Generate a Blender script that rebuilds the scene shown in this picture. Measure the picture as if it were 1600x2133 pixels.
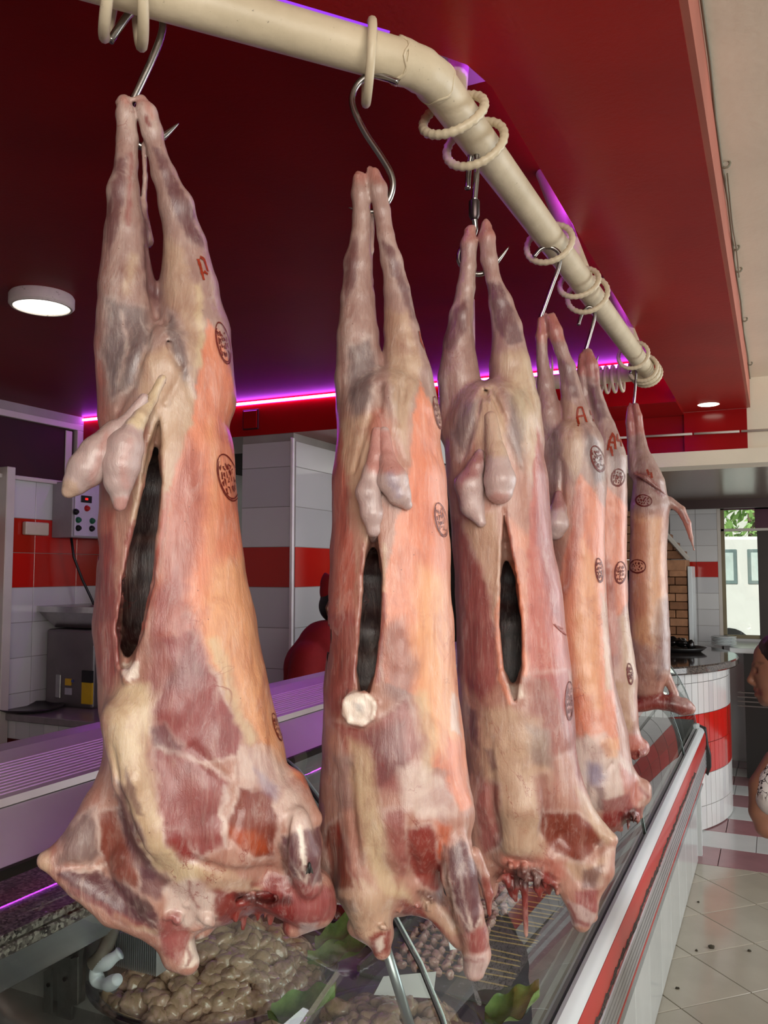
import bpy, bmesh, math, random
import numpy as np
from mathutils import Vector, Matrix
from mathutils.bvhtree import BVHTree

for o in list(bpy.data.objects):
    bpy.data.objects.remove(o)
random.seed(7)
rng = np.random.default_rng(7)
scn = bpy.context.scene
col = scn.collection

# ------------------------------------------------------------------ camera
EH = 1.65                                  # eye height above the floor
FPX, CX, CY = 1740.0, 800.0, 1066.5        # focal length in pixels of a 1600x2133 frame
PITCH = math.atan2(1187 - CY, FPX)
YAW = math.atan2(1615 - CX, (1187 - CY) * math.sin(PITCH) + FPX * math.cos(PITCH))
cam_d = bpy.data.cameras.new('camera')
cam_d.sensor_fit = 'HORIZONTAL'
cam_d.sensor_width = 36.0
cam_d.lens = FPX * 36.0 / 1600.0
cam_d.clip_start = 0.02
cam_d.clip_end = 200
cam = bpy.data.objects.new('camera', cam_d)
col.objects.link(cam)
cam.location = (0, 0, EH)
cam.rotation_euler = (math.pi / 2 + PITCH, 0, YAW)
scn.camera = cam

# ------------------------------------------------------------------ exposure, world, daylight
vs = scn.view_settings
vs.view_transform = 'Standard'
vs.look = 'None'
vs.exposure = -0.12
vs.gamma = 1.0
vs.use_curve_mapping = False
world = bpy.data.worlds.new('daylight')
scn.world = world
world.use_nodes = True
wn = world.node_tree.nodes
wn['Background'].inputs[0].default_value = (1.0, 0.97, 0.93, 1)
wn['Background'].inputs[1].default_value = 0.46

def area(name, loc, target, sx, sy, power, color):
    l = bpy.data.lights.new(name, 'AREA')
    l.shape = 'RECTANGLE'
    l.size, l.size_y = sx, sy
    l.energy = power
    l.color = color
    o = bpy.data.objects.new(name, l)
    col.objects.link(o)
    o.location = loc
    o.rotation_euler = (Vector(target) - Vector(loc)).to_track_quat('-Z', 'Y').to_euler()
    return o

# daylight falling in through the open shop front, behind and to the right of the camera
area('shopfront_daylight', (1.6, -1.4, 2.2), (-0.5, 1.4, 1.45), 2.4, 2.0, 142, (1.0, 0.93, 0.84))

# area light added to brighten the far right side, standing in for street daylight
area('street_side_fill', (3.3, 4.6, 1.7), (-1.0, 5.2, 0.9), 3.2, 2.6, 165, (0.94, 0.98, 1.0))
sun_d = bpy.data.lights.new('sun', 'SUN')
sun_d.energy = 4.5
sun_d.angle = 0.01
sun_d.color = (1.0, 0.96, 0.9)
sun = bpy.data.objects.new('sun', sun_d)
col.objects.link(sun)
sun.rotation_euler = Vector((0.12, 0.75, -0.66)).to_track_quat('-Z', 'Y').to_euler()

# ------------------------------------------------------------------ small helpers
def lin(c):
    return tuple(((v / 255.0) / 12.92 if v / 255.0 <= 0.04045 else ((v / 255.0 + 0.055) / 1.055) ** 2.4) for v in c[:3])

def ray(px, py):
    """direction through a pixel of the photograph, in world axes (camera at the origin)"""
    a, b, c = px - CX, -(py - CY), FPX
    up = b * math.cos(PITCH) + c * math.sin(PITCH)
    fw = -b * math.sin(PITCH) + c * math.cos(PITCH)
    cs, sn = math.cos(YAW), math.sin(YAW)
    return Vector((a * cs - fw * sn, a * sn + fw * cs, up))

def onz(px, py, z):
    d = ray(px, py); d = d * (z / d.z); return Vector((d.x, d.y, d.z + EH))

def ony(px, py, y):
    d = ray(px, py); d = d * (y / d.y); return Vector((d.x, d.y, d.z + EH))

def onx(px, py, x):
    d = ray(px, py); d = d * (x / d.x); return Vector((d.x, d.y, d.z + EH))

def tag(o, label=None, cat=None, group=None, kind=None):
    if label: o['label'] = label
    if cat: o['category'] = cat
    if group: o['group'] = group
    if kind: o['kind'] = kind
    return o

def empty(name, loc=(0, 0, 0), rz=0.0, parent=None):
    o = bpy.data.objects.new(name, None)
    o.empty_display_size = 0.05
    col.objects.link(o)
    o.location = loc
    o.rotation_euler = (0, 0, rz)
    if parent: o.parent = parent
    return o

class MB:
    """collects shapes and links them as one mesh object"""
    def __init__(self):
        self.v, self.f, self.m = [], [], []
    def add(self, vs_, fs_, mi=0):
        n = len(self.v)
        self.v += [tuple(q) for q in vs_]
        self.f += [tuple(i + n for i in q) for q in fs_]
        self.m += [mi] * len(fs_)
        return self
    def box(self, lo, hi, mi=0):
        x0, y0, z0 = lo; x1, y1, z1 = hi
        return self.add([(x0, y0, z0), (x1, y0, z0), (x1, y1, z0), (x0, y1, z0), (x0, y0, z1), (x1, y0, z1), (x1, y1, z1), (x0, y1, z1)],
                        [(0, 3, 2, 1), (4, 5, 6, 7), (0, 1, 5, 4), (1, 2, 6, 5), (2, 3, 7, 6), (3, 0, 4, 7)], mi)
    def obox(self, c, ax, ay, az, mi=0):
        c = Vector(c); ax = Vector(ax); ay = Vector(ay); az = Vector(az)
        vs_ = []
        for k in (-1, 1):
            for i, j in ((-1, -1), (1, -1), (1, 1), (-1, 1)):
                vs_.append(c + ax * i + ay * j + az * k)
        return self.add(vs_, [(0, 3, 2, 1), (4, 5, 6, 7), (0, 1, 5, 4), (1, 2, 6, 5), (2, 3, 7, 6), (3, 0, 4, 7)], mi)
    def tube(self, pts, r, n=12, closed=False, cap=True, mi=0):
        pts = [Vector(p) for p in pts]
        N = len(pts)
        rr = r if isinstance(r, (list, tuple)) else [r] * N
        tang = []
        for i in range(N):
            a = pts[(i - 1) % N] if (closed or i > 0) else pts[i]
            b = pts[(i + 1) % N] if (closed or i < N - 1) else pts[i]
            tang.append((b - a).normalized())
        ref = Vector((0, 0, 1)) if abs(tang[0].z) < 0.9 else Vector((1, 0, 0))
        nrm = (ref - tang[0] * ref.dot(tang[0])).normalized()
        rings = []
        for i in range(N):
            t = tang[i]
            nrm = (nrm - t * nrm.dot(t))
            nrm = nrm.normalized() if nrm.length > 1e-6 else t.orthogonal().normalized()
            bn = t.cross(nrm)
            rings.append([pts[i] + (nrm * math.cos(2 * math.pi * k / n) + bn * math.sin(2 * math.pi * k / n)) * rr[i] for k in range(n)])
        vs_ = [p for rg in rings for p in rg]
        fs_ = []
        M = N if closed else N - 1
        for i in range(M):
            j = (i + 1) % N
            for k in range(n):
                l = (k + 1) % n
                fs_.append((i * n + k, i * n + l, j * n + l, j * n + k))
        if cap and not closed:
            fs_.append(tuple(reversed(range(n))))
            fs_.append(tuple((N - 1) * n + k for k in range(n)))
        return self.add(vs_, fs_, mi)
    def lathe(self, prof, n=24, c=(0, 0, 0), mi=0, a0=0.0, a1=2 * math.pi):
        full = abs(a1 - a0 - 2 * math.pi) < 1e-6
        m = n if full else n + 1
        vs_ = []
        for (r, z) in prof:
            for k in range(m):
                a = a0 + (a1 - a0) * k / n
                vs_.append((c[0] + r * math.cos(a), c[1] + r * math.sin(a), c[2] + z))
        fs_ = []
        for i in range(len(prof) - 1):
            for k in range(n):
                l = (k + 1) % m
                fs_.append((i * m + k, i * m + l, (i + 1) * m + l, (i + 1) * m + k))
        return self.add(vs_, fs_, mi)
    def prism(self, poly, z0, z1, mi=0):
        n = len(poly)
        vs_ = [(x, y, z0) for x, y in poly] + [(x, y, z1) for x, y in poly]
        fs_ = [tuple(reversed(range(n))), tuple(range(n, 2 * n))]
        for i in range(n):
            j = (i + 1) % n
            fs_.append((i, j, n + j, n + i))
        return self.add(vs_, fs_, mi)
    def extrude_y(self, prof, y0, y1, mi=0, closed=True):
        """profile in x,z swept along y"""
        n = len(prof)
        vs_ = [(x, y0, z) for x, z in prof] + [(x, y1, z) for x, z in prof]
        fs_ = []
        for i in range(n if closed else n - 1):
            j = (i + 1) % n
            fs_.append((i, n + i, n + j, j))
        if closed:
            fs_.append(tuple(range(n)))
            fs_.append(tuple(reversed(range(n, 2 * n))))
        return self.add(vs_, fs_, mi)
    def mesh(self, name, mats, smooth=False, bevel=0.0, seg=1, fix=True):
        me = bpy.data.meshes.new(name)
        me.from_pydata(self.v, [], self.f)
        if not isinstance(mats, (list, tuple)): mats = [mats]
        for m in mats: me.materials.append(m)
        if len(mats) > 1:
            me.polygons.foreach_set('material_index', self.m)
        if fix or bevel:
            bm = bmesh.new(); bm.from_mesh(me)
            bmesh.ops.recalc_face_normals(bm, faces=bm.faces)
            if bevel:
                ed = [e for e in bm.edges if len(e.link_faces) == 2 and e.calc_face_angle(0) > 0.5]
                bmesh.ops.bevel(bm, geom=ed, offset=bevel, segments=seg, affect='EDGES', profile=0.5)
            bm.to_mesh(me); bm.free()
        if smooth:
            me.polygons.foreach_set('use_smooth', [True] * len(me.polygons))
            if smooth == 'auto':
                me.set_sharp_from_angle(angle=0.6)
        me.update()
        return me
    def build(self, name, mats, parent=None, smooth=False, bevel=0.0, seg=1, fix=True):
        o = bpy.data.objects.new(name, self.mesh(name, mats, smooth, bevel, seg, fix))
        col.objects.link(o)
        if parent: o.parent = parent
        return o

def link(name, me, parent=None, loc=None):
    o = bpy.data.objects.new(name, me)
    col.objects.link(o)
    if parent: o.parent = parent
    if loc is not None: o.location = loc
    return o

# ------------------------------------------------------------------ materials
class NT:
    def __init__(self, name):
        self.mat = bpy.data.materials.new(name)
        self.mat.use_nodes = True
        self.t = self.mat.node_tree
        self.b = self.t.nodes['Principled BSDF']
    def n(self, typ, **kw):
        nd = self.t.nodes.new(typ)
        for k, v in kw.items():
            if k.startswith('i_'):
                nd.inputs[k[2:].replace('_', ' ')].default_value = v
            else:
                setattr(nd, k, v)
        return nd
    def l(self, a, b):
        self.t.links.new(a, b)
    def coord(self, scale=(1, 1, 1), which='Object', rot=(0, 0, 0)):
        tc = self.n('ShaderNodeTexCoord')
        mp = self.n('ShaderNodeMapping')
        mp.inputs['Scale'].default_value = scale
        mp.inputs['Rotation'].default_value = rot
        self.l(tc.outputs[which], mp.inputs['Vector'])
        return mp.outputs['Vector']
    def noise(self, vec, scale, detail=4, rough=0.55, dist=0.0):
        nd = self.n('ShaderNodeTexNoise')
        nd.inputs['Scale'].default_value = scale
        nd.inputs['Detail'].default_value = detail
        nd.inputs['Roughness'].default_value = rough
        nd.inputs['Distortion'].default_value = dist
        if vec is not None: self.l(vec, nd.inputs['Vector'])
        return nd.outputs['Fac']
    def ramp(self, fac, stops):
        r = self.n('ShaderNodeValToRGB')
        e = r.color_ramp.elements
        while len(e) > 1: e.remove(e[-1])
        for i, (p, c) in enumerate(stops):
            el = e[0] if i == 0 else e.new(p)
            el.position = p
            el.color = (*c[:3], 1) if len(c) >= 3 else (c[0],) * 3 + (1,)
        self.l(fac, r.inputs['Fac'])
        return r.outputs['Color']
    def mix(self, fac, a, b, mode='MIX'):
        m = self.n('ShaderNodeMix', data_type='RGBA', blend_type=mode)
        for sock, v in ((m.inputs[0], fac), (m.inputs[6], a), (m.inputs[7], b)):
            if hasattr(v, 'links') or isinstance(v, bpy.types.NodeSocket): self.l(v, sock)
            elif isinstance(v, (tuple, list)): sock.default_value = (*v[:3], 1)
            else: sock.default_value = v
        return m.outputs[2]
    def math(self, op, a, b=None, clamp=False):
        m = self.n('ShaderNodeMath', operation=op, use_clamp=clamp)
        for i, v in enumerate((a, b)):
            if v is None: continue
            if isinstance(v, bpy.types.NodeSocket): self.l(v, m.inputs[i])
            else: m.inputs[i].default_value = v
        return m.outputs[0]
    def bump(self, h, strength=0.2, dist=0.005):
        b = self.n('ShaderNodeBump')
        b.inputs['Strength'].default_value = strength
        b.inputs['Distance'].default_value = dist
        self.l(h, b.inputs['Height'])
        self.l(b.outputs['Normal'], self.b.inputs['Normal'])
        return b
    def base(self, c):
        s = self.b.inputs['Base Color']
        if isinstance(c, bpy.types.NodeSocket): self.l(c, s)
        else: s.default_value = (*c[:3], 1)
        return self
    def set(self, **kw):
        for k, v in kw.items():
            s = self.b.inputs[k.replace('_', ' ')]
            if isinstance(v, bpy.types.NodeSocket): self.l(v, s)
            else: s.default_value = v
        return self

def paint(name, rgb, rough=0.4, var=0.12, scale=6.0, bump=0.0, bscale=60, metal=0.0, coat=0.0, stretch=(1, 1, 1), dirt=None):
    """plain painted, plastic or metal surface with slight mottling"""
    m = NT(name)
    c = lin(rgb)
    vec = m.coord(stretch)
    n = m.noise(vec, scale, 5)
    d = tuple(v * (1 - var) for v in c); e = tuple(min(1, v * (1 + var)) for v in c)
    bc = m.ramp(n, [(0.3, d), (0.7, e)])
    if dirt:
        n2 = m.noise(vec, dirt[1], 6, 0.7)
        f = m.ramp(n2, [(dirt[2], (0, 0, 0)), (dirt[2] + 0.06, (1, 1, 1))])
        bc = m.mix(f, bc, lin(dirt[0]))
    m.base(bc)
    m.set(Roughness=rough, Metallic=metal)
    if coat: m.set(Coat_Weight=coat, Coat_Roughness=0.08)
    if bump:
        m.bump(m.noise(vec, bscale, 4), bump, 0.003)
    return m.mat

def emit(name, rgb, strength):
    m = NT(name)
    m.base((0.02, 0.02, 0.02))
    m.set(Emission_Strength=strength)
    m.b.inputs['Emission Color'].default_value = (*lin(rgb), 1)
    return m.mat

def glass(name, rgb=(235, 245, 240), rough=0.02, transp=0.9):
    """thin clear sheet: transparent with fresnel reflection"""
    mat = bpy.data.materials.new(name)
    mat.use_nodes = True
    t = mat.node_tree
    t.nodes.clear()
    out = t.nodes.new('ShaderNodeOutputMaterial')
    tr = t.nodes.new('ShaderNodeBsdfTransparent')
    tr.inputs[0].default_value = (*lin(rgb), 1)
    gl = t.nodes.new('ShaderNodeBsdfGlossy')
    gl.inputs['Roughness'].default_value = rough
    lw = t.nodes.new('ShaderNodeLayerWeight')
    pw = t.nodes.new('ShaderNodeMath'); pw.operation = 'POWER'; pw.inputs[1].default_value = 4.0
    ma = t.nodes.new('ShaderNodeMath'); ma.operation = 'MULTIPLY_ADD'; ma.inputs[1].default_value = 0.90; ma.inputs[2].default_value = 0.075
    lw.inputs['Blend'].default_value = 0.5
    t.links.new(lw.outputs['Facing'], pw.inputs[0])
    t.links.new(pw.outputs[0], ma.inputs[0])
    mx = t.nodes.new('ShaderNodeMixShader')
    t.links.new(ma.outputs[0], mx.inputs[0])
    t.links.new(tr.outputs[0], mx.inputs[1])
    t.links.new(gl.outputs[0], mx.inputs[2])
    t.links.new(mx.outputs[0], out.inputs[0])
    return mat
# ================================================================== materials of the place
def red_paint(name, rgb, rough, bump=0.25, spec=0.4):
    m = NT(name)
    v = m.coord()
    n = m.noise(v, 3.0, 4)
    c = lin(rgb)
    m.base(m.ramp(n, [(0.3, tuple(k * 0.88 for k in c)), (0.7, tuple(k * 1.1 for k in c))]))
    m.set(Roughness=rough, Specular_IOR_Level=spec)
    m.bump(m.noise(v, 90, 3), bump, 0.0015)
    return m.mat
M_CEIL = red_paint('shaded_red_ceiling', (118, 2, 2), 0.45, 0.25, 0.18)  # shade of the recess put into a darker red
M_SOFF = red_paint('lit_red_soffit', (164, 22, 17), 0.36, 0.45)  # lighter red, with daylight bounced off the floor put into the colour
M_FASC = red_paint('pale_red_paint', (176, 100, 84), 0.5)  # paler red for the outer soffit face
M_BEAM = red_paint('red_beam_gloss', (150, 10, 12), 0.16, 0.08)
M_CREAM = paint('cream_plaster', (228, 220, 200), 0.7, 0.05, 3, 0.3, 40)
M_TRIM = paint('off_white_trim', (190, 182, 172), 0.5, 0.06)
M_DARK = paint('dark_void_paint', (44, 4, 4), 0.8, 0.2)
M_KDARK = paint('dark_brown_wall', (40, 30, 26), 0.7, 0.3)  # dark brown for the kitchen, rack and hearth base
M_KCEIL = paint('kitchen_ceiling_gloss', (118, 104, 92), 0.22, 0.15, 2)
M_WT = [paint('white_tile_%d' % i, (200 - 6 * i, 199 - 6 * i, 197 - 5 * i), 0.16, 0.03, 2, coat=0.3) for i in range(3)]
M_RT = [paint('red_tile_%d' % i, (186 - 10 * i, 26 + 4 * i, 18), 0.14, 0.05, 2, coat=0.3) for i in range(3)]
M_MT = [paint('mauve_tile_%d' % i, (150 - 6 * i, 104, 108), 0.2, 0.1, 5, coat=0.2) for i in range(2)]
M_BT = [paint('beige_tile_%d' % i, (168 - 4 * i, 160 - 4 * i, 144 - 4 * i), 0.16, 0.08, 4, coat=0.2, dirt=((120, 112, 100), 60, 0.70)) for i in range(3)]
M_LT = [paint('pale_tile_%d' % i, (200 - 5 * i, 204 - 5 * i, 202 - 5 * i), 0.16, 0.06, 4, coat=0.2) for i in range(2)]
M_GROUT = paint('dark_grout', (74, 66, 58), 0.9, 0.1)
M_WGROUT = paint('pale_grout', (150, 144, 138), 0.9, 0.1)
M_STEEL = paint('brushed_steel', (178, 176, 174), 0.28, 0.08, 30, metal=1.0, stretch=(1, 0.1, 1))
M_ALU = paint('anodised_aluminium', (196, 198, 200), 0.36, 0.06, 12, metal=0.85)
M_BLACK = paint('black_rubber', (18, 16, 16), 0.5, 0.2)
M_WPAINT = paint('white_enamel', (214, 220, 220), 0.28, 0.03, 3, coat=0.2)

def granite_mat():
    m = NT('speckled_granite')
    v = m.coord()
    vo = m.n('ShaderNodeTexVoronoi'); vo.inputs['Scale'].default_value = 190
    m.l(v, vo.inputs['Vector'])
    c = m.ramp(vo.outputs['Color'], [(0.15, lin((42, 36, 34))), (0.42, lin((108, 98, 90))), (0.62, lin((168, 158, 146))), (0.85, lin((86, 74, 70)))])
    m.base(m.mix(m.ramp(m.noise(v, 26, 4), [(0.4, (0,)), (0.7, (0.4,))]), c, lin((60, 52, 50))))
    m.set(Roughness=0.32)
    return m.mat
M_GRAN = granite_mat()

def dark_granite():
    m = NT('dark_polished_granite')
    v = m.coord()
    m.base(m.ramp(m.noise(v, 120, 3), [(0.4, lin((44, 38, 36))), (0.62, lin((96, 84, 76)))]))
    m.set(Roughness=0.07)
    return m.mat
M_DGRAN = dark_granite()

def Z(z): return EH + z
def S(o, label=None):
    o['kind'] = 'structure'
    if label: o['label'] = label
    return o

# ================================================================== floor
fl = MB().box((-5.5, -2.2, -0.12), (4.2, 9.2, -0.006)).build('floor', M_GROUT)
S(fl, 'tiled shop floor, diagonal beige tiles with white and mauve bands beyond')
dg = 0.478; hw = dg / 2 - 0.0035
def clip_poly(poly, f):
    out = []
    for i in range(len(poly)):
        a, b = poly[i - 1], poly[i]
        fa, fb = f(a), f(b)
        if (fa < 0) != (fb < 0):
            t = fa / (fa - fb)
            out.append((a[0] + (b[0] - a[0]) * t, a[1] + (b[1] - a[1]) * t))
        if fb >= 0: out.append(b)
    return out
dia = MB().prism([(hw, 0), (0, hw), (-hw, 0), (0, -hw)], -0.008, 0)
dia_me = [dia.mesh('floor_tile', m, bevel=0.0012) for m in M_BT]
k = 0
for i in range(-3, 16):
    for j in range(-2, 8):
        for off in (0, 1):
            cx_ = -0.37 + j * dg + off * dg / 2
            cy_ = 3.44 + (i - 8) * dg + dg / 2 + off * dg / 2
            if cy_ < 1.6 or cy_ > 5.4 or cx_ < -0.75 or cx_ > 1.4: continue
            poly = [(cx_ + hw, cy_), (cx_, cy_ + hw), (cx_ - hw, cy_), (cx_, cy_ - hw)]
            if cy_ + hw > 5.125:
                poly = clip_poly(poly, lambda p: 5.125 - p[1])
                if len(poly) < 3: continue
                o = MB().prism(poly, -0.008, 0).build('floor_tile', M_BT[k % 3], fl)
            else:
                o = link('floor_tile', dia_me[k % 3], fl, (cx_, cy_, 0))
            k += 1
ys = [5.13, 5.46, 5.79, 6.12, 6.45, 6.78, 7.08, 7.38, 7.68, 7.98]
for r in range(len(ys) - 1):
    x = -1.0 + 0.17 * (r % 3)
    while x < 1.6:
        wv = 0.33 if r % 2 == 0 else 0.34
        wv = 0.495 if (r % 4 == 3) else wv
        b = MB().box((x + 0.002, ys[r] + 0.002, -0.008), (x + wv - 0.002, ys[r + 1] - 0.002, 0))
        b.build('floor_tile', (M_MT if r % 2 == 0 else M_LT)[(k // 2) % 2], fl, bevel=0.001)
        x += wv; k += 1
MB().box((-5.5, 7.99, -0.01), (4.2, 9.2, 0.0)).build('floor_tile', M_LT[1], fl)
MB().box((-4.2, -2.2, -0.01), (-0.8, 7.9, -0.001)).build('floor_screed', M_GROUT, fl)

# ================================================================== ceilings, soffit and beams
S(MB().box((-4.3, -2.2, Z(1.0)), (-0.30, 4.18, Z(1.06))).build('ceiling', M_CEIL), 'dark red recessed ceiling above the meat rail')
soff = [(-0.40, 4.12), (-0.403, 1.285), (-0.42, 1.21), (-0.452, 1.165), (-0.604, 0.957), (-1.9, -0.80), (-1.42, -1.12), (-0.10, 0.60), (-0.10, 4.47), (-0.40, 4.47)]
S(MB().prism(soff, Z(0.80), Z(1.0)).build('trim_1', M_SOFF), 'red painted soffit band running around the ceiling recess')
S(MB().box((-0.0998, 0.55, Z(0.802)), (-0.088, 4.47, Z(0.955))).build('trim_2', M_FASC), 'pale red outer face of the soffit')
S(MB().box((-0.0995, -2.2, Z(0.955)), (1.3, 4.9, Z(1.02))).build('ceiling', M_CREAM), 'cream plaster ceiling over the customer side')
S(MB().box((-4.2, 4.10, Z(0.79)), (-0.40, 4.70, Z(1.0))).build('wall_back', M_BEAM), 'red beam closing the ceiling recess at the back')
S(MB().box((-0.40, 4.471, Z(0.60)), (-0.105, 4.60, Z(0.80))).build('trim_3', M_BEAM), 'red face of the rear beam end')
S(MB().box((-1.6, 4.50, Z(0.60)), (-0.40, 4.70, Z(0.79))).build('trim_4', M_BEAM), 'red rear beam below the recess')
S(MB().box((-0.105, 4.49, Z(0.60)), (1.3, 4.60, Z(0.96))).build('wall_right', M_CREAM), 'cream lintel wall beside the red beam')
S(MB().box((-1.8, 4.46, Z(0.525)), (3.0, 4.66, Z(0.598))).build('trim_5', M_CREAM), 'cream ledge under the rear beam')
S(MB().box((-2.4, 4.66, Z(0.57)), (3.0, 8.1, Z(0.62))).build('ceiling', M_KCEIL), 'glossy brown kitchen ceiling')
S(MB().box((-4.2, 4.7, Z(0.80)), (-2.4, 8.1, Z(0.86))).build('ceiling', M_KDARK), 'dark ceiling behind the column')
# dark valance above the window
S(MB().box((-1.4, 7.30, Z(0.50)), (3.0, 7.36, Z(0.57))).build('trim_6', paint('dark_plum', (52, 30, 30), 0.4)), 'dark valance board above the window')

# conduit on the rear beam and cables along the soffit edge
cond = MB()
for a, b in ((-1.0, -0.62), (-0.612, -0.36), (-0.352, -0.14), (-0.132, 0.3)):
    cond.tube([(a, 4.455, Z(0.682) + 0.012 * (-a)), (b, 4.455, Z(0.682) + 0.012 * (-b))], 0.006, 8)
tag(cond.build('conduit_pipe', M_TRIM, smooth=True), 'thin pale conduit running across the red rear beam', 'conduit')
cab = empty('ceiling_cable', (-0.08, 1.2, Z(0.95)))
tag(cab, 'grey cable clipped along the top of the soffit face', 'cable')
M_CAB = paint('grey_cable', (120, 116, 98), 0.6)
MB().tube([(-0.004 + 0.002 * math.sin(i * 1.7), -0.7 + i * 0.22, -0.004 + 0.002 * math.cos(i * 2.3)) for i in range(19)], 0.0035, 6).build('cable', M_CAB, cab, smooth=True)
MB().tube([(0.004, 0.9 + i * 0.1, -0.006 - 0.03 * math.sin(i * 0.62) ** 2) for i in range(8)], 0.0022, 6).build('loose_wire', M_CAB, cab, smooth=True)
for yy in (0.86, 1.42, 1.62, 2.2, 2.95):
    MB().tube([(0.003 + 0.009 * math.cos(a), yy, 0.0 + 0.009 * math.sin(a)) for a in [i * math.pi / 5 for i in range(10)]], 0.003, 6, closed=True).build('clip', M_CAB, cab, smooth=True)

# purple light strips round the recess
M_LED = emit('violet_led', (196, 74, 255), 26.0)
M_LED2 = emit('violet_led_strong', (150, 44, 235), 1.3)
led = empty('led_strip', (-2.3, 4.085, Z(0.985)))
tag(led, 'glowing violet light strip along the top of the rear red beam', 'light strip')
MB().box((-1.8, 0.0, -0.008), (1.78, 0.012, 0.006)).build('light_tube', M_LED, led)
led2 = empty('led_strip', (-0.41, 2.6, Z(0.93)))
tag(led2, 'violet light strip tucked inside the soffit edge above the straight rail', 'light strip')
MB().box((-0.004, -1.3, -0.006), (0.006, 1.48, 0.006)).build('light_tube', M_LED, led2)
led3 = empty('led_strip', (-0.47, 1.16, Z(0.93)), math.atan2(1.757, 1.296))
tag(led3, 'violet light strip tucked inside the soffit edge above the bent rail end', 'light strip')
MB().box((-1.9, 0.006, -0.006), (0.02, 0.016, 0.006)).build('light_tube', M_LED, led3)

# round ceiling lamp
lp = onz(87, 640, 0.955)
lamp = empty('ceiling_lamp', (lp.x, lp.y, Z(1.0)))
tag(lamp, 'round white surface lamp on the dark red ceiling', 'lamp')
MB().lathe([(0.0, 0.0), (0.108, 0.0), (0.113, -0.008), (0.113, -0.04), (0.106, -0.048), (0.098, -0.048), (0.098, -0.040)], 48).build('rim', paint('lamp_rim', (206, 198, 186), 0.6, 0.08, 20, dirt=((150, 140, 126), 40, 0.6)), lamp, smooth='auto')
MB().lathe([(0.0, -0.043), (0.0985, -0.043)], 48).build('diffuser', emit('lamp_diffuser', (255, 250, 240), 2.6), lamp)
# glowing disc standing in for a lamp reflection on the red underside
sp = empty('lamp_reflection', (-0.27, 4.30, Z(0.80)))
tag(sp, 'small glowing disc standing in for a lamp reflection on the red soffit end', 'lamp')
MB().lathe([(0.0, -0.002), (0.045, -0.002), (0.05, 0.0)], 24).build('diffuser', emit('lamp_reflection_glow', (255, 248, 230), 5.0), sp)

# ================================================================== walls and tiles
def tile_wall(parent, origin, du, rows, cols, mats_of, thick=0.006, nrm=(0, -1, 0), gap=0.003):
    """tiles as separate pieces on a vertical plane; du = horizontal unit vector"""
    du = Vector(du); nr = Vector(nrm); o0 = Vector(origin)
    for ri, (za, zb) in enumerate(rows):
        for ci, (ua, ub) in enumerate(cols):
            c = o0 + du * ((ua + ub) / 2) + nr * (thick / 2)
            c.z = EH + (za + zb) / 2
            b = MB().obox(c, du * ((ub - ua) / 2 - gap / 2), nr * (thick / 2), Vector((0, 0, (zb - za) / 2 - gap / 2)))
            b.build('wall_tile', mats_of(ri, ci), parent, bevel=0.001)

# left wall
wl = S(MB().box((-4.3, -2.2, 0), (-4.1, 8.1, Z(1.06))).build('wall_left', M_WGROUT), 'left wall of white tiles with a red tile band')
lr = [(0.31, 0.55), (0.102, 0.31), (-0.106, 0.102), (-0.314, -0.106), (-0.522, -0.314), (-0.73, -0.522), (-0.90, -0.73)]
lcols = [(3.05, 3.38), (3.38, 3.72), (3.72, 4.06), (4.06, 4.4)]
tile_wall(wl, (-4.1, 0, 0), (0, 1, 0), lr, lcols, lambda r, c: (M_RT if r in (1, 2) else M_WT)[(r + c) % 3], nrm=(1, 0, 0))
S(MB().box((-4.3, -2.3, 0), (0.7, -2.2, Z(1.06))).build('wall_sky_block', M_WT[1]), 'unseen wall added behind the viewer to block sky light')  # unseen wall added to keep sky light off the left side
# dark opening with pale frame above the tiles
fr = empty('window_1', (-4.09, 3.6, Z(0.7)))
S(fr, 'dark serving opening with a pale frame high on the left wall')
MB().box((-0.004, -0.9, -0.15), (0.004, 0.40, 0.20)).build('pane', M_DARK, fr)
for lo, hi in (((0.0, -0.9, 0.20), (0.03, 0.46, 0.24)), ((0.0, 0.41, -0.16), (0.03, 0.46, 0.20)), ((0.0, -0.9, -0.165), (0.03, 0.46, -0.14)), ((0.004, 0.33, -0.14), (0.012, 0.385, 0.19))):
    MB().box(lo, hi).build('window_frame', M_TRIM, fr, bevel=0.003)
post = onx(10, 1200, -4.05)
S(MB().box((-4.09, post.y - 0.03, 0.0), (-4.02, post.y + 0.03, Z(0.60))).build('trim_7', M_TRIM, bevel=0.004), 'narrow pale post at the left wall')
# column
cl = S(MB().box((-2.85, 4.115, 0), (-2.50, 4.80, Z(0.79))).build('wall_column', M_WGROUT), 'tiled column with a red tile band')
cr = [(0.74, 0.785), (0.596, 0.74), (0.364, 0.596), (0.132, 0.364), (-0.10, 0.132), (-0.332, -0.10), (-0.564, -0.332), (-0.796, -0.564), (-1.028, -0.796)]
cr = [(0.596, 0.745), (0.364, 0.596), (0.132, 0.364), (-0.10, 0.132), (-0.332, -0.10), (-0.564, -0.332), (-0.796, -0.564), (-1.028, -0.796)]
tile_wall(cl, (-2.85, 4.115, 0), (1, 0, 0), cr, [(0.0, 0.345)], lambda r, c: (M_RT if r == 3 else M_WT)[(r + 1) % 3], nrm=(0, -1, 0))
tile_wall(cl, (-2.50, 4.115, 0), (0, 1, 0), cr, [(0.02, 0.68)], lambda r, c: (M_RT if r == 3 else M_WT)[r % 3], nrm=(1, 0, 0))
MB().box((-2.512, 4.098, Z(-1.2)), (-2.492, 4.118, Z(0.76))).build('corner_strip', paint('white_corner_strip', (232, 230, 224), 0.3), cl, bevel=0.003)
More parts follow.
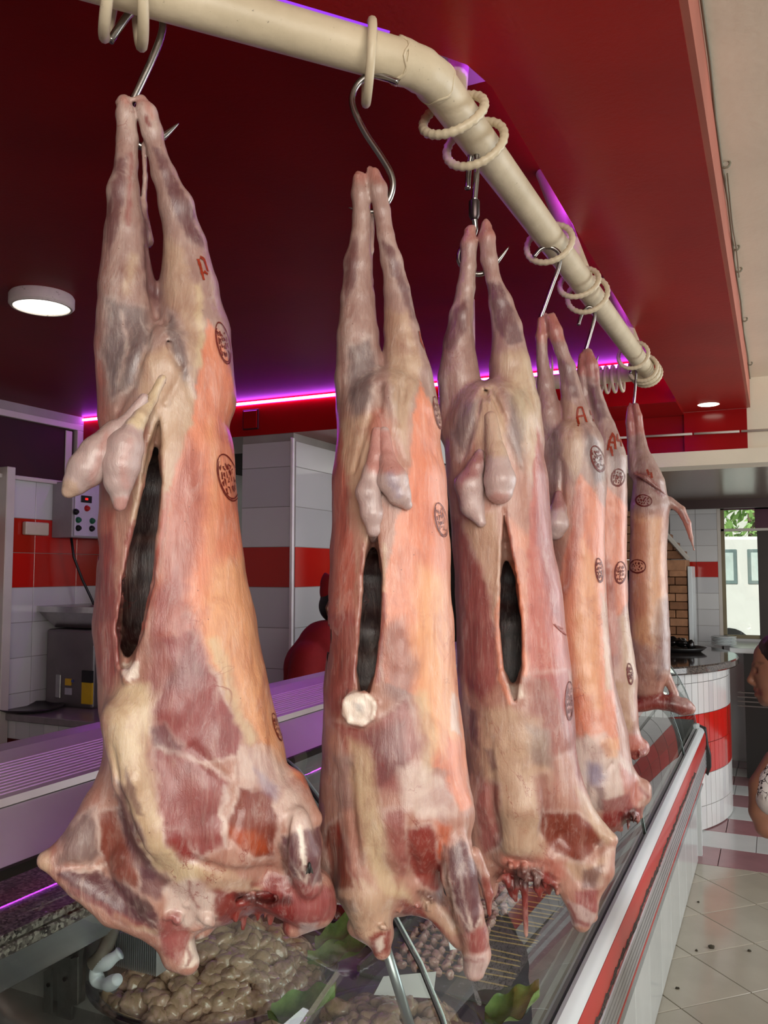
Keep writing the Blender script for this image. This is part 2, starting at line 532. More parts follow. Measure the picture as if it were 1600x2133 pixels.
MB().box((-2.505, 4.79, Z(-1.2)), (-2.488, 4.81, Z(0.72))).build('corner_strip', M_TRIM, cl, bevel=0.003)
# junction box over the column
jb = empty('junction_box', (-2.78, 4.092, Z(0.885)))
tag(jb, 'square red junction cover on the rear beam above the column', 'junction box')
MB().box((-0.055, -0.006, -0.06), (0.055, 0.006, 0.06)).build('frame', paint('dark_red_frame', (64, 4, 6), 0.5), jb, bevel=0.002)
MB().box((-0.047, -0.011, -0.052), (0.047, -0.004, 0.052)).build('cover', M_BEAM, jb, bevel=0.002)
# dark kitchen behind
S(MB().box((-4.2, 8.1, 0), (-2.0, 8.25, Z(0.9))).build('wall_kitchen', M_KDARK), 'dark rear kitchen wall')
shelf = empty('kitchen_rack', (-2.2, 6.2, 0))
tag(shelf, 'dark metal rack with a pale tube standing behind the column', 'rack')
for z_ in (0.3, -0.1, -0.5):
    MB().box((-0.5, 0.0, Z(z_) - 0.012), (0.9, 0.3, Z(z_) + 0.012)).build('shelf_board', M_KDARK, shelf)
for x_ in (-0.5, 0.88):
    MB().box((x_, 0.0, 0.0), (x_ + 0.03, 0.3, Z(0.55))).build('upright', M_KDARK, shelf)
MB().tube([(-0.5, -0.02, Z(0.80)), (0.6, -0.02, Z(0.74))], 0.016, 10).build('pale_tube', paint('pale_tube', (226, 222, 206), 0.3), shelf, smooth=True)

# far window wall with tiles
YW = 8.0
wf = empty('wall_far', (-0.64, YW, 0))
S(wf, 'far wall of white tiles with a red band beside the window')
MB().box((-0.56, 0.01, 0), (0.21, 0.15, Z(0.57))).build('wall_face', M_WGROUT, wf)
rows_f = [(0.073 + 0.143 * i, 0.073 + 0.143 * (i + 1)) for i in range(4)] + [(-0.065, 0.073)] + [(-0.065 - 0.143 * (i + 1), -0.065 - 0.143 * i) for i in range(7)]
tile_wall(wf, (-0.64, 0.01, 0), (1, 0, 0), [], [], lambda r, c: None)
for ri, (za, zb) in enumerate(rows_f):
    for (ua, ub) in ((-0.22, 0.0), (0.0, 0.195)):
        MB().box((ua + 0.0015, 0.002, Z(za) + 0.0015), (ub - 0.0015, 0.01, Z(zb) - 0.0015)).build('wall_tile', (M_RT if ri == 4 else M_WT)[ri % 3], wf)
S(MB().box((-0.44, YW + 0.01, 0), (3.0, YW + 0.15, Z(-0.60))).build('wall_far', M_WT[1]), 'white wall below the far window')
win = empty('window_2', (-0.43, YW, Z(-0.6)))
S(win, 'bright window onto the street with plum and dark frames')
M_WFR = paint('weathered_frame', (120, 108, 80), 0.5)
M_WDK = paint('dark_frame', (44, 34, 30), 0.5)
M_PLUM = paint('plum_blind', (70, 26, 46), 0.5)
for lo, hi, mt in (((0.0, 0, 0), (0.03, 0.05, 1.18), M_WFR), ((-0.03, 0, 0), (0.0, 0.04, 1.18), M_TRIM), ((0.0, 0, 0.0), (0.56, 0.05, 0.03), M_WFR), ((0.0, 0, 0.94), (0.56, 0.03, 0.965), M_TRIM),
                   ((0.295, -0.01, 0), (0.40, 0.05, 0.94), M_WDK), ((0.415, -0.01, 0), (0.44, 0.04, 1.18), M_TRIM), ((0.445, -0.01, 0), (0.49, 0.05, 1.0), M_WDK), ((0.28, 0.0, 0.965), (0.40, 0.03, 1.18), M_PLUM), ((0.44, 0.0, 0.965), (0.50, 0.03, 1.18), M_PLUM),
                   ((0.0, 0.0, 1.13), (0.56, 0.04, 1.18), M_PLUM), ((0.53, 0, 0), (0.56, 0.05, 1.18), M_WDK)):
    MB().box(lo, hi).build('window_frame', mt, win, bevel=0.002)
M_GLASS = glass('window_glass', (245, 250, 248))
for a, b in ((0.03, 0.295), (0.49, 0.53)):
    MB().box((a, 0.02, 0.03), (b, 0.025, 1.13)).build('pane', M_GLASS, win)

wfr = S(MB().box((0.13, YW + 0.01, 0), (3.0, YW + 0.15, Z(0.57))).build('wall_far', M_WGROUT), 'far tiled wall right of the window')
for ri in range(9):
    za = -0.90 + 0.16 * ri
    for ci in range(9):
        ua = 0.135 + 0.32 * ci
        MB().box((ua + 0.002, YW - 0.0, Z(za) + 0.0015), (min(ua + 0.318, 3.0), YW + 0.01, Z(za + 0.16) - 0.0015)).build('wall_tile', (M_RT if ri in (3, 4) else M_WT)[(ri + ci) % 3], wfr)
# plates and pans on the sill counter below the window
ct = empty('sill_counter', (-0.6, 7.25, 0))
tag(ct, 'white counter under the far window', 'counter')
MB().box((0.25, 0, Z(-0.66)), (0.60, 0.72, Z(-0.62))).build('top', M_WPAINT, ct, bevel=0.004)
MB().box((0.35, 0.1, 0.0), (0.59, 0.72, Z(-0.66))).build('body', paint('black_cabinet', (20, 14, 12), 0.5), ct)
for i in range(4):
    MB().box((0.30, 0.06, Z(-0.98 - 0.035 * i)), (0.52, 0.075, Z(-0.97 - 0.035 * i))).build('vent_slat', paint('vent_slat_grey', (110, 104, 100), 0.4), ct)
pp = onz(1510, 1322, -0.60)
for i in range(6):
    a = MB().lathe([(0.0, 0.0), (0.06, 0.0), (0.098, 0.012), (0.10, 0.014), (0.094, 0.016), (0.058, 0.005), (0.0, 0.004)], 28).build('dinner_plate', M_WPAINT, smooth=True)
    a.location = (-0.40, 7.42, Z(-0.618) + 0.012 * i)
    tag(a, ('bottom', 'second from bottom', 'third from bottom', 'fourth from bottom', 'second from top', 'topmost')[i] + ' white plate in the stack under the far window', 'plate', 'plate stack under the window')

# street outside: van, tree, ground
S(MB().box((-9, 9.2, -0.3), (12, 40, -0.05)).build('ground', paint('pale_asphalt', (176, 172, 166), 0.8)), 'sunlit street outside')
van = empty('parked_van', (1.0, 15.5, 0))
tag(van, 'white van parked in the street beyond the window', 'van')
M_VAN = paint('white_car_paint', (236, 236, 232), 0.25, 0.02)
prof = [(-2.6, 0.45), (2.4, 0.45), (2.45, 1.2), (1.9, 1.35), (1.4, 2.15), (-2.5, 2.2), (-2.65, 1.3)]
MB().add([(x, -0.9, z) for x, z in prof] + [(x, 0.9, z) for x, z in prof], [tuple(range(7)), tuple(reversed(range(7, 14)))] + [(i, (i + 1) % 7, 7 + (i + 1) % 7, 7 + i) for i in range(7)]).build('body', M_VAN, van, bevel=0.05, seg=2)
M_VG = paint('tinted_glass', (120, 140, 140), 0.1)
for a, b in ((-2.3, -1.55), (-1.4, -0.7), (-0.5, 0.4)):
    sw_ = MB().box((a, -0.915, 1.42), (b, -0.89, 1.98)).build('side_window', M_VG, van, bevel=0.01)
    MB().box((a + 0.05, -0.92, 1.47), (b - 0.05, -0.9, 1.93)).build('pane', paint('pale_pane', (206, 222, 218), 0.1), sw_, bevel=0.01)
for x_ in (-1.7, 1.6):
    o = MB().lathe([(0.0, -0.1), (0.33, -0.1), (0.36, -0.05), (0.36, 0.08), (0.0, 0.08)], 24).build('wheel', M_BLACK, van)
    o.rotation_euler = (math.pi / 2, 0, 0); o.location = (x_, -0.85, 0.36)
tr = empty('street_tree', (-0.4, 18.5, 0))
tag(tr, 'leafy green tree across the street seen through the window', 'tree')
MB().tube([(0, 0, 0), (0.05, 0, 1.6), (0, 0, 3.0)], [0.16, 0.13, 0.08], 10).build('trunk', paint('bark', (110, 92, 74), 0.8), tr, smooth=True)
lf = MB()
for i in range(900):
    d_ = Vector((random.gauss(0, 1), random.gauss(0, 1), random.gauss(0, 1))).normalized() * random.uniform(0.5, 1.0)
    c_ = Vector((d_.x * 1.6, d_.y * 1.2, 3.0 + d_.z * 1.5))
    a_ = Vector((random.gauss(0, 1), random.gauss(0, 1), random.gauss(0, 1))).normalized() * 0.13
    b_ = a_.orthogonal().normalized() * 0.06
    lf.add([c_ - a_, c_ + b_, c_ + a_, c_ - b_], [(0, 1, 2, 3)])
o = lf.build('foliage', paint('leaf_green', (150, 190, 110), 0.6), tr, fix=False)
o['kind'] = 'stuff'
yb = empty('street_barrel', (0.35, 11.3, 0))
tag(yb, 'pale yellow round sign standing outside the window', 'sign')
MB().tube([(0, 0, 0), (0, 0, 0.75)], 0.02, 8).build('post', M_TRIM, yb)
o = MB().lathe([(0, -0.02), (0.16, -0.02), (0.17, 0), (0.16, 0.02), (0, 0.02)], 24).build('disc', paint('pale_yellow', (240, 214, 150), 0.5), yb)
o.rotation_euler = (math.pi / 2, 0, 0); o.location = (0, 0, 0.85)
S(MB().box((-8, 24, 0), (10, 24.3, 5)).build('wall_street', paint('sunlit_render', (226, 226, 220), 0.8)), 'pale building across the street')

# ================================================================== brick grill hearth
hx0, hx1, hy = -2.0, -0.66, 7.55
hearth = empty('brick_hearth', (-1.3, hy, 0))
tag(hearth, 'brick grill hearth with a tapered hood and black opening', 'hearth')
M_BR = [paint('hearth_brick_%d' % i, c, 0.7, 0.2, 20) for i, c in enumerate([(150, 104, 70), (132, 88, 58), (166, 118, 84)])]
MB().box((-0.7, 0.03, 0), (0.62, 0.44, Z(-0.62))).build('base', M_KDARK, hearth)
MB().box((-0.7, 0.35, Z(-0.62)), (0.62, 0.44, Z(0.0))).build('back_wall', paint('hearth_black', (8, 7, 7), 0.9), hearth)  # near-black back of the hearth opening
zc = -0.62; r = 0
while zc < 0.0:
    for (xa, xb) in (((0.40, 0.52), (0.52, 0.62)) if r % 2 else ((0.40, 0.47), (0.47, 0.62))):
        MB().box((xa + 0.003, -0.01, Z(zc) + 0.003), (xb - 0.003, 0.35, Z(zc + 0.07) - 0.003)).build('brick', M_BR[r % 3], hearth, bevel=0.003)
    zc += 0.07; r += 1
for i in range(6):
    MB().box((-0.7 + 0.22 * i + 0.003, -0.06, Z(-0.005)), (-0.7 + 0.22 * (i + 1) - 0.003, 0.3, Z(0.085))).build('brick', M_BR[i % 3], hearth, bevel=0.004)
MB().box((0.625, -0.02, 0), (0.66, 0.30, Z(0.03))).build('side_trim', M_WPAINT, hearth, bevel=0.003)
r = 0; zc = 0.09
while zc < 0.56:
    xr = 0.60 - (zc - 0.09) / 0.47 * 0.36
    x = -0.7 + (0.11 if r % 2 else 0)
    while x < xr - 0.02:
        xe = min(x + 0.22, xr)
        MB().box((x + 0.003, 0.0, Z(zc) + 0.003), (xe - 0.003, 0.3, Z(zc + 0.075) - 0.003)).build('brick', M_BR[r % 3] if r % 2 else M_BR[1], hearth, bevel=0.003)
        x += 0.22
    zc += 0.075; r += 1
MB().tube([(0.63, -0.01, Z(0.09)), (0.25, -0.01, Z(0.56))], 0.022, 6).build('hood_edge', M_TRIM, hearth)
# dark heap on the counter: herbs in a bowl
# ================================================================== round tiled counter
rcx, rcy, RR = -1.50, 6.35, 1.19
rc = empty('round_counter', (rcx, rcy, 0))
tag(rc, 'curved bar counter with white and red tiles under a dark granite top', 'counter')
a0, a1 = math.radians(-54), math.radians(50)
MB().lathe([(RR - 0.012, 0.0), (RR - 0.012, Z(-0.66))], 64, a0=a0, a1=a1).build('core', M_WGROUT, rc, smooth=True)
MB().lathe([(0.55, Z(-0.655)), (RR + 0.055, Z(-0.655)), (RR + 0.062, Z(-0.645)), (RR + 0.062, Z(-0.612)), (RR + 0.055, Z(-0.602)), (0.55, Z(-0.602))], 72, a0=a0, a1=a1).build('granite_top', M_DGRAN, rc, smooth='auto')
rrows = [(-0.72, -0.66, 0), (-0.92, -0.72, 0), (-1.11, -0.92, 1), (-1.30, -1.11, 1), (-1.50, -1.30, 0), (-1.645, -1.50, 0)]
dang = 0.062 / RR
na = int((a1 - a0) / dang)
for ri, (za, zb, isr) in enumerate(rrows):
    h = zb - za - 0.003
    g = 0.0018 / RR
    vs_ = []
    for rad in (RR - 0.010, RR):
        for zz in (0.0, h):
            for an in (g, dang / 2, dang - g):
                vs_.append((rad * math.cos(an), rad * math.sin(an), zz))
    fs_ = [(6, 7, 10, 9), (7, 8, 11, 10), (0, 3, 4, 1), (1, 4, 5, 2), (0, 6, 9, 3), (2, 5, 11, 8), (3, 9, 10, 4), (4, 10, 11, 5), (0, 1, 7, 6), (1, 2, 8, 7)]
    mes = [MB().add(vs_, fs_).mesh('counter_tile', m, bevel=0.0008) for m in (M_RT if isr else M_WT)]
    for k in range(na):
        o = link('counter_tile', mes[(k * 7 + ri) % 3 if (k + ri) % 2 else 0], rc)
        o.location = (0, 0, Z(za) + 0.0015)
        o.rotation_euler = (0, 0, a0 + k * dang)
# black heap of aubergines / herbs on the counter
bowl_p = onz(1425, 1335, -0.585)
hb = empty('black_grill_basket', (-0.66, 6.6, Z(-0.60)))
tag(hb, 'low black pan of dark glossy peppers on the granite bar', 'pan')
MB().lathe([(0.0, 0.0), (0.15, 0.0), (0.19, 0.03), (0.185, 0.032), (0.145, 0.008), (0.0, 0.008)], 28).build('pan', M_BLACK, hb, smooth=True)
M_PEP = paint('dark_pepper_skin', (16, 14, 14), 0.15, 0.2)
for i in range(12):
    a = random.uniform(0, 6.28); rr_ = random.uniform(0.0, 0.12)
    p0 = Vector((rr_ * math.cos(a), rr_ * math.sin(a), 0.035 + random.uniform(0, 0.04)))
    d_ = Vector((random.gauss(0, 1), random.gauss(0, 1), random.gauss(0, 0.35))).normalized() * 0.045
    t_ = MB().tube([p0 - d_, p0 - d_ * 0.7, p0, p0 + d_ * 0.7, p0 + d_ * 1.1], [0.006, 0.02, 0.024, 0.016, 0.003], 10).build('dark_pepper', M_PEP, smooth=True)
    t_.location = hb.location
    tag(t_, 'dark glossy pepper heaped in the black pan on the granite bar', 'pepper', 'dark peppers in the pan')

# second tiled bar, outside the picture on the right, mirrored in the case glass
tb = empty('tiled_bar', (1.1, 7.0, 0))
tag(tb, 'white and red tiled bar to the right, mirrored in the case glass', 'counter')
MB().box((-1.08, 0.0, 0.0), (1.1, 0.22, Z(-0.62))).build('core', M_WGROUT, tb)
MB().box((-1.12, -0.05, Z(-0.62)), (1.12, 0.24, Z(-0.58))).build('granite_top', M_DGRAN, tb, bevel=0.004)
for ri, (za, zb, isr) in enumerate([(-0.93, -0.625, 0), (-1.12, -0.93, 1), (-1.31, -1.12, 1), (-1.645, -1.31, 0)]):
    mes = [MB().box((0.0015, -0.01, 0.0), (0.1075, 0.0, zb - za - 0.003)).mesh('counter_tile', m, bevel=0.001) for m in (M_RT if isr else M_WT)]
    for ci in range(20):
        link('counter_tile', mes[(ci + ri) % 3], tb, (-1.08 + 0.109 * ci, 0, Z(za) + 0.0015))

# ================================================================== left corner: counter, machine, control box
lc = empty('prep_counter', (-3.6, 3.9, 0))
tag(lc, 'grey topped preparation counter with small tiles in the left corner', 'counter')
MB().box((-0.49, -0.42, Z(-0.86)), (0.75, 0.7, Z(-0.82))).build('top', paint('grey_stone_top', (126, 118, 118), 0.3, 0.15, 20), lc, bevel=0.004)
MB().box((-0.48, -0.38, 0.0), (0.73, 0.68, Z(-0.86))).build('body', paint('red_brown_base', (92, 20, 18), 0.5), lc)
for i in range(11):
    MB().box((-0.48 + 0.11 * i + 0.002, -0.392, Z(-0.965)), (-0.48 + 0.11 * (i + 1) - 0.002, -0.38, Z(-0.865))).build('edge_tile', M_WT[i % 3], lc, bevel=0.001)
# stainless meat machine
mp = ony(150, 1470, 3.85)
mc = empty('meat_machine', (-3.83, 3.95, Z(-0.82)))
tag(mc, 'stainless meat machine with a feed tray and yellow warning panel', 'machine')
MB().box((-0.22, -0.16, 0.0), (0.16, 0.2, 0.46)).build('body', paint('dull_steel', (120, 112, 112), 0.4, 0.1, 8, metal=0.7), mc, bevel=0.015, seg=2)
MB().prism([(-0.3, -0.2), (0.26, -0.2), (0.26, 0.24), (-0.3, 0.24)], 0.565, 0.60).add([(-0.19, -0.12, 0.47), (0.16, -0.12, 0.47), (0.16, 0.16, 0.47), (-0.19, 0.16, 0.47), (-0.27, -0.18, 0.565), (0.23, -0.18, 0.565), (0.23, 0.21, 0.565), (-0.27, 0.21, 0.565)], [(0, 1, 5, 4), (1, 2, 6, 5), (2, 3, 7, 6), (3, 0, 4, 7), (0, 3, 2, 1)]).build('feed_tray', M_STEEL, mc)
MB().box((-0.05, -0.168, 0.13), (-0.005, -0.16, 0.17)).build('warning_sticker', paint('sticker_yellow', (214, 170, 40), 0.5), mc)
MB().box((-0.05, -0.168, 0.075), (0.0, -0.16, 0.115)).build('rating_plate', paint('plate_grey', (170, 166, 176), 0.4), mc)
MB().box((0.00, -0.168, 0.15), (0.012, -0.16, 0.165)).build('warning_sticker', paint('sticker_blue', (60, 80, 150), 0.5), mc)
MB().box((0.085, -0.17, 0.03), (0.165, -0.158, 0.155)).build('warning_panel', paint('panel_yellow', (198, 160, 24), 0.5), mc)
MB().box((0.085, -0.172, 0.155), (0.165, -0.158, 0.225)).build('black_panel', M_BLACK, mc)
MB().box((-0.13, -0.166, 0.05), (-0.09, -0.16, 0.19)).build('handle', M_STEEL, mc, bevel=0.003)
dish = MB().lathe([(0.0, 0.0), (0.14, 0.0), (0.19, 0.022), (0.186, 0.026), (0.138, 0.006), (0.0, 0.006)], 30).build('shallow_dish', paint('dark_dish', (60, 54, 56), 0.3, metal=0.5), smooth=True)
dish.location = (-3.98, 3.62, Z(-0.82))
tag(dish, 'shallow dark dish on the grey counter beside the machine', 'dish')
# control box
cb = empty('control_box', (-4.095, 4.08, Z(0.40)))
tag(cb, 'grey electrical control box with red, green and black buttons', 'control box')
MB().box((0.0, -0.23, -0.20), (0.17, 0.20, 0.15)).build('housing', paint('box_grey', (150, 142, 146), 0.45), cb, bevel=0.004)
cbd = MB().box((0.17, -0.215, -0.19), (0.178, 0.20, 0.14)).build('door', paint('box_door', (190, 180, 196), 0.4), cb, bevel=0.003)
def knob(y, z, rgb, r=0.015):
    o = MB().lathe([(0, 0.014), (r * 0.8, 0.014), (r, 0.01), (r, 0.0), (r * 1.3, 0.0), (r * 1.3, -0.006)], 20).build('button', paint('button_%d_%d' % (rgb[0], rgb[1]), rgb, 0.35), cbd, smooth='auto')
    o.rotation_euler = (0, math.pi / 2, 0); o.location = (0.184, y, z)
for (bx, by, rgb) in ((182, 1059, (170, 24, 20)), (159, 1066, (14, 14, 16)), (164, 1083, (28, 92, 62)), (193, 1085, (28, 92, 62)), (164, 1100, (14, 14, 16)), (192, 1101, (14, 14, 16))):
    q = onx(bx, by, -3.91)
    knob(q.y - 4.08, q.z - Z(0.40), rgb)
q = onx(180, 1040, -3.915)
MB().box((0.178, q.y - 4.08 - 0.045, q.z - Z(0.40) - 0.022), (0.184, q.y - 4.08 + 0.045, q.z - Z(0.40) + 0.022)).build('display', M_BLACK, cbd, bevel=0.002)
MB().box((0.1845, q.y - 4.08 - 0.014, q.z - Z(0.40) - 0.006), (0.1855, q.y - 4.08 + 0.01, q.z - Z(0.40) + 0.008)).build('digits', emit('red_digits', (220, 30, 24), 1.5), cbd)
cbl = MB().tube([(-4.0, 3.92, Z(0.20)), (-3.985, 3.93, Z(0.08)), (-3.96, 3.98, Z(-0.06)), (-3.93, 4.03, Z(-0.18)), (-3.90, 4.06, Z(-0.28))], 0.008, 8).build('power_cable', M_BLACK, smooth=True)
tag(cbl, 'black cable hanging from the control box to the machine', 'cable')
sk = MB().box((-4.092, 3.62, Z(0.21)), (-4.06, 3.80, Z(0.29))).build('wall_socket', paint('ivory_plastic', (196, 184, 160), 0.45), bevel=0.008, seg=2)
tag(sk, 'ivory wall socket on the red tiles beside the control box', 'socket')

# ================================================================== refrigerated display case
case = empty('display_case', (-0.42, 3.0, 0))
tag(case, 'long refrigerated meat display case with curved glass front', 'display case')
def cpart(mb, name, mat, **kw):
    o = mb.build(name, mat, **kw)
    o.parent = case
    o.location = (0.42, -3.0, 0)
    return o
Y0, Y1 = 0.15, 5.30
cpart(MB().extrude_y([(-0.446, Z(-0.935)), (-0.440, Z(-0.925)), (-0.430, Z(-0.922)), (-0.418, Z(-0.926)), (-0.408, Z(-0.935)), (-0.403, Z(-0.948)), (-0.43, Z(-0.952)), (-0.446, Z(-0.948))], Y0, Y1), 'front_rail', M_WPAINT, smooth='auto')
M_RSTRIP = paint('red_bumper', (186, 34, 26), 0.32, 0.08, 8, coat=0.3)
cpart(MB().extrude_y([(-0.43, Z(-0.952)), (-0.402, Z(-0.949)), (-0.396, Z(-0.975)), (-0.396, Z(-1.02)), (-0.402, Z(-1.048)), (-0.43, Z(-1.048))], Y0, Y1), 'red_bumper', M_RSTRIP, smooth='auto')
# crumbling dark foam seam in the bumper
def seam_mat():
    m = NT('crumbling_foam')
    v = m.coord((1, 1, 1))
    m.base(m.ramp(m.noise(v, 160, 6, 0.8), [(0.42, lin((18, 14, 12))), (0.55, lin((70, 60, 54))), (0.66, lin((150, 60, 50)))]))
    m.set(Roughness=0.95)
    m.bump(m.noise(v, 220, 5), 0.9, 0.004)
    return m.mat
sm = MB()
ny = 260
pr = []
for i in range(ny + 1):
    y = Y0 + (4.55 - Y0) * i / ny
    wz = 0.011 + 0.006 * math.sin(i * 1.3) * math.sin(i * 0.37) + 0.004 * random.uniform(-1, 1)
    zc = Z(-1.020) + 0.004 * math.sin(i * 0.21)
    pr.append([(-0.3965, y, zc + wz), (-0.392 + 0.002 * random.uniform(-1, 1), y, zc), (-0.3975, y, zc - wz)])
vs_ = [p for t in pr for p in t]
sm.add(vs_, [(i * 3 + j, i * 3 + j + 1, i * 3 + j + 4, i * 3 + j + 3) for i in range(ny) for j in (0, 1)])
cpart(sm, 'foam_seam', seam_mat(), smooth=True)
alu = [(-0.43, Z(-1.048)), (-0.400, Z(-1.048))]
zz = -1.052
for i in range(5):
    alu += [(-0.397, Z(zz)), (-0.397, Z(zz - 0.014)), (-0.401, Z(zz - 0.016)), (-0.401, Z(zz - 0.019))]
    zz -= 0.020
alu += [(-0.40, Z(-1.155)), (-0.43, Z(-1.155))]
cpart(MB().extrude_y(alu, Y0, Y1), 'aluminium_skirting', M_ALU, fix=True)
cpart(MB().box((-0.43, Y0, Z(-1.163)), (-0.398, Y1, Z(-1.155))), 'red_line', M_RSTRIP)
M_GT = [paint('grey_tile_%d' % i, (138 - 6 * i, 144 - 6 * i, 146 - 6 * i), 0.2, 0.05, 4) for i in range(2)]
y = Y0; k = 0
gme = MB().box((0, 0.002, 0), (0.014, 0.328, 0.055))
while y < 5.0:
    o = cpart(MB().box((-0.43, y + 0.002, Z(-1.222)), (-0.408, y + 0.328, Z(-1.164))), 'grey_tile', M_GT[k % 2], bevel=0.001)
    o = cpart(MB().box((-0.46, y + 0.062, Z(-1.645)), (-0.444, y + 0.388, Z(-1.245))), 'skirting_tile', M_LT[k % 2], bevel=0.001)
    y += 0.33; k += 1
cpart(MB().extrude_y([(-0.43, Z(-1.222)), (-0.408, Z(-1.222)), (-0.432, Z(-1.245)), (-0.46, Z(-1.245))], Y0, 5.2), 'sloped_sill', paint('sill_pale', (176, 186, 188), 0.3))
cpart(MB().box((-0.50, Y0, 0.0), (-0.459, 5.2, Z(-0.95))), 'front_core', M_WGROUT)
cpart(MB().box((-1.56, 5.26, 0.0), (-0.43, 5.30, Z(-0.90))), 'end_panel', M_WPAINT)
cpart(MB().extrude_y([(-0.46, Z(-0.90)), (-0.395, Z(-0.925)), (-0.385, Z(-1.02)), (-0.372, Z(-1.08)), (-0.372, Z(-1.15)), (-0.39, Z(-1.20)), (-0.42, Z(-1.165)), (-0.46, Z(-1.10))], 5.30, 5.335), 'end_cap', M_BLACK, bevel=0.003)
# curved front glass in separate panes
gprof = [(-0.800, -0.335), (-0.772, -0.352), (-0.72, -0.405), (-0.66, -0.475), (-0.59, -0.562), (-0.54, -0.635), (-0.503, -0.71), (-0.475, -0.79), (-0.455, -0.86), (-0.443, -0.93)]
M_CGL = glass('case_glass', (226, 236, 232), 0.01)
joints = [Y0, 1.29, 3.12, 4.5, 5.28]
for a, b in zip(joints[:-1], joints[1:]):
    n_ = len(gprof)
    g = MB().add([(x, a + 0.004, Z(z)) for x, z in gprof] + [(x, b - 0.004, Z(z)) for x, z in gprof], [(i, i + 1, n_ + i + 1, n_ + i) for i in range(n_ - 1)])
    cpart(g, 'glass_pane', M_CGL, smooth=True)
M_GEDGE = paint('glass_edge', (150, 172, 166), 0.1)
for i, yj in enumerate(joints[1:]):
    cpart(MB().tube([(x + 0.002, yj + 0.006, Z(z)) for x, z in gprof], 0.0022, 6), 'glass_edge', M_GEDGE, smooth=True)
    cpart(MB().tube([(x + 0.003, yj - 0.006, Z(z)) for x, z in gprof], 0.0034 if i == 0 else 0.0016, 6), 'black_gasket', M_BLACK, smooth=True)
# top of the case: ridged aluminium shelf, sloping front panel, black seal
top = [(-1.02, Z(-0.262))]
A_, B_ = Vector((-1.00, -0.256)), Vector((-0.885, -0.281))
cpart(MB().box((-1.05, Y0, Z(-0.33)), (-1.0, 5.28, Z(-0.258))), 'rear_top', M_ALU)
tp = []
nr_ = 30
for i in range(nr_ + 1):
    t = i / nr_
    p = A_.lerp(B_, t)
    tp.append((p.x, Z(p.y) + (0.0011 if (i % 2 and i > 8) else 0.0)))
    if i < nr_:
        p2 = A_.lerp(B_, t + 0.7 / nr_)
        tp.append((p2.x, Z(p2.y) + (0.0011 if (i % 2 and i > 8) else 0.0)))
tp += [(-0.876, Z(-0.283)), (-0.872, Z(-0.292)), (-0.885, Z(-0.30)), (-1.0, Z(-0.30))]
M_ALUW = paint('satin_aluminium', (190, 184, 186), 0.34, 0.05, 10, metal=0.6)
cpart(MB().extrude_y(tp, Y0, 5.28), 'ridged_top_rail', M_ALUW)
cpart(MB().extrude_y([(-0.884, Z(-0.298)), (-0.873, Z(-0.294)), (-0.806, Z(-0.338)), (-0.815, Z(-0.345))], Y0, 5.28), 'sloping_panel', M_ALUW)
cpart(MB().extrude_y([(-0.815, Z(-0.348)), (-0.806, Z(-0.338)), (-0.798, Z(-0.338)), (-0.80, Z(-0.350))], Y0, 5.28), 'seal_strip', M_BLACK)
# inside
M_CASEIN = paint('case_floor_steel', (128, 124, 122), 0.4, 0.2, 8, metal=0.3)
cpart(MB().box((-1.52, Y0, Z(-0.90)), (-0.455, 5.26, Z(-0.875))), 'deck', M_CASEIN)
cpart(MB().box((-1.56, Y0, 0.0), (-1.52, 5.26, Z(-0.633))), 'back_panel', M_CASEIN)
cpart(MB().box((-1.6, Y0, Z(-0.612)), (-1.16, 1.32, Z(-0.597))), 'granite_shelf', M_GRAN, bevel=0.003)
cpart(MB().box((-1.6, Y0, Z(-0.632)), (-1.155, 1.31, Z(-0.613))), 'granite_shelf', M_GRAN, bevel=0.003)
cpart(MB().box((-1.19, Y0, Z(-0.69)), (-1.165, 1.28, Z(-0.633))), 'shelf_channel', M_STEEL, bevel=0.002)
cpart(MB().box((-1.52, 1.315, Z(-0.875)), (-1.2, 1.325, Z(-0.63))), 'partition', M_CASEIN)
# ------------------------------------------------------------------ organic bodies: signed distance fields meshed with surface nets
def vnoise(p, seed=0):
    """value noise in -1..1 for an (n,3) array"""
    i = np.floor(p).astype(np.int64)
    f = (p - i)
    f = f * f * (3 - 2 * f)
    def h(a, b, c):
        n = (a * 374761393 + b * 668265263 + c * 2147483647 + seed * 974711) & 0xFFFFFFFF
        n = ((n ^ (n >> 13)) * 1274126177) & 0xFFFFFFFF
        n = (n ^ (n >> 16)) & 0xFFFF
        return n / 32767.5 - 1.0
    out = 0
    for a in (0, 1):
        wa = f[:, 0] if a else 1 - f[:, 0]
        for b in (0, 1):
            wb = f[:, 1] if b else 1 - f[:, 1]
            for c in (0, 1):
                wc = f[:, 2] if c else 1 - f[:, 2]
                out = out + wa * wb * wc * h(i[:, 0] + a, i[:, 1] + b, i[:, 2] + c)
    return out

def fnoise(p, seed=0, octs=3):
    s = 0; a = 1.0; t = 0
    for k in range(octs):
        s = s + a * vnoise(p * (2 ** k) + 17.3 * k, seed + k); t += a; a *= 0.5
    return s / t

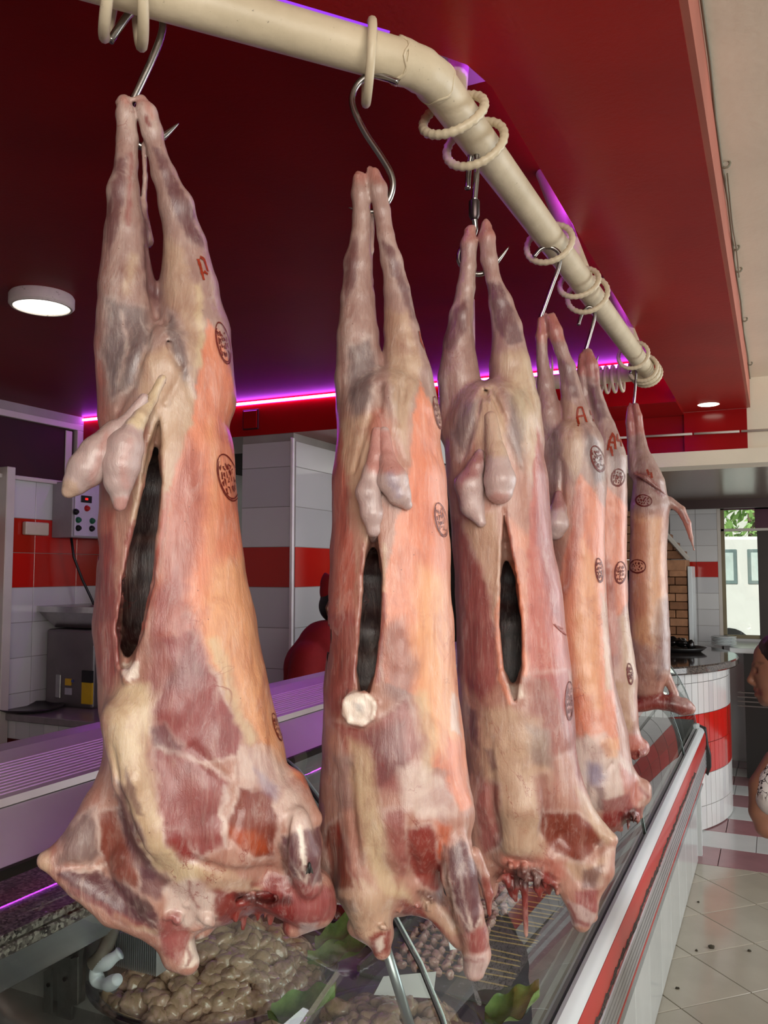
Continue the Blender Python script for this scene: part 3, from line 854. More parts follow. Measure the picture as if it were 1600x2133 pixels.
class Field:
    def __init__(self, lo, hi, h):
        self.h = h
        self.lo = np.array(lo, float)
        self.n = np.ceil((np.array(hi) - self.lo) / h).astype(int) + 1
        self.F = np.full(tuple(self.n), 0.2, np.float32)
        self.ax = [self.lo[i] + h * np.arange(self.n[i]) for i in range(3)]
    def _win(self, lo, hi):
        a = np.clip(np.floor((np.array(lo) - self.lo) / self.h).astype(int), 0, self.n - 1)
        b = np.clip(np.ceil((np.array(hi) - self.lo) / self.h).astype(int) + 1, 1, self.n)
        return a, b
    def chain(self, pts, k=0.01, op='add', sw=1.0):
        """tapered capsules along pts = [(u, v, w, r)]; sw stretches the section in depth"""
        P = np.array(pts, float)
        m = k + 3 * self.h
        segs = list(zip(P[:-1], P[1:])) if len(P) > 1 else [(P[0], P[0])]
        R = P[:, 3].max() + m
        lo = P[:, :3].min(0) - [R, R, R * max(sw, 1)]
        hi = P[:, :3].max(0) + [R, R, R * max(sw, 1)]
        a, b = self._win(lo, hi)
        if np.any(b <= a): return
        sl = tuple(slice(x, y) for x, y in zip(a, b))
        U = self.ax[0][sl[0]][:, None, None]; V = self.ax[1][sl[1]][None, :, None]; Wd = self.ax[2][sl[2]][None, None, :] / sw
        d = None
        for A, B in segs:
            ab = (B - A)[:3].copy(); ab[2] /= sw
            au, av, aw = A[0], A[1], A[2] / sw
            L = float(ab @ ab)
            pu, pv, pw = U - au, V - av, Wd - aw
            if L > 1e-12:
                t = np.clip((pu * ab[0] + pv * ab[1] + pw * ab[2]) / L, 0, 1)
            else:
                t = np.zeros((1, 1, 1))
            q = np.sqrt((pu - t * ab[0]) ** 2 + (pv - t * ab[1]) ** 2 + (pw - t * ab[2]) ** 2) - (A[3] + t * (B[3] - A[3]))
            q = q.astype(np.float32)
            if d is None: d = q
            else:
                kk = 0.004
                hh = np.clip(0.5 + 0.5 * (d - q) / kk, 0, 1)
                d = d * (1 - hh) + q * hh - kk * hh * (1 - hh)
        F = self.F[sl]
        if op == 'add':
            hh = np.clip(0.5 + 0.5 * (F - d) / k, 0, 1)
            self.F[sl] = F * (1 - hh) + d * hh - k * hh * (1 - hh)
        else:
            d = -d
            hh = np.clip(0.5 - 0.5 * (F - d) / k, 0, 1)
            self.F[sl] = F * (1 - hh) + d * hh + k * hh * (1 - hh)
    def sample(self, p):
        q = (np.asarray(p) - self.lo) / self.h
        i = np.clip(np.floor(q).astype(int), 0, self.n - 2)
        f = np.clip(q - i, 0, 1)
        out = 0
        for a in (0, 1):
            for b in (0, 1):
                for c in (0, 1):
                    w = (f[..., 0] if a else 1 - f[..., 0]) * (f[..., 1] if b else 1 - f[..., 1]) * (f[..., 2] if c else 1 - f[..., 2])
                    out = out + w * self.F[i[..., 0] + a, i[..., 1] + b, i[..., 2] + c]
        return out
    def roughen(self, amps, seed=0):
        """low relief noise, only evaluated close to the surface"""
        idx = np.argwhere(np.abs(self.F) < 0.012)
        p = self.lo + idx * self.h
        dv = 0
        for (amp, size, st) in amps:
            dv = dv + amp * fnoise(p / np.array([size, size * st, size]), seed + int(size * 1e4), 2)
        self.F[idx[:, 0], idx[:, 1], idx[:, 2]] += dv.astype(np.float32)
    def nets(self):
        F = self.F; h = self.h
        ins = F < 0
        n = np.array(F.shape)
        s = np.zeros(tuple(n - 1), np.uint8)
        for a in (0, 1):
            for b in (0, 1):
                for c in (0, 1):
                    s += ins[a:n[0] - 1 + a, b:n[1] - 1 + b, c:n[2] - 1 + c]
        mixed = (s > 0) & (s < 8)
        cells = np.argwhere(mixed)
        idx = np.full(tuple(n - 1), -1, np.int64)
        idx[mixed] = np.arange(len(cells))
        acc = np.zeros((len(cells), 3)); cnt = np.zeros(len(cells))
        corners = [(a, b, c) for a in (0, 1) for b in (0, 1) for c in (0, 1)]
        for c0 in corners:
            for ax in range(3):
                if c0[ax]: continue
                c1 = list(c0); c1[ax] = 1
                f0 = F[cells[:, 0] + c0[0], cells[:, 1] + c0[1], cells[:, 2] + c0[2]]
                f1 = F[cells[:, 0] + c1[0], cells[:, 1] + c1[1], cells[:, 2] + c1[2]]
                x = (f0 < 0) != (f1 < 0)
                t = np.where(x, f0 / np.where(x, f0 - f1, 1), 0)
                for d in range(3):
                    acc[:, d] += np.where(x, c0[d] + (t if d == ax else 0), 0)
                cnt += x
        verts = self.lo + (cells + acc / cnt[:, None]) * h
        quads = []
        for ax in range(3):
            b, c = (ax + 1) % 3, (ax + 2) % 3
            sl0 = [slice(None)] * 3; sl1 = [slice(None)] * 3
            sl0[ax] = slice(0, n[ax] - 1); sl1[ax] = slice(1, n[ax])
            e = np.argwhere(ins[tuple(sl0)] != ins[tuple(sl1)])
            e = e[(e[:, b] > 0) & (e[:, c] > 0) & (e[:, b] < n[b] - 1) & (e[:, c] < n[c] - 1)]
            if not len(e): continue
            q = []
            for (db, dc) in ((-1, -1), (0, -1), (0, 0), (-1, 0)):
                g = e.copy(); g[:, b] += db; g[:, c] += dc
                q.append(idx[g[:, 0], g[:, 1], g[:, 2]])
            q = np.stack(q, 1)
            flip = ~ins[e[:, 0], e[:, 1], e[:, 2]]
            q[flip] = q[flip][:, ::-1]
            quads.append(q)
        q = np.concatenate(quads)
        q = q[(q >= 0).all(1)]
        return verts, q

def fast_mesh(name, verts, quads, mat, colors=None):
    me = bpy.data.meshes.new(name)
    me.vertices.add(len(verts)); me.vertices.foreach_set('co', np.ascontiguousarray(verts, np.float32).ravel())
    me.loops.add(len(quads) * 4); me.loops.foreach_set('vertex_index', quads.ravel().astype(np.int32))
    me.polygons.add(len(quads))
    me.polygons.foreach_set('loop_start', (np.arange(len(quads)) * 4).astype(np.int32))
    me.polygons.foreach_set('use_smooth', np.ones(len(quads), bool))
    if colors is not None:
        at = me.color_attributes.new('Col', 'FLOAT_COLOR', 'POINT')
        at.data.foreach_set('color', np.ascontiguousarray(colors, np.float32).ravel())
    me.materials.append(mat)
    me.update(calc_edges=True)
    me.validate()
    return me

class Hung:
    """frame of a hanging carcass: u to the right, v up, w towards the viewer's side, origin on its hook axis at eye height"""
    def __init__(self, x, y):
        self.x, self.y = x, y
        self.D = math.hypot(x, y)
        self.fwd = Vector((x, y, 0)) / self.D
        self.right = Vector((self.fwd.y, -self.fwd.x, 0))
        self.rz = math.atan2(self.right.y, self.right.x)
    def px(self, px, py, w=0.0):
        d = ray(px, py)
        t = (self.D - w) / d.dot(self.fwd)
        return (t * d.dot(self.right), t * d.z)
    def m(self, px, py, w=0.0):
        a = self.px(px, py, w); b = self.px(px + 10, py, w)
        return abs(b[0] - a[0]) / 10
    def proj(self, V):
        """(n,3) u,v,w -> photograph pixels"""
        f = self.D - V[:, 2]
        X = V[:, 0] * self.right.x + f * self.fwd.x
        Y = V[:, 0] * self.right.y + f * self.fwd.y
        cs, sn = math.cos(-YAW), math.sin(-YAW)
        a = X * cs - Y * sn; g = X * sn + Y * cs
        cp, sp = math.cos(PITCH), math.sin(PITCH)
        depth = g * cp + V[:, 1] * sp; up = -g * sp + V[:, 1] * cp
        return np.stack([CX + FPX * a / depth, CY - FPX * up / depth], 1)
    def local(self, V):
        return np.stack([V[:, 0], -V[:, 2], V[:, 1]], 1)
    def pts(self, lst, field=None):
        out = []
        for (x, y, w, r) in lst:
            s = self.m(x, y)
            if w is None or isinstance(w, str):
                off = float(w) * s if isinstance(w, str) else 0.0
                ws = np.linspace(0.35, -0.2, 276)
                q = np.array([(*self.px(x, y, ww), ww) for ww in ws])
                F = field.sample(q)
                i = np.argmax(F < 0)
                wm = ws[i] + off if (F < 0).any() else off
            else:
                wm = w * s
            u, v = self.px(x, y, wm)
            out.append((u, v, wm, r * s * (self.D - wm) / self.D))
        return out

def poly_sd(P, poly):
    """signed distance (negative inside) from points (n,2) to a closed polygon"""
    poly = np.array(poly, float)
    d = np.full(len(P), 1e18); inside = np.zeros(len(P), bool)
    for i in range(len(poly)):
        a, b = poly[i - 1], poly[i]
        e = b - a; w = P - a
        t = np.clip((w @ e) / max(e @ e, 1e-9), 0, 1)
        dd = w - t[:, None] * e
        d = np.minimum(d, (dd ** 2).sum(1))
        c = ((a[1] > P[:, 1]) != (b[1] > P[:, 1]))
        with np.errstate(divide='ignore', invalid='ignore'):
            xx = (b[0] - a[0]) * (P[:, 1] - a[1]) / (b[1] - a[1] if b[1] != a[1] else 1e-9) + a[0]
        inside ^= c & (P[:, 0] < xx)
    d = np.sqrt(d)
    return np.where(inside, -d, d)

def line_d(P, pts):
    pts = np.array(pts, float)
    d = np.full(len(P), 1e18)
    for a, b in zip(pts[:-1], pts[1:]):
        e = b - a; w = P - a
        t = np.clip((w @ e) / max(e @ e, 1e-9), 0, 1)
        d = np.minimum(d, ((w - t[:, None] * e) ** 2).sum(1))
    return np.sqrt(d)

PAL = dict(cream=(190, 160, 134), white=(216, 196, 186), salmon=(216, 134, 102), tan=(224, 166, 120), pink=(142, 66, 66), mauve=(94, 54, 62),
           grey=(112, 102, 104), membrane=(158, 130, 122), brownred=(120, 42, 24), red=(130, 28, 22), dark=(60, 14, 14), blood=(122, 8, 8), fat=(206, 184, 148),
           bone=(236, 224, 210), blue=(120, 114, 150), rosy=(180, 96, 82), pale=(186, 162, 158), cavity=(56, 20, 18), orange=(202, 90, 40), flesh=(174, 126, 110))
PALL = {k: np.array(lin(v)) for k, v in PAL.items()}
def flesh_material(name, rough=0.40, frost=0.55, k=1.0):
    m = NT(name)
    vc = m.n('ShaderNodeVertexColor', layer_name='Col')
    vec = m.coord()
    C = vc.outputs['Color']; A = vc.outputs['Alpha']
    s1 = m.noise(m.coord((1, 1, 0.16)), 70, 8, 0.66, 0.9)        # fibres
    p1 = m.noise(m.coord((1, 1, 0.6)), 15, 7, 0.62, 1.4)         # translucent patches
    p2 = m.noise(m.coord((1, 1, 0.35), rot=(0.3, 0.2, 0.4)), 40, 8, 0.74, 0.5)
    fine = m.noise(m.coord((1, 1, 0.10), rot=(0.1, 0.25, 0)), 210, 4, 0.6, 0.3)
    vein = m.noise(vec, 11, 5, 0.55, 1.8)
    c = m.mix(m.ramp(s1, [(0.28, (0.48 * k,)), (0.52, (0.0,))]), C, (0.66, 0.46, 0.42), 'MULTIPLY')
    c = m.mix(m.ramp(s1, [(0.55, (0.0,)), (0.78, (0.22 * k,))]), c, lin((232, 208, 190)))
    c = m.mix(m.ramp(p1, [(0.28, (0.70 * k,)), (0.50, (0.0,))]), c, (0.62, 0.44, 0.45), 'MULTIPLY')
    c = m.mix(m.ramp(p1, [(0.56, (0.0,)), (0.80, (0.10 * k,))]), c, lin((226, 206, 192)))
    # white connective tissue: streaks and a fine web
    f1 = m.ramp(p2, [(0.54, (0,)), (0.66, (1,))])
    c = m.mix(m.ramp(fine, [(0.52, (0,)), (0.72, (0.13 * k,))]), c, lin((232, 210, 196)))
    c = m.mix(m.ramp(fine, [(0.30, (0.15 * k,)), (0.48, (0,))]), c, (0.62, 0.42, 0.40), 'MULTIPLY')
    am = m.math('ADD', A, 0.10)
    c = m.mix(m.math('MULTIPLY', m.math('MULTIPLY', f1, am), frost, True), c, lin((238, 228, 220)))
    # thin red vessels
    rv = m.math('ABSOLUTE', m.math('SUBTRACT', vein, 0.5))
    fv = m.math('MULTIPLY', m.ramp(rv, [(0.0, (1,)), (0.008, (0,))]), m.ramp(m.noise(vec, 7, 2), [(0.56, (0,)), (0.64, (0.7,))]))
    c = m.mix(fv, c, lin((132, 36, 30)))
    sp = m.n('ShaderNodeTexVoronoi'); sp.inputs['Scale'].default_value = 60
    m.l(vec, sp.inputs['Vector'])
    c = m.mix(m.ramp(sp.outputs['Distance'], [(0.03, (0.7,)), (0.055, (0,))]), c, (0.10, 0.03, 0.02))
    m.base(c)
    m.set(Roughness=m.ramp(p2, [(0.3, (rough - 0.12,)), (0.7, (rough + 0.14,))]), Subsurface_Weight=0.10, Subsurface_Scale=0.005, Coat_Weight=0.65, Coat_Roughness=0.20)
    m.b.inputs['Subsurface Radius'].default_value = (1.0, 0.35, 0.2)
    h = m.math('ADD', m.math('MULTIPLY', s1, 0.55), m.math('ADD', m.math('MULTIPLY', p2, 0.8), m.math('MULTIPLY', fine, 0.16)))
    bp = m.bump(h, 0.55, 0.005)
    b2 = m.n('ShaderNodeBump'); b2.inputs['Strength'].default_value = 0.30; b2.inputs['Distance'].default_value = 0.004
    m.l(h, b2.inputs['Height']); m.l(b2.outputs['Normal'], m.b.inputs['Coat Normal'])
    return m.mat
SC = 0.917
ZP = 0.66                      # pipe axis above eye height
HOOKS = [(-0.66, 0.727), (-0.456, 0.926), (-0.40, 1.182), (-0.394, 1.596), (-0.394, 1.972), (-0.376, 2.75)]
M_FLESH = flesh_material('flesh')
M_GLAND = flesh_material('gland_skin', 0.30, 0.35, 0.55)

def chain_dist(V, pts, sw=1.0):
    P = np.array(pts, float); d = np.full(len(V), 1e9)
    X = V.copy(); X[:, 2] = X[:, 2] / sw
    for A, B in (zip(P[:-1], P[1:]) if len(P) > 1 else [(P[0], P[0])]):
        a = A[:3].copy(); b = B[:3].copy(); a[2] /= sw; b[2] /= sw
        e = b - a; L = e @ e
        t = np.clip(((X - a) @ e) / max(L, 1e-12), 0, 1)
        d = np.minimum(d, np.linalg.norm(X - a - t[:, None] * e, axis=1) - (A[3] + t * (B[3] - A[3])))
    return d

def paint_verts(H, V, ops, base, seed, cav=None, base_alpha=0.22):
    n = len(V)
    C = np.tile(PALL[base], (n, 1)); A = np.full(n, base_alpha)
    P = H.proj(V)
    s = H.m(P[:, 0].mean(), P[:, 1].mean())
    q = V / s
    warp = np.stack([fnoise(q / 30, seed + 1, 3), fnoise(q / 30, seed + 5, 3)], 1) * 9 * (0.00057 / s)
    warp = warp + np.stack([fnoise(q / 9, seed + 21, 2), fnoise(q / 9, seed + 25, 2)], 1) * 3.5 * (0.00057 / s)
    Pw = P + warp
    mott = fnoise(q / 45, seed + 9, 3)
    for op in ops:
        kind, cname, pts, soft, alpha = op[:5]
        rim = op[5] if len(op) > 5 else 0
        c = PALL[cname]
        if kind == 'poly':
            sd = poly_sd(Pw, pts)
        else:
            sd = line_d(Pw, pts) - op[6]
        soft = soft * 0.9
        m = np.clip(0.5 - sd / (2 * max(soft, 0.5)), 0, 1)
        m = m * m * (3 - 2 * m) * alpha * np.clip(0.98 + 0.14 * mott, 0.3, 1)
        C = C * (1 - m[:, None]) + c * m[:, None]
        if rim:
            r = np.exp(-((sd - 2.0) / 5.0) ** 2) * rim * 0.9 * np.clip(0.6 + 1.2 * mott, 0, 1)
            C = C * (1 - r[:, None]) + PALL['white'] * r[:, None]
            A = np.maximum(A, r * 0.9)
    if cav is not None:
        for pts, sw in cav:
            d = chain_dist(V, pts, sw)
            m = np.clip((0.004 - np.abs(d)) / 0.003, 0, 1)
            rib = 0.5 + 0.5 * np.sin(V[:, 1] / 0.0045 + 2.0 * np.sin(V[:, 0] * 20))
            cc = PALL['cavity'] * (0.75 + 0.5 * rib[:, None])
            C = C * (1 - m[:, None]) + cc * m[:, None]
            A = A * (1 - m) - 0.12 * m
    return np.concatenate([np.clip(C, 0, 1), A[:, None]], 1)

def sdf_object(H, name, bounds, ops, pops, base, h, mat, parent, zoff, seed, rough=((0.0026, 0.05, 1.8), (0.0012, 0.017, 1.7)), field_from=None, base_alpha=0.22):
    x0, y0, x1, y1, w0, w1 = bounds
    s = H.m((x0 + x1) / 2, (y0 + y1) / 2)
    cs = [H.px(x, y, w * s) for x in (x0, x1) for y in (y0, y1) for w in (w0, w1)]
    lo = (min(c[0] for c in cs), min(c[1] for c in cs), w0 * s); hi = (max(c[0] for c in cs), max(c[1] for c in cs), w1 * s)
    fl = Field(lo, hi, h)
    cav = []
    for op in ops:
        kind, pts, k = op[:3]
        sw = op[3] if len(op) > 3 else 1.0
        pp = H.pts(pts, field_from or fl)
        if kind in ('sub', 'cav'):
            fl.chain(pp, max(k * s, 0.0012), 'sub', sw)
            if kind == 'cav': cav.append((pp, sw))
        else:
            fl.chain(pp, max(k * s, 0.0012), 'add', sw)
    if rough: fl.roughen(rough, seed)
    V, Q = fl.nets()
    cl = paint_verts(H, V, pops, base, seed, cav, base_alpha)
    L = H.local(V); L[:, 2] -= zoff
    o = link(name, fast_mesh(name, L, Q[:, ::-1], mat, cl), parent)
    return o, fl

def carcass(idx, label, bounds, ops, pops, base, h, seed):
    H = Hung(*HOOKS[idx])
    zoff = 0.55
    root = empty('hanging_carcass', (H.x, H.y, EH + zoff), H.rz)
    tag(root, label, 'carcass', 'carcasses hanging from the meat rail')
    body, fl = sdf_object(H, 'body', bounds, ops, pops, base, h, M_FLESH, root, zoff, seed)
    return H, root, fl, zoff
# ================================================================== meat rail
M_PIPE = NT('cream_pipe_paint')
_v = M_PIPE.coord()
_n = M_PIPE.noise(_v, 9, 5)
_c = M_PIPE.ramp(_n, [(0.3, lin((188, 174, 146))), (0.7, lin((214, 200, 172)))])
_s = M_PIPE.noise(_v, 130, 6, 0.75)
_f = M_PIPE.math('MULTIPLY', M_PIPE.ramp(_s, [(0.64, (0,)), (0.68, (1,))]), M_PIPE.ramp(M_PIPE.noise(_v, 14, 3), [(0.45, (0,)), (0.62, (1,))]))
M_PIPE.base(M_PIPE.mix(_f, _c, lin((62, 52, 40))))
M_PIPE.set(Roughness=0.42)
M_PIPE.bump(M_PIPE.noise(_v, 45, 5), 0.3, 0.003)
M_PIPE = M_PIPE.mat
PR = 0.0275
PZ = Z(ZP)
pL = Vector((-0.95, 0.335, PZ)); pE = Vector((-0.399, 0.983, PZ)); pF = Vector((-0.367, 2.82, PZ)); pB = Vector((-1.05, 2.90, PZ))
pF2 = Vector((-0.367, 2.87, PZ))
rail = empty('meat_rail', (-0.395, 1.7, Z(1.0)))
tag(rail, 'cream painted pipe rail bending above the counter', 'meat rail')
def rp(mb, name, mat=M_PIPE, **kw):
    o = mb.build(name, mat, smooth='auto', **kw)
    o.parent = rail; o.location = (0.395, -1.7, -Z(1.0))
    return o
d1 = (pE - pL).normalized(); d2 = (pF - pE).normalized()
rp(MB().tube([pL, pE - d1 * 0.035], PR, 28), 'pipe')
el = []
for i in range(9):
    t = i / 8
    a, b, c = pE - d1 * 0.04, pE, pE + d2 * 0.04
    el.append(a * (1 - t) ** 2 + b * 2 * t * (1 - t) + c * t * t)
rp(MB().tube(el, [PR + 0.0008 + 0.0012 * (i in (0, 8)) + 0.0008 * math.sin(i * 2.1) for i in range(9)], 28), 'welded_elbow')
rp(MB().tube([pE + d2 * 0.035, pF], PR, 28), 'pipe')
for q in (pE - d1 * 0.04, pE + d2 * 0.035):
    dd = d1 if q is not None and (q - pE).dot(d1) < 0 else d2
    ax = dd.orthogonal().normalized(); ay = dd.cross(ax)
    rp(MB().tube([q + (ax * math.cos(a) + ay * math.sin(a)) * (PR + 0.0004) + dd * 0.004 * math.sin(a * 5) for a in [i * math.pi / 16 for i in range(32)]], 0.0022, 6, closed=True), 'weld_bead')
rp(MB().tube([pF, pF + Vector((0.0, 0.02, 0)), pF + Vector((-0.03, 0.045, 0)), Vector((-0.45, 2.875, PZ)), pB], [PR, PR, PR, PR * 0.92, PR * 0.92], 24), 'back_pipe')
for q, t_ in ((Vector((-0.398, 1.08, PZ)), (-0.52, 1.46)), (Vector((-0.38, 1.96, PZ)), (-0.50, 2.02)), (Vector((-0.372, 2.80, PZ)), (-0.49, 2.86)), (Vector((-1.0, 2.89, PZ)), (-1.0, 2.89))):
    rp(MB().tube([q, Vector((t_[0], t_[1], Z(1.0)))], 0.02, 16), 'support_post')
cp = MB().box((-0.60, 1.34, Z(0.985)), (-0.42, 1.56, Z(0.999))).build('ceiling_plate', M_TRIM, bevel=0.002)
cp.parent = rail; cp.location = (0.395, -1.7, -Z(1.0))

def rail_led(a, b, label):
    mid = (a + b) / 2
    fw = Vector((mid.x, mid.y, 0)); e = math.atan2(ZP, fw.length); fw.normalize()
    dr = (b - a).normalized()
    fw = (fw - dr * fw.dot(dr)).normalized()
    n = (Vector((0, 0, 1)) * math.cos(e) - fw * math.sin(e)).normalized()
    r = empty('led_strip', mid); tag(r, label, 'light strip')
    MB().tube([a - mid + n * (PR + 0.0012), b - mid + n * (PR + 0.0012)], 0.0016, 8).build('light_tube', M_LED2, r, smooth=True)
rail_led(pL + d1 * 0.02, pE - d1 * 0.06, 'violet light strip along the top of the bent left end of the meat rail')
rail_led(pE + d2 * 0.3, pF - d2 * 0.02, 'violet light strip along the top of the long straight meat rail')
def rope_ring(c, axis, rad, thick, tilt=0.0, twist=True, name='hanging_ring', label=None):
    ax = Vector(axis).normalized()
    up = Vector((0, 0, 1)); sd = ax.cross(up).normalized()
    up2 = (up * math.cos(tilt) + ax * math.sin(tilt))
    n = 72 if twist else 36
    pts = []; rr = []
    for i in range(n):
        a = 2 * math.pi * i / n
        pts.append(Vector(c) + (sd * math.cos(a) + up2 * math.sin(a)) * rad)
        rr.append(thick * (1 + (0.14 * math.sin(a * 26) if twist else 0)))
    o = MB().tube(pts, rr, 10, closed=True).build(name, M_PIPE, smooth=True)
    tag(o, label, 'ring', 'iron rings on the meat rail')
    return o
def at_pipe(px, py): return onz(px, py, ZP)
# rings: centre sits below the pipe axis so that the ring hangs on it
def ring_at(P, ax, rad, th, tilt, label, twist=True):
    P = Vector(P)
    c = P + Vector((0, 0, PR + th - rad))
    rope_ring(c, ax, rad, th, tilt, twist, label=label)
q1 = pL + d1 * ((onz(290, -20, ZP) - pL).dot(d1)); q0 = pL + d1 * ((onz(232, -35, ZP) - pL).dot(d1))
q2 = pL + d1 * ((onz(765, 115, ZP) - pL).dot(d1))
ring_at(q0, Hung(q0.x, q0.y).right + d1 * 0.25, 0.047, 0.0065, 0.15, 'smooth painted ring at the far left end of the rail', False)
ring_at(q1, Hung(q1.x, q1.y).right + d1 * 0.25, 0.047, 0.0065, -0.1, 'smooth painted ring carrying the leftmost hook', False)
ring_at(q2, Hung(q2.x, q2.y).right + d1 * 0.25, 0.047, 0.006, 0.05, 'smooth ring carrying the second hook, left of the rail bend', False)
def alongB(px, py): return pE + d2 * ((onz(px, py, ZP) - pE).dot(d2))
ring_at(alongB(945, 222), d2, 0.046, 0.0065, 0.55, 'ribbed ring just right of the rail bend')
ring_at(alongB(985, 285), d2, 0.046, 0.0065, 0.4, 'ribbed ring carrying the swivel hook')
ring_at(alongB(1142, 495), d2, 0.046, 0.006, 0.35, 'single ribbed ring carrying the fourth hook')
ring_at(alongB(1200, 580), d2, 0.044, 0.006, 0.5, 'first of the paired ribbed rings by the middle support post')
ring_at(alongB(1214, 604), d2, 0.047, 0.006, 0.3, 'second of the paired ribbed rings by the middle support post')
ring_at(alongB(1316, 733), d2, 0.044, 0.006, 0.25, 'ribbed ring carrying the farthest hook')
for i in range(4):
    ring_at(alongB(1338, 760) + d2 * 0.028 * i, d2, 0.044 + 0.002 * (i % 2), 0.006, 0.2 + 0.05 * i, ('nearest', 'second', 'third', 'last')[i] + ' ribbed ring in the cluster at the far rail corner')
for i in range(5):
    ring_at(Vector((-0.455 - 0.024 * i, 2.876 + 0.001 * i, PZ)), (1, -0.02, 0), 0.044, 0.0055, 0.1 * (i - 2) * 0.4, ('rightmost', 'second from right', 'middle', 'second from left', 'leftmost')[i] + ' smooth ring of the row on the rear cross pipe', False)

# ================================================================== hooks
M_HOOK = paint('steel_hook', (150, 146, 142), 0.22, 0.12, 20, metal=1.0)
def smooth_path(P, n=6):
    P = [Vector(p) for p in P]; out = []
    for i in range(len(P) - 1):
        p0 = P[max(i - 1, 0)]; p1 = P[i]; p2 = P[i + 1]; p3 = P[min(i + 2, len(P) - 1)]
        for k in range(n):
            t = k / n
            out.append(0.5 * ((2 * p1) + (p2 - p0) * t + (2 * p0 - 5 * p1 + 4 * p2 - p3) * t * t + (3 * p1 - p0 - 3 * p2 + p3) * t ** 3))
    out.append(P[-1])
    return out
def hook(idx, path, r, label, tip=True, root=None, name='meat_hook'):
    H = Hung(*HOOKS[idx])
    pts = []
    for (x, y, w) in path:
        s = H.m(x, y); u, v = H.px(x, y, w * s)
        pts.append(Vector((u, -w * s, v - 0.6)))
    sp_ = smooth_path(pts)
    n = len(sp_)
    rr = [r] * n
    if tip:
        for k in range(6): rr[n - 1 - k] = r * (0.12 + 0.88 * k / 6)
    if root is None:
        root = empty(name, (H.x, H.y, EH + 0.6), H.rz)
        tag(root, label, 'hook', 'steel meat hooks on the rail')
    MB().tube(sp_, rr, 14).build('hook_rod', M_HOOK, root, smooth=True)
    return root, H
hook(0, [(229, 86, 12), (250, 54, 12), (272, 26, 10), (298, 12, 6), (326, 20, 2), (339, 46, 0), (334, 80, 0), (316, 125, -2), (295, 170, -6), (274, 215, -10), (268, 245, -14), (276, 290, -20), (305, 306, -24), (340, 284, -24), (373, 256, -22)], 0.0046, 'steel meat hook holding the nearest carcass on the left')
hook(1, [(829, 171, 6), (800, 160, 4), (775, 157, 2), (750, 170, 0), (735, 195, 0), (736, 225, 0), (760, 275, 0), (795, 328, 0), (814, 362, 0), (818, 390, -2), (808, 420, -6), (785, 440, -10), (757, 440, -12), (726, 432, -12)], 0.0042, 'long bent steel hook left of the rail bend')
hk3, H_ = hook(2, [(974, 394, -6), (977, 350, -6), (984, 306, 0), (992, 318, 4), (993, 360, 4), (988, 420, 4)], 0.0046, 'swivel meat hook with a dark steel barrel', tip=False)
MB().tube([Vector((H_.px(988, yy)[0], 0, H_.px(988, yy)[1] - 0.6)) for yy in (416, 420, 450, 457)], [0.006, 0.0085, 0.0085, 0.006], 16).build('swivel_barrel', paint('dark_steel', (70, 60, 60), 0.3, metal=0.9), hk3, smooth='auto')
hook(2, [(988, 455, 2), (990, 480, -6), (980, 500, -14), (960, 520, -18), (957, 545, -20), (975, 565, -20), (1005, 570, -20), (1035, 545, -18), (1060, 514, -16)], 0.0042, '', root=hk3)
hook(3, [(1112, 535, 8), (1128, 518, 6), (1150, 516, 2), (1166, 530, 0), (1164, 556, 0), (1150, 595, 0), (1134, 640, -2), (1126, 665, -4), (1132, 690, -8), (1150, 698, -10), (1168, 682, -10)], 0.0042, 'steel hook holding the fourth carcass along the rail')
hook(4, [(1205, 677, 8), (1212, 655, 6), (1224, 640, 2), (1237, 644, 0), (1238, 664, 0), (1230, 695, 0), (1220, 730, -2), (1216, 750, -6), (1224, 768, -10), (1238, 762, -10), (1247, 740, -10)], 0.0042, 'steel hook holding the fifth carcass along the rail')
hook(5, [(1312, 778, 4), (1318, 768, 2), (1325, 772, 0), (1324, 800, 0), (1321, 838, 0), (1318, 852, -4), (1324, 862, -6), (1330, 850, -6)], 0.0042, 'steel hook holding the farthest carcass at the rail end')
def shreds(x0, y0, x1, y1, w0, w1, n, r0, r1, ln, seed, drop=0.4):
    """ragged strands of cut meat"""
    rd = random.Random(seed); out = []
    for _ in range(n):
        x, y, w = rd.uniform(x0, x1), rd.uniform(y0, y1), rd.uniform(w0, w1)
        dx, dy = rd.uniform(-1, 1) * ln, rd.uniform(-0.3, 1) * ln
        r = rd.uniform(r0, r1)
        if rd.random() < drop: dx *= 0.15; dy = ln * rd.uniform(0.8, 1.6)
        out.append(('add', [(x, y, w, r * 1.3), (x + dx * 0.5, y + dy * 0.5, w + rd.uniform(-6, 10), r), (x + dx, y + dy, w + rd.uniform(-4, 8), r * 0.55)], 2.5))
    return out
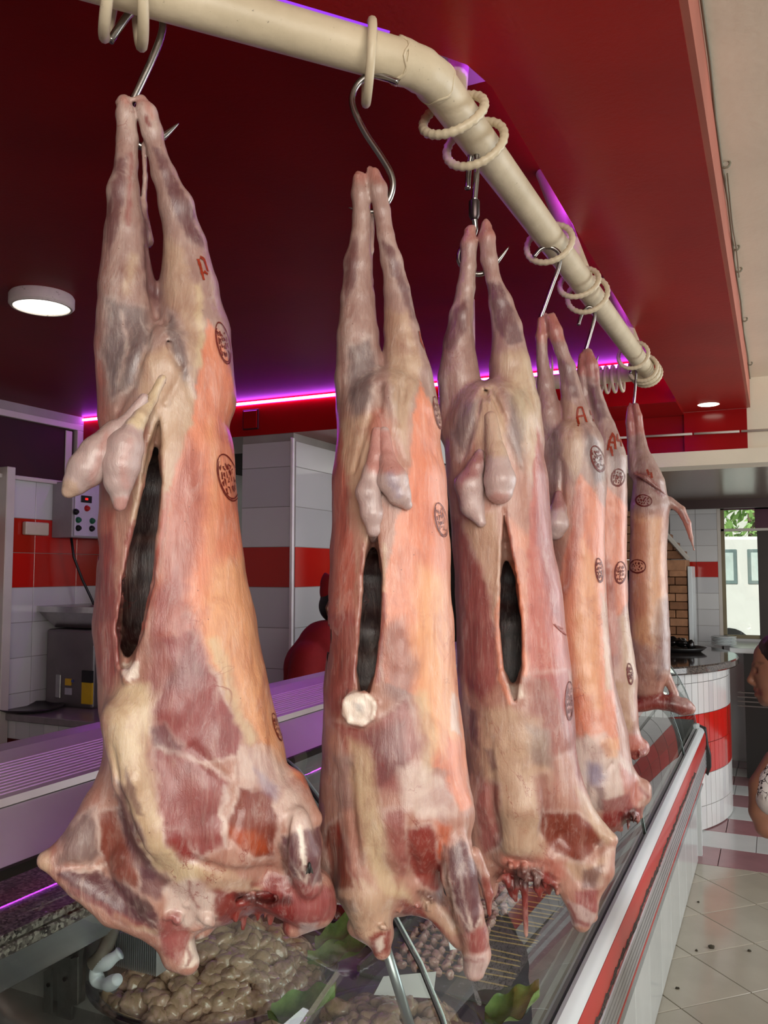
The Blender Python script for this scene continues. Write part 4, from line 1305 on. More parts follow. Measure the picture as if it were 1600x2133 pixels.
# ---- carcass 1 (nearest, on the left)
C1 = [
 ('add', [(345, 790, 0, 118), (350, 950, -10, 138), (353, 1100, -12, 146), (366, 1300, -12, 168), (385, 1450, -10, 176), (412, 1600, -8, 184), (428, 1700, -5, 182), (430, 1770, 0, 150)], 20),
 ('add', [(258, 212, 0, 17), (262, 240, 0, 22), (266, 290, 0, 22), (262, 340, 0, 23), (256, 400, 0, 32)], 4),
 ('add', [(256, 400, 0, 32), (262, 480, -5, 46), (264, 600, -10, 61), (268, 720, -10, 70), (285, 860, -10, 82)], 18),
 ('add', [(296, 210, 2, 14), (306, 235, 4, 23), (318, 275, 6, 23), (327, 315, 6, 20), (342, 365, 5, 27), (368, 430, 0, 36)], 3),
 ('add', [(368, 430, 0, 36), (385, 510, -5, 45), (394, 600, -8, 60), (402, 690, -10, 76), (402, 830, -10, 92)], 18),
 ('add', [(270, 205, -6, 6), (246, 214, 0, 6), (290, 204, 8, 5)], 3),
 ('add', [(300, 300, -12, 5), (303, 370, -14, 4), (299, 430, -16, 9), (303, 500, -20, 20)], 6),
 ('add', [(326, 700, 5, 18), (322, 770, 40, 26), (325, 840, 76, 28)], 22),
 ('sub', [(318, 655, '6', 8), (300, 720, '7', 9), (272, 800, '6', 8), (245, 850, '4', 6)], 10),
 ('sub', [(336, 670, '6', 8), (358, 730, '6', 8), (390, 790, '5', 7), (402, 830, '3', 5)], 9),
 ('add', [(262, 1500, 120, 50), (280, 1620, 150, 45), (330, 1740, 150, 45)], 40),
 # left fore leg: shoulder, elbow point and folded forearm
 ('add', [(300, 1580, 0, 70), (230, 1690, 20, 62), (165, 1765, 30, 44), (98, 1792, 35, 20)], 30),
 ('add', [(98, 1792, 35, 20), (170, 1838, 45, 36), (245, 1885, 55, 42), (320, 1925, 60, 34)], 8),
 ('add', [(300, 1790, 60, 70), (350, 1880, 60, 62), (360, 1940, 65, 42), (375, 1985, 65, 34), (392, 2003, 68, 24)], 16),
 ('add', [(330, 1850, 80, 55), (400, 1900, 70, 40)], 18),
 ('add', [(260, 1690, 10, 60), (240, 1790, 25, 40), (235, 1830, 35, 34)], 14),
 # right fore leg
 ('add', [(470, 1640, 40, 110), (560, 1700, 60, 90), (610, 1760, 70, 62)], 30),
 ('add', [(600, 1640, 60, 40), (650, 1705, 80, 22)], 16),
 ('add', [(612, 1715, 130, 36), (630, 1780, 140, 38), (645, 1845, 130, 26)], 7),
 ('add', [(560, 1830, 60, 60), (640, 1868, 80, 58), (658, 1890, 80, 40), (612, 1930, 70, 22)], 12),
 ('add', [(470, 1780, 40, 80), (430, 1850, 40, 50), (560, 1850, 30, 45)], 20),
 ('add', [(455, 1905, 20, 18), (420, 1925, 20, 26), (380, 1940, 20, 24)], 8),
 # belly opening and hollow
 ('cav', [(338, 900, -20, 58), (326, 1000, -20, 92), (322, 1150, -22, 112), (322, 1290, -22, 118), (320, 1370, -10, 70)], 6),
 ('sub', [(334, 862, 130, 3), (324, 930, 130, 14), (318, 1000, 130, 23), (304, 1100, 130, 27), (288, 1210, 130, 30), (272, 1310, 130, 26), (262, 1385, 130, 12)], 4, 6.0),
 # rolled edges of the cut
 ('add', [(330, 855, '-2', 5), (312, 930, '-4', 6), (292, 1010, '-4', 6), (276, 1090, '-5', 5), (258, 1200, '-5', 5), (247, 1310, '-5', 6), (245, 1390, '-3', 7)], 6),
 ('add', [(340, 860, '-2', 5), (344, 940, '-5', 7), (346, 1020, '-5', 6), (334, 1120, '-5', 6), (318, 1220, '-5', 6), (300, 1300, '-5', 6), (286, 1370, '-3', 7)], 6),
 ('add', [(258, 1400, '-4', 10), (268, 1415, '-2', 12), (286, 1380, '-4', 9)], 6),
 # grooves between muscles
 ('sub', [(310, 520, '4', 7), (318, 600, '4', 8), (326, 660, '4', 8)], 8),
 ('sub', [(400, 1560, '6', 6), (470, 1620, '6', 8), (500, 1690, '6', 8), (480, 1760, '6', 7)], 10),
 ('sub', [(235, 1560, '6', 6), (262, 1680, '6', 8), (310, 1790, '6', 9)], 10),
 ('sub', [(600, 1700, '3', 6), (590, 1780, '3', 7), (600, 1850, '4', 7)], 8),
 ('sub', [(150, 1800, '4', 5), (210, 1810, '5', 7), (250, 1800, '6', 8)], 8),
 ('sub', [(400, 1790, '6', 8), (480, 1820, '8', 10), (560, 1815, '8', 8)], 12),
 ('add', [(345, 840, '3', 5), (390, 760, '1', 4)], 8),
]
for k_, (x_, y_, r_, l_) in enumerate([(480, 1880, 12, 30), (505, 1890, 10, 45), (535, 1885, 12, 30), (560, 1895, 10, 28), (445, 1870, 14, 20), (590, 1890, 12, 24), (520, 1870, 16, 20)]):
    C1.append(('add', [(x_, y_ - 30, 40, r_ + 6), (x_ + 4, y_, 46, r_), (x_ + 2, y_ + l_, 46, 4)], 8))
C1.append(('sub', [(470, 1860, 100, 10), (520, 1870, 100, 14), (570, 1865, 100, 10)], 10, 2.0))

C1 += shreds(455, 1835, 620, 1880, 55, 110, 34, 4, 8, 30, 1)
C1 += shreds(340, 1840, 430, 1920, 105, 130, 10, 4, 8, 26, 2, 0)
C1.append(('sub', [(478, 1868, 120, 5), (520, 1880, 120, 7), (560, 1872, 120, 5)], 4, 1.5))
P1 = [
 ('poly', 'membrane', [(180, 180), (520, 180), (520, 860), (180, 860)], 60, 0.9),
 ('poly', 'mauve', [(238, 330), (262, 318), (262, 400), (248, 470), (224, 540), (216, 470)], 8, 0.7, 0.3),
 ('line', 'pink', [(270, 320), (273, 400), (268, 470)], 6, 0.6, 0, 5),
 ('poly', 'mauve', [(316, 305), (338, 318), (402, 425), (424, 520), (388, 500), (352, 420)], 7, 0.85, 0.25),
 ('poly', 'mauve', [(296, 430), (312, 440), (325, 560), (332, 650), (300, 600)], 10, 0.8),
 ('poly', 'grey', [(222, 620), (300, 640), (312, 700), (280, 800), (235, 830), (215, 740)], 18, 0.8, 0.5),
 ('poly', 'grey', [(345, 640), (380, 690), (398, 790), (392, 830), (360, 760)], 9, 0.75, 0.5),
 ('poly', 'cream', [(335, 480), (380, 520), (420, 640), (425, 760), (400, 800), (385, 680), (345, 620)], 14, 0.7),
 ('line', 'fat', [(280, 540), (262, 600)], 14, 0.5, 0, 10),
 ('line', 'white', [(252, 650), (262, 720), (250, 800)], 5, 0.6, 0.2, 4),
 ('line', 'fat', [(412, 600), (420, 680), (415, 760)], 8, 0.7, 0, 8),
 ('poly', 'cream', [(300, 740), (345, 720), (410, 830), (400, 900), (370, 1000), (345, 1060), (330, 900), (290, 880)], 14, 0.9),
 ('poly', 'salmon', [(434, 668), (470, 720), (500, 900), (520, 1100), (560, 1300), (600, 1500), (640, 1640), (560, 1560), (500, 1480), (440, 1380), (380, 1330), (330, 1340), (322, 1250), (348, 1090), (357, 1000), (382, 925), (403, 860), (413, 780)], 5, 1.0),
 ('poly', 'pink', [(350, 1030), (392, 905), (420, 960), (425, 1100), (385, 1230), (330, 1330), (318, 1260), (342, 1120)], 22, 0.65),
 ('poly', 'tan', [(440, 1180), (520, 1150), (570, 1480), (615, 1620), (560, 1580), (480, 1450), (425, 1330)], 26, 0.85),
 ('line', 'fat', [(450, 1340), (480, 1440), (520, 1540)], 12, 0.7, 0, 12),
 ('line', 'tan', [(440, 880), (450, 1000), (440, 1150)], 14, 0.4, 0, 10),
 ('poly', 'rosy', [(196, 700), (214, 780), (222, 900), (215, 1060), (240, 1060), (230, 1250), (190, 1300), (190, 900)], 14, 0.8),
 ('poly', 'pink', [(190, 1120), (240, 1100), (245, 1250), (245, 1400), (225, 1440), (200, 1400), (190, 1250)], 12, 0.85),
 ('poly', 'mauve', [(200, 1180), (232, 1190), (235, 1290), (205, 1300)], 16, 0.4),
 ('poly', 'pink', [(335, 1330), (395, 1312), (425, 1350), (452, 1430), (500, 1520), (496, 1575), (420, 1590), (340, 1560), (300, 1510), (330, 1450), (370, 1400)], 7, 0.95, 0.55),
 ('poly', 'pink', [(325, 1230), (372, 1180), (412, 1290), (440, 1390), (430, 1440), (330, 1440), (305, 1420)], 16, 0.75),
 ('poly', 'mauve', [(395, 1320), (430, 1400), (400, 1440), (345, 1430)], 18, 0.4),
 ('poly', 'fat', [(222, 1470), (260, 1420), (310, 1425), (318, 1500), (305, 1570), (330, 1690), (350, 1760), (420, 1800), (480, 1820), (380, 1850), (290, 1790), (246, 1650), (218, 1540)], 16, 0.85),
 ('poly', 'mauve', [(310, 1520), (345, 1510), (380, 1560), (370, 1590), (330, 1580)], 8, 0.7, 0.3),
 ('poly', 'pink', [(325, 1560), (400, 1580), (480, 1630), (460, 1700), (470, 1760), (400, 1790), (350, 1760), (330, 1680)], 10, 0.9, 0.6),
 ('poly', 'red', [(345, 1725), (380, 1730), (420, 1790), (380, 1795), (350, 1765)], 8, 0.7, 0.4),
 ('poly', 'brownred', [(500, 1638), (560, 1650), (578, 1700), (572, 1780), (530, 1790), (480, 1750), (470, 1715)], 6, 0.95, 0.7),
 ('poly', 'orange', [(475, 1720), (530, 1730), (570, 1770), (525, 1788), (480, 1750)], 14, 0.45),
 ('poly', 'white', [(500, 1560), (570, 1560), (640, 1680), (650, 1730), (600, 1720), (570, 1650), (490, 1620)], 16, 0.7, 0.4),
 ('poly', 'blue', [(530, 1600), (580, 1640), (575, 1670), (545, 1650)], 12, 0.5),
 ('poly', 'mauve', [(585, 1740), (625, 1730), (672, 1720), (672, 1830), (650, 1860), (610, 1840), (590, 1790)], 6, 0.8, 0.5),
 ('line', 'white', [(625, 1720), (632, 1790), (640, 1850)], 3, 0.8, 0, 3),
 ('line', 'white', [(595, 1760), (620, 1820), (650, 1858), (672, 1830)], 3, 0.7, 0, 3),
 ('poly', 'pink', [(560, 1820), (640, 1840), (705, 1850), (700, 1910), (640, 1945), (590, 1920), (540, 1860)], 8, 0.9),
 ('poly', 'pale', [(625, 1925), (665, 1925), (650, 1950), (620, 1945)], 4, 0.9),
 ('poly', 'brownred', [(205, 1690), (250, 1680), (285, 1800), (290, 1850), (240, 1840), (212, 1780)], 8, 0.85, 0.5),
 ('poly', 'mauve', [(238, 1620), (262, 1640), (300, 1760), (330, 1830), (295, 1830), (262, 1760)], 8, 0.85, 0.3),
 ('poly', 'grey', [(130, 1730), (195, 1680), (208, 1780), (190, 1800), (120, 1800)], 12, 0.7, 0.5),
 ('poly', 'cream', [(70, 1760), (105, 1770), (110, 1810), (90, 1815), (70, 1795)], 8, 0.9),
 ('poly', 'mauve', [(110, 1815), (200, 1815), (260, 1840), (330, 1900), (330, 1950), (260, 1925), (170, 1870)], 6, 0.85, 0.4),
 ('line', 'white', [(205, 1820), (235, 1860), (290, 1900), (335, 1940)], 3, 0.6, 0, 2.5),
 ('line', 'cream', [(240, 1905), (300, 1938), (335, 1942)], 4, 0.8, 0, 5),
 ('poly', 'mauve', [(285, 1800), (360, 1830), (330, 1880), (290, 1860)], 8, 0.8, 0.5),
 ('poly', 'white', [(340, 1850), (395, 1830), (470, 1870), (440, 1930), (390, 1930), (350, 1900)], 10, 0.85, 0.5),
 ('poly', 'pink', [(320, 1930), (370, 1900), (400, 1950), (370, 2010), (340, 1980)], 8, 0.9),
 ('poly', 'bone', [(395, 1960), (425, 1945), (428, 1980), (400, 2020), (375, 2015)], 5, 0.9),
 ('line', 'blood', [(388, 1975), (395, 1998), (385, 2012)], 3, 0.8, 0, 4),
 ('line', 'blood', [(395, 1838), (400, 1860), (412, 1890)], 5, 0.7, 0, 4),
 ('poly', 'blood', [(440, 1850), (600, 1860), (625, 1900), (590, 1960), (480, 1960), (450, 1900)], 8, 0.9),
 ('line', 'dark', [(500, 1865), (560, 1880), (600, 1880)], 6, 0.8, 0, 9),
 ('poly', 'cream', [(440, 1815), (520, 1830), (540, 1850), (470, 1855), (430, 1850)], 8, 0.7),
 ('line', 'cream', [(330, 860), (312, 930), (292, 1010), (276, 1090)], 3, 0.9, 0, 7),
 ('line', 'pink', [(276, 1090), (258, 1200), (247, 1310), (246, 1380)], 3, 0.7, 0, 6),
 ('line', 'cream', [(342, 870), (346, 960), (348, 1020)], 4, 0.9, 0, 7),
 ('line', 'rosy', [(348, 1030), (334, 1120), (318, 1220), (300, 1310)], 3, 0.8, 0, 5),
 ('poly', 'bone', [(258, 1385), (292, 1380), (290, 1408), (268, 1420), (255, 1405)], 4, 0.95),
 ('line', 'blood', [(262, 1418), (278, 1412)], 2, 0.7, 0, 2),
 ('poly', 'white', [(240, 200), (330, 200), (335, 262), (300, 300), (245, 260)], 14, 0.45),
 ('line', 'rosy', [(255, 206), (262, 214), (300, 208), (318, 240)], 8, 0.5, 0, 5),
 ('line', 'blood', [(305, 242), (313, 258)], 3, 0.8, 0, 4),
 ('poly', 'mauve', [(118, 1818), (205, 1822), (262, 1850), (325, 1905), (300, 1922), (230, 1890), (165, 1856)], 5, 0.8),
 ('poly', 'pink', [(130, 1838), (200, 1872), (300, 1925), (320, 1940), (250, 1920), (170, 1872)], 4, 0.5),
 ('line', 'white', [(150, 1818), (200, 1812), (222, 1800)], 3, 0.7, 0, 4),
 ('poly', 'dark', [(268, 1872), (300, 1868), (322, 1895), (290, 1905)], 6, 0.7),
 ('poly', 'mauve', [(262, 1600), (285, 1640), (300, 1700), (284, 1690), (262, 1640)], 5, 0.7),
 ('line', 'mauve', [(245, 1660), (275, 1750), (320, 1820)], 6, 0.7, 0, 9),
 ('line', 'white', [(470, 1640), (462, 1700), (470, 1760)], 5, 0.6, 0, 5),
 ('poly', 'mauve', [(590, 1745), (612, 1738), (622, 1800), (612, 1835), (598, 1800)], 4, 0.8),
 ('poly', 'mauve', [(640, 1735), (668, 1725), (670, 1820), (655, 1845), (645, 1800)], 4, 0.8),
 ('line', 'bone', [(626, 1722), (630, 1760), (636, 1800)], 3, 0.9, 0, 4),
 ('line', 'dark', [(585, 1760), (592, 1810), (612, 1850)], 4, 0.6, 0, 4),
 ('line', 'blood', [(520, 1838), (580, 1832), (600, 1822)], 4, 0.6, 0, 4),
 ('poly', 'pink', [(615, 1865), (690, 1850), (700, 1895), (650, 1930), (612, 1910)], 10, 0.6),
]

# ---- carcass 2
C2 = [
 ('add', [(808, 870, 0, 104), (810, 1000, 0, 116), (814, 1150, -4, 124), (813, 1300, -4, 131), (813, 1430, -4, 137), (820, 1560, 0, 146), (826, 1680, 0, 150), (815, 1780, 0, 118)], 16),
 ('add', [(749, 372, 0, 12), (752, 405, 0, 18), (754, 450, 0, 17), (752, 495, 0, 19), (747, 550, -4, 28)], 3),
 ('add', [(747, 550, -4, 28), (745, 620, -6, 35), (747, 700, -8, 44), (750, 790, -8, 52), (765, 890, -8, 62)], 12),
 ('add', [(779, 362, 3, 11), (787, 395, 5, 19), (796, 440, 6, 16), (804, 490, 5, 17), (815, 545, 2, 22)], 2.5),
 ('add', [(815, 545, 2, 22), (827, 605, -2, 27), (837, 690, -6, 39), (847, 780, -8, 53), (855, 880, -8, 64)], 12),
 ('add', [(770, 352, 2, 5), (772, 380, 2, 8)], 3), ('add', [(746, 362, 0, 5), (757, 366, 0, 5)], 3),
 ('add', [(777, 440, -10, 3), (776, 520, -12, 3), (773, 590, -14, 7)], 5),
 ('add', [(793, 840, 8, 16), (790, 900, 40, 24), (790, 970, 66, 28)], 18),
 ('sub', [(786, 800, '6', 7), (772, 860, '6', 7), (750, 930, '5', 6), (738, 980, '3', 5)], 8),
 ('sub', [(802, 830, '5', 6), (822, 900, '5', 6), (842, 960, '4', 5)], 7),
 # right fore leg
 ('add', [(860, 1600, 30, 100), (915, 1690, 50, 75), (940, 1760, 60, 45)], 24),
 ('add', [(945, 1745, 95, 30), (955, 1820, 105, 37), (975, 1900, 100, 33), (990, 1950, 95, 26)], 8),
 ('add', [(985, 1940, 90, 30), (992, 1985, 90, 28), (986, 2018, 90, 22)], 8),
 ('add', [(860, 1850, 30, 40), (920, 1900, 50, 28), (960, 1955, 70, 22)], 12),
 # left fore leg and neck
 ('add', [(760, 1650, 10, 95), (715, 1760, 0, 62), (712, 1840, 0, 40)], 24),
 ('add', [(770, 1760, 60, 70), (765, 1850, 70, 60), (775, 1920, 70, 42)], 16),
 ('add', [(745, 1930, 60, 22), (790, 1945, 70, 30), (795, 1978, 70, 20)], 8),
 ('add', [(850, 1830, 40, 60), (880, 1860, 40, 40)], 14),
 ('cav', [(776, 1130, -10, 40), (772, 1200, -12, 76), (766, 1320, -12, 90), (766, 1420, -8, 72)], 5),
 ('sub', [(778, 1118, 120, 9), (776, 1200, 120, 22), (772, 1300, 120, 25), (762, 1400, 120, 20), (757, 1450, 120, 10)], 4, 6.0),
 ('add', [(756, 1130, '-3', 5), (750, 1230, '-4', 5), (742, 1340, '-4', 5), (736, 1420, '-3', 5)], 5),
 ('add', [(798, 1120, '-3', 5), (801, 1230, '-4', 5), (794, 1340, '-4', 5), (783, 1430, '-3', 6)], 5),
 # pale cut breast bone
 ('add', [(748, 1478, '4', 38)], 5, 0.4),
 ('add', [(717, 1462, '3', 6), (730, 1444, '3', 6), (760, 1446, '3', 7), (780, 1466, '3', 8), (778, 1492, '3', 8), (758, 1510, '3', 6), (728, 1502, '3', 6), (717, 1462, '3', 6)], 3),
 ('sub', [(792, 800, '4', 6), (790, 860, '4', 7)], 8),
 ('sub', [(870, 1690, '6', 6), (850, 1760, '7', 9), (870, 1830, '6', 8)], 10),
 ('sub', [(725, 1600, '6', 6), (730, 1700, '6', 7), (745, 1800, '6', 8)], 10),
 ('sub', [(925, 1750, '4', 5), (930, 1850, '5', 6), (950, 1930, '4', 6)], 7),
 ('sub', [(862, 720, '3', 4), (842, 800, '4', 7), (832, 880, '3', 4)], 8),
]
for (x_, y_, r_, l_) in [(885, 1895, 8, 14), (905, 1920, 7, 14), (860, 1885, 9, 14), (838, 1885, 9, 12)]:
    C2.append(('add', [(x_, y_ - 24, 20, r_ + 5), (x_ + 2, y_, 24, r_), (x_ + 3, y_ + l_, 24, 4)], 6))
C2.append(('add', [(985, 1780, 40, 18), (1006, 1825, 30, 15), (1016, 1862, 26, 12), (1020, 1905, 26, 5)], 6))
C2 += shreds(830, 1860, 900, 1890, 40, 80, 14, 3.5, 6, 20, 3)
C2 += shreds(745, 1900, 800, 1950, 90, 115, 8, 3.5, 6, 18, 4, 0)
P2 = [
 ('poly', 'membrane', [(650, 330), (960, 330), (960, 860), (650, 860)], 40, 0.85),
 ('poly', 'mauve', [(728, 500), (745, 490), (742, 580), (722, 640), (712, 600)], 8, 0.65, 0.3),
 ('poly', 'mauve', [(795, 500), (820, 510), (850, 590), (872, 680), (855, 660), (818, 570)], 6, 0.75, 0.3),
 ('poly', 'grey', [(722, 720), (770, 700), (785, 760), (770, 840), (735, 890), (722, 800)], 14, 0.75, 0.5),
 ('poly', 'grey', [(826, 760), (850, 740), (848, 830), (832, 878), (815, 810)], 6, 0.7, 0.4),
 ('poly', 'cream', [(795, 640), (850, 650), (880, 760), (870, 800), (850, 880), (850, 960), (830, 900), (812, 780)], 10, 0.8),
 ('poly', 'cream', [(700, 880), (780, 860), (800, 1000), (760, 1130), (720, 1000)], 14, 0.8),
 ('poly', 'rosy', [(770, 860), (800, 850), (830, 940), (820, 980), (770, 990)], 8, 0.5),
 ('poly', 'rosy', [(690, 850), (710, 900), (722, 1010), (735, 1150), (742, 1200), (735, 1300), (690, 1320), (670, 1200)], 8, 0.9),
 ('poly', 'salmon', [(872, 795), (900, 850), (960, 1000), (970, 1300), (980, 1600), (900, 1600), (880, 1450), (800, 1420), (800, 1250), (820, 1120), (850, 1010), (862, 900)], 4, 1.0),
 ('poly', 'orange', [(880, 850), (905, 960), (900, 1150), (850, 1150), (865, 950)], 24, 0.3),
 ('poly', 'tan', [(870, 1180), (930, 1200), (950, 1450), (960, 1600), (900, 1560), (860, 1400)], 26, 0.8),
 ('line', 'fat', [(880, 1450), (900, 1540), (890, 1620)], 12, 0.6, 0, 12),
 ('poly', 'mauve', [(795, 1300), (840, 1290), (870, 1380), (850, 1480), (800, 1440)], 20, 0.6),
 ('poly', 'pink', [(672, 1280), (735, 1270), (740, 1440), (700, 1500), (672, 1450)], 12, 0.8),
 ('poly', 'brownred', [(680, 1330), (720, 1340), (715, 1430), (690, 1450)], 14, 0.4),
 ('poly', 'pink', [(690, 1500), (760, 1520), (850, 1450), (870, 1560), (850, 1650), (760, 1640), (720, 1580)], 16, 0.8, 0.4),
 ('poly', 'mauve', [(760, 1530), (840, 1500), (850, 1600), (790, 1640)], 16, 0.5),
 ('poly', 'fat', [(725, 1540), (770, 1560), (790, 1680), (830, 1820), (860, 1880), (800, 1870), (760, 1780), (735, 1660)], 16, 0.75),
 ('poly', 'grey', [(690, 1560), (730, 1580), (735, 1680), (700, 1700)], 14, 0.5),
 ('poly', 'pink', [(800, 1690), (840, 1680), (850, 1800), (830, 1850), (800, 1790)], 10, 0.7, 0.3),
 ('poly', 'white', [(830, 1600), (880, 1590), (940, 1640), (950, 1700), (870, 1700), (840, 1680)], 14, 0.8, 0.4),
 ('poly', 'salmon', [(930, 1540), (970, 1550), (985, 1680), (960, 1690), (935, 1640)], 8, 0.9),
 ('poly', 'white', [(940, 1440), (950, 1450), (960, 1540), (938, 1520)], 4, 0.8),
 ('poly', 'red', [(848, 1730), (900, 1720), (925, 1760), (920, 1860), (880, 1850), (850, 1800)], 7, 0.9, 0.5),
 ('poly', 'orange', [(905, 1710), (940, 1720), (940, 1800), (915, 1790)], 10, 0.6, 0.4),
 ('poly', 'mauve', [(935, 1770), (960, 1740), (1005, 1830), (1000, 1930), (970, 1950), (940, 1870)], 6, 0.9, 0.4),
 ('line', 'white', [(955, 1800), (965, 1870), (985, 1940)], 3, 0.75, 0, 3),
 ('line', 'white', [(935, 1830), (950, 1890), (985, 1945), (1000, 1920)], 3, 0.7, 0, 2.5),
 ('poly', 'pink', [(960, 1945), (1015, 1930), (1018, 1990), (980, 1990)], 6, 0.85),
 ('poly', 'pale', [(955, 1990), (1018, 1985), (1015, 2030), (970, 2042)], 5, 0.9, 0.4),
 ('line', 'blood', [(965, 1995), (985, 2000), (1005, 1998)], 4, 0.5, 0, 4),
 ('poly', 'cream', [(700, 1830), (760, 1830), (820, 1880), (810, 1940), (760, 1960), (730, 1930)], 10, 0.8),
 ('poly', 'brownred', [(672, 1740), (705, 1700), (725, 1790), (735, 1850), (690, 1850)], 8, 0.85, 0.4),
 ('line', 'blood', [(700, 1720), (730, 1800), (750, 1850)], 5, 0.5, 0, 4),
 ('poly', 'blood', [(768, 1950), (812, 1940), (812, 1985), (780, 1992)], 5, 0.75),
 ('poly', 'bone', [(782, 1960), (800, 1955), (800, 1980), (786, 1985)], 4, 0.7),
 ('poly', 'blood', [(830, 1880), (920, 1890), (920, 1950), (850, 1920)], 8, 0.8),
 ('poly', 'dark', [(870, 1860), (920, 1855), (930, 1890), (885, 1890)], 6, 0.7),
 ('poly', 'blood', [(1005, 1820), (1040, 1850), (1030, 1930), (1010, 1900)], 6, 0.7),
 ('poly', 'cream', [(880, 1870), (920, 1890), (960, 1940), (940, 1950), (890, 1910)], 6, 0.7),
 ('poly', 'bone', [(785, 1477), (781, 1493), (771, 1506), (756, 1513), (740, 1513), (725, 1506), (715, 1493), (711, 1477), (715, 1461), (725, 1448), (740, 1441), (756, 1441), (771, 1448), (781, 1461)], 3, 0.95),
 ('poly', 'grey', [(735, 1465), (755, 1470), (752, 1490), (740, 1485)], 6, 0.6),
 ('line', 'blood', [(728, 1516), (750, 1524)], 2, 0.8, 0, 2),
 ('line', 'cream', [(800, 1130), (803, 1230)], 3, 0.8, 0, 4),
 ('line', 'pink', [(800, 1240), (794, 1340), (785, 1420)], 3, 0.7, 0, 4),
 ('line', 'red', [(756, 1130), (750, 1230), (742, 1340), (738, 1420)], 3, 0.5, 0, 4),
 ('poly', 'rosy', [(735, 340), (815, 340), (815, 380), (735, 380)], 12, 0.4),
 ('poly', 'mauve', [(945, 1790), (958, 1780), (975, 1880), (970, 1925), (952, 1880)], 4, 0.7),
 ('poly', 'mauve', [(972, 1790), (995, 1830), (1000, 1910), (985, 1925)], 4, 0.7),
 ('line', 'dark', [(928, 1760), (932, 1840), (950, 1920)], 4, 0.6, 0, 4),
 ('poly', 'dark', [(700, 1870), (735, 1870), (745, 1900), (715, 1900)], 6, 0.6),
]

# ---- carcass 3
C3 = [
 ('add', [(1025, 890, 0, 100), (1035, 1000, 0, 104), (1045, 1120, 0, 104), (1060, 1250, 0, 112), (1070, 1400, 0, 119), (1078, 1520, 0, 121), (1085, 1630, 0, 118), (1085, 1720, 0, 98)], 14),
 ('add', [(980, 480, 0, 10), (977, 510, 0, 19), (976, 555, 0, 17), (972, 600, 0, 19), (961, 655, -4, 25)], 3),
 ('add', [(961, 655, -4, 25), (955, 715, -6, 33), (956, 790, -8, 43), (965, 890, -8, 52)], 10),
 ('add', [(1012, 468, 2, 9), (1014, 495, 4, 17), (1018, 540, 5, 18), (1027, 582, 4, 17), (1042, 630, 0, 24)], 2.5),
 ('add', [(1042, 630, 0, 24), (1057, 685, -4, 31), (1062, 760, -6, 42), (1072, 850, -8, 54), (1075, 920, -8, 60)], 10),
 ('add', [(1012, 460, 2, 5), (1015, 472, 2, 9)], 2), ('add', [(985, 476, 2, 6), (972, 482, 0, 6)], 2),
 ('add', [(1008, 560, -10, 3), (1020, 610, -12, 3), (1028, 660, -14, 5)], 4),
 ('add', [(1010, 810, 5, 12), (1018, 880, 36, 20), (1030, 960, 56, 26)], 14),
 ('sub', [(1004, 810, '5', 6), (990, 870, '5', 6), (965, 950, '4', 5)], 7),
 ('sub', [(1020, 810, '5', 6), (1050, 870, '5', 6), (1085, 970, '4', 5)], 7),
 ('add', [(1080, 1560, 70, 40), (1085, 1680, 90, 42), (1080, 1740, 80, 36)], 26),
 ('add', [(1130, 1620, 20, 80), (1200, 1710, 30, 48), (1272, 1747, 40, 14)], 22),
 ('add', [(1270, 1752, 40, 14), (1250, 1810, 40, 30), (1232, 1860, 40, 22)], 8),
 ('add', [(1225, 1850, 40, 25), (1222, 1885, 40, 25), (1212, 1918, 40, 22)], 6),
 ('add', [(1190, 1740, 30, 44), (1215, 1790, 34, 34), (1210, 1835, 36, 20)], 10),
 ('add', [(1150, 1780, 40, 50), (1180, 1840, 45, 22), (1205, 1895, 45, 18), (1238, 1912, 45, 8)], 10),
 ('add', [(1030, 1660, 20, 75), (1010, 1770, 10, 45), (1015, 1850, 10, 22)], 18),
 ('add', [(1060, 1770, 50, 30), (1100, 1780, 50, 34), (1140, 1790, 40, 34)], 16),
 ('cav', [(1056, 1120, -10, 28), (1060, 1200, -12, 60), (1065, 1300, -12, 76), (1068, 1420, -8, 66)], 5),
 ('sub', [(1049, 1062, 110, 2), (1054, 1130, 110, 8), (1060, 1210, 110, 16), (1065, 1300, 110, 24), (1068, 1390, 110, 21), (1074, 1455, 110, 6)], 4, 6.0),
 ('add', [(1044, 1070, '-3', 4), (1040, 1160, '-3', 6), (1036, 1250, '-4', 5), (1036, 1320, '-4', 5), (1044, 1400, '-4', 5), (1062, 1465, '-3', 5)], 5),
 ('add', [(1056, 1070, '-3', 4), (1070, 1160, '-4', 5), (1086, 1260, '-4', 5), (1092, 1330, '-4', 5), (1092, 1400, '-4', 5), (1082, 1460, '-3', 5)], 5),
 ('add', [(1072, 1436, '-6', 11), (1076, 1458, '-4', 9)], 4),
 ('sub', [(1130, 1600, '6', 5), (1140, 1660, '6', 7), (1130, 1740, '7', 8)], 10),
 ('sub', [(1022, 1540, '6', 5), (1020, 1640, '7', 8), (1035, 1740, '7', 8)], 10),
 ('sub', [(1060, 1800, 110, 14), (1095, 1815, 110, 20), (1135, 1815, 110, 14)], 10, 2.0),
 ('sub', [(1008, 780, '4', 6), (1014, 830, '4', 6)], 8),
]
for (x_, y_, r_, l_) in [(1092, 1850, 7, 100), (1070, 1850, 8, 26), (1060, 1845, 6, 20), (1120, 1850, 8, 16), (1140, 1840, 12, 20), (1050, 1825, 12, 12)]:
    C3.append(('add', [(x_, y_ - 40, 30, r_ + 5), (x_ + 1, y_, 36, r_), (x_ + 4, y_ + l_, 36, 2.5)], 5))
C3 += shreds(1045, 1800, 1160, 1835, 40, 85, 26, 3, 6, 20, 5)
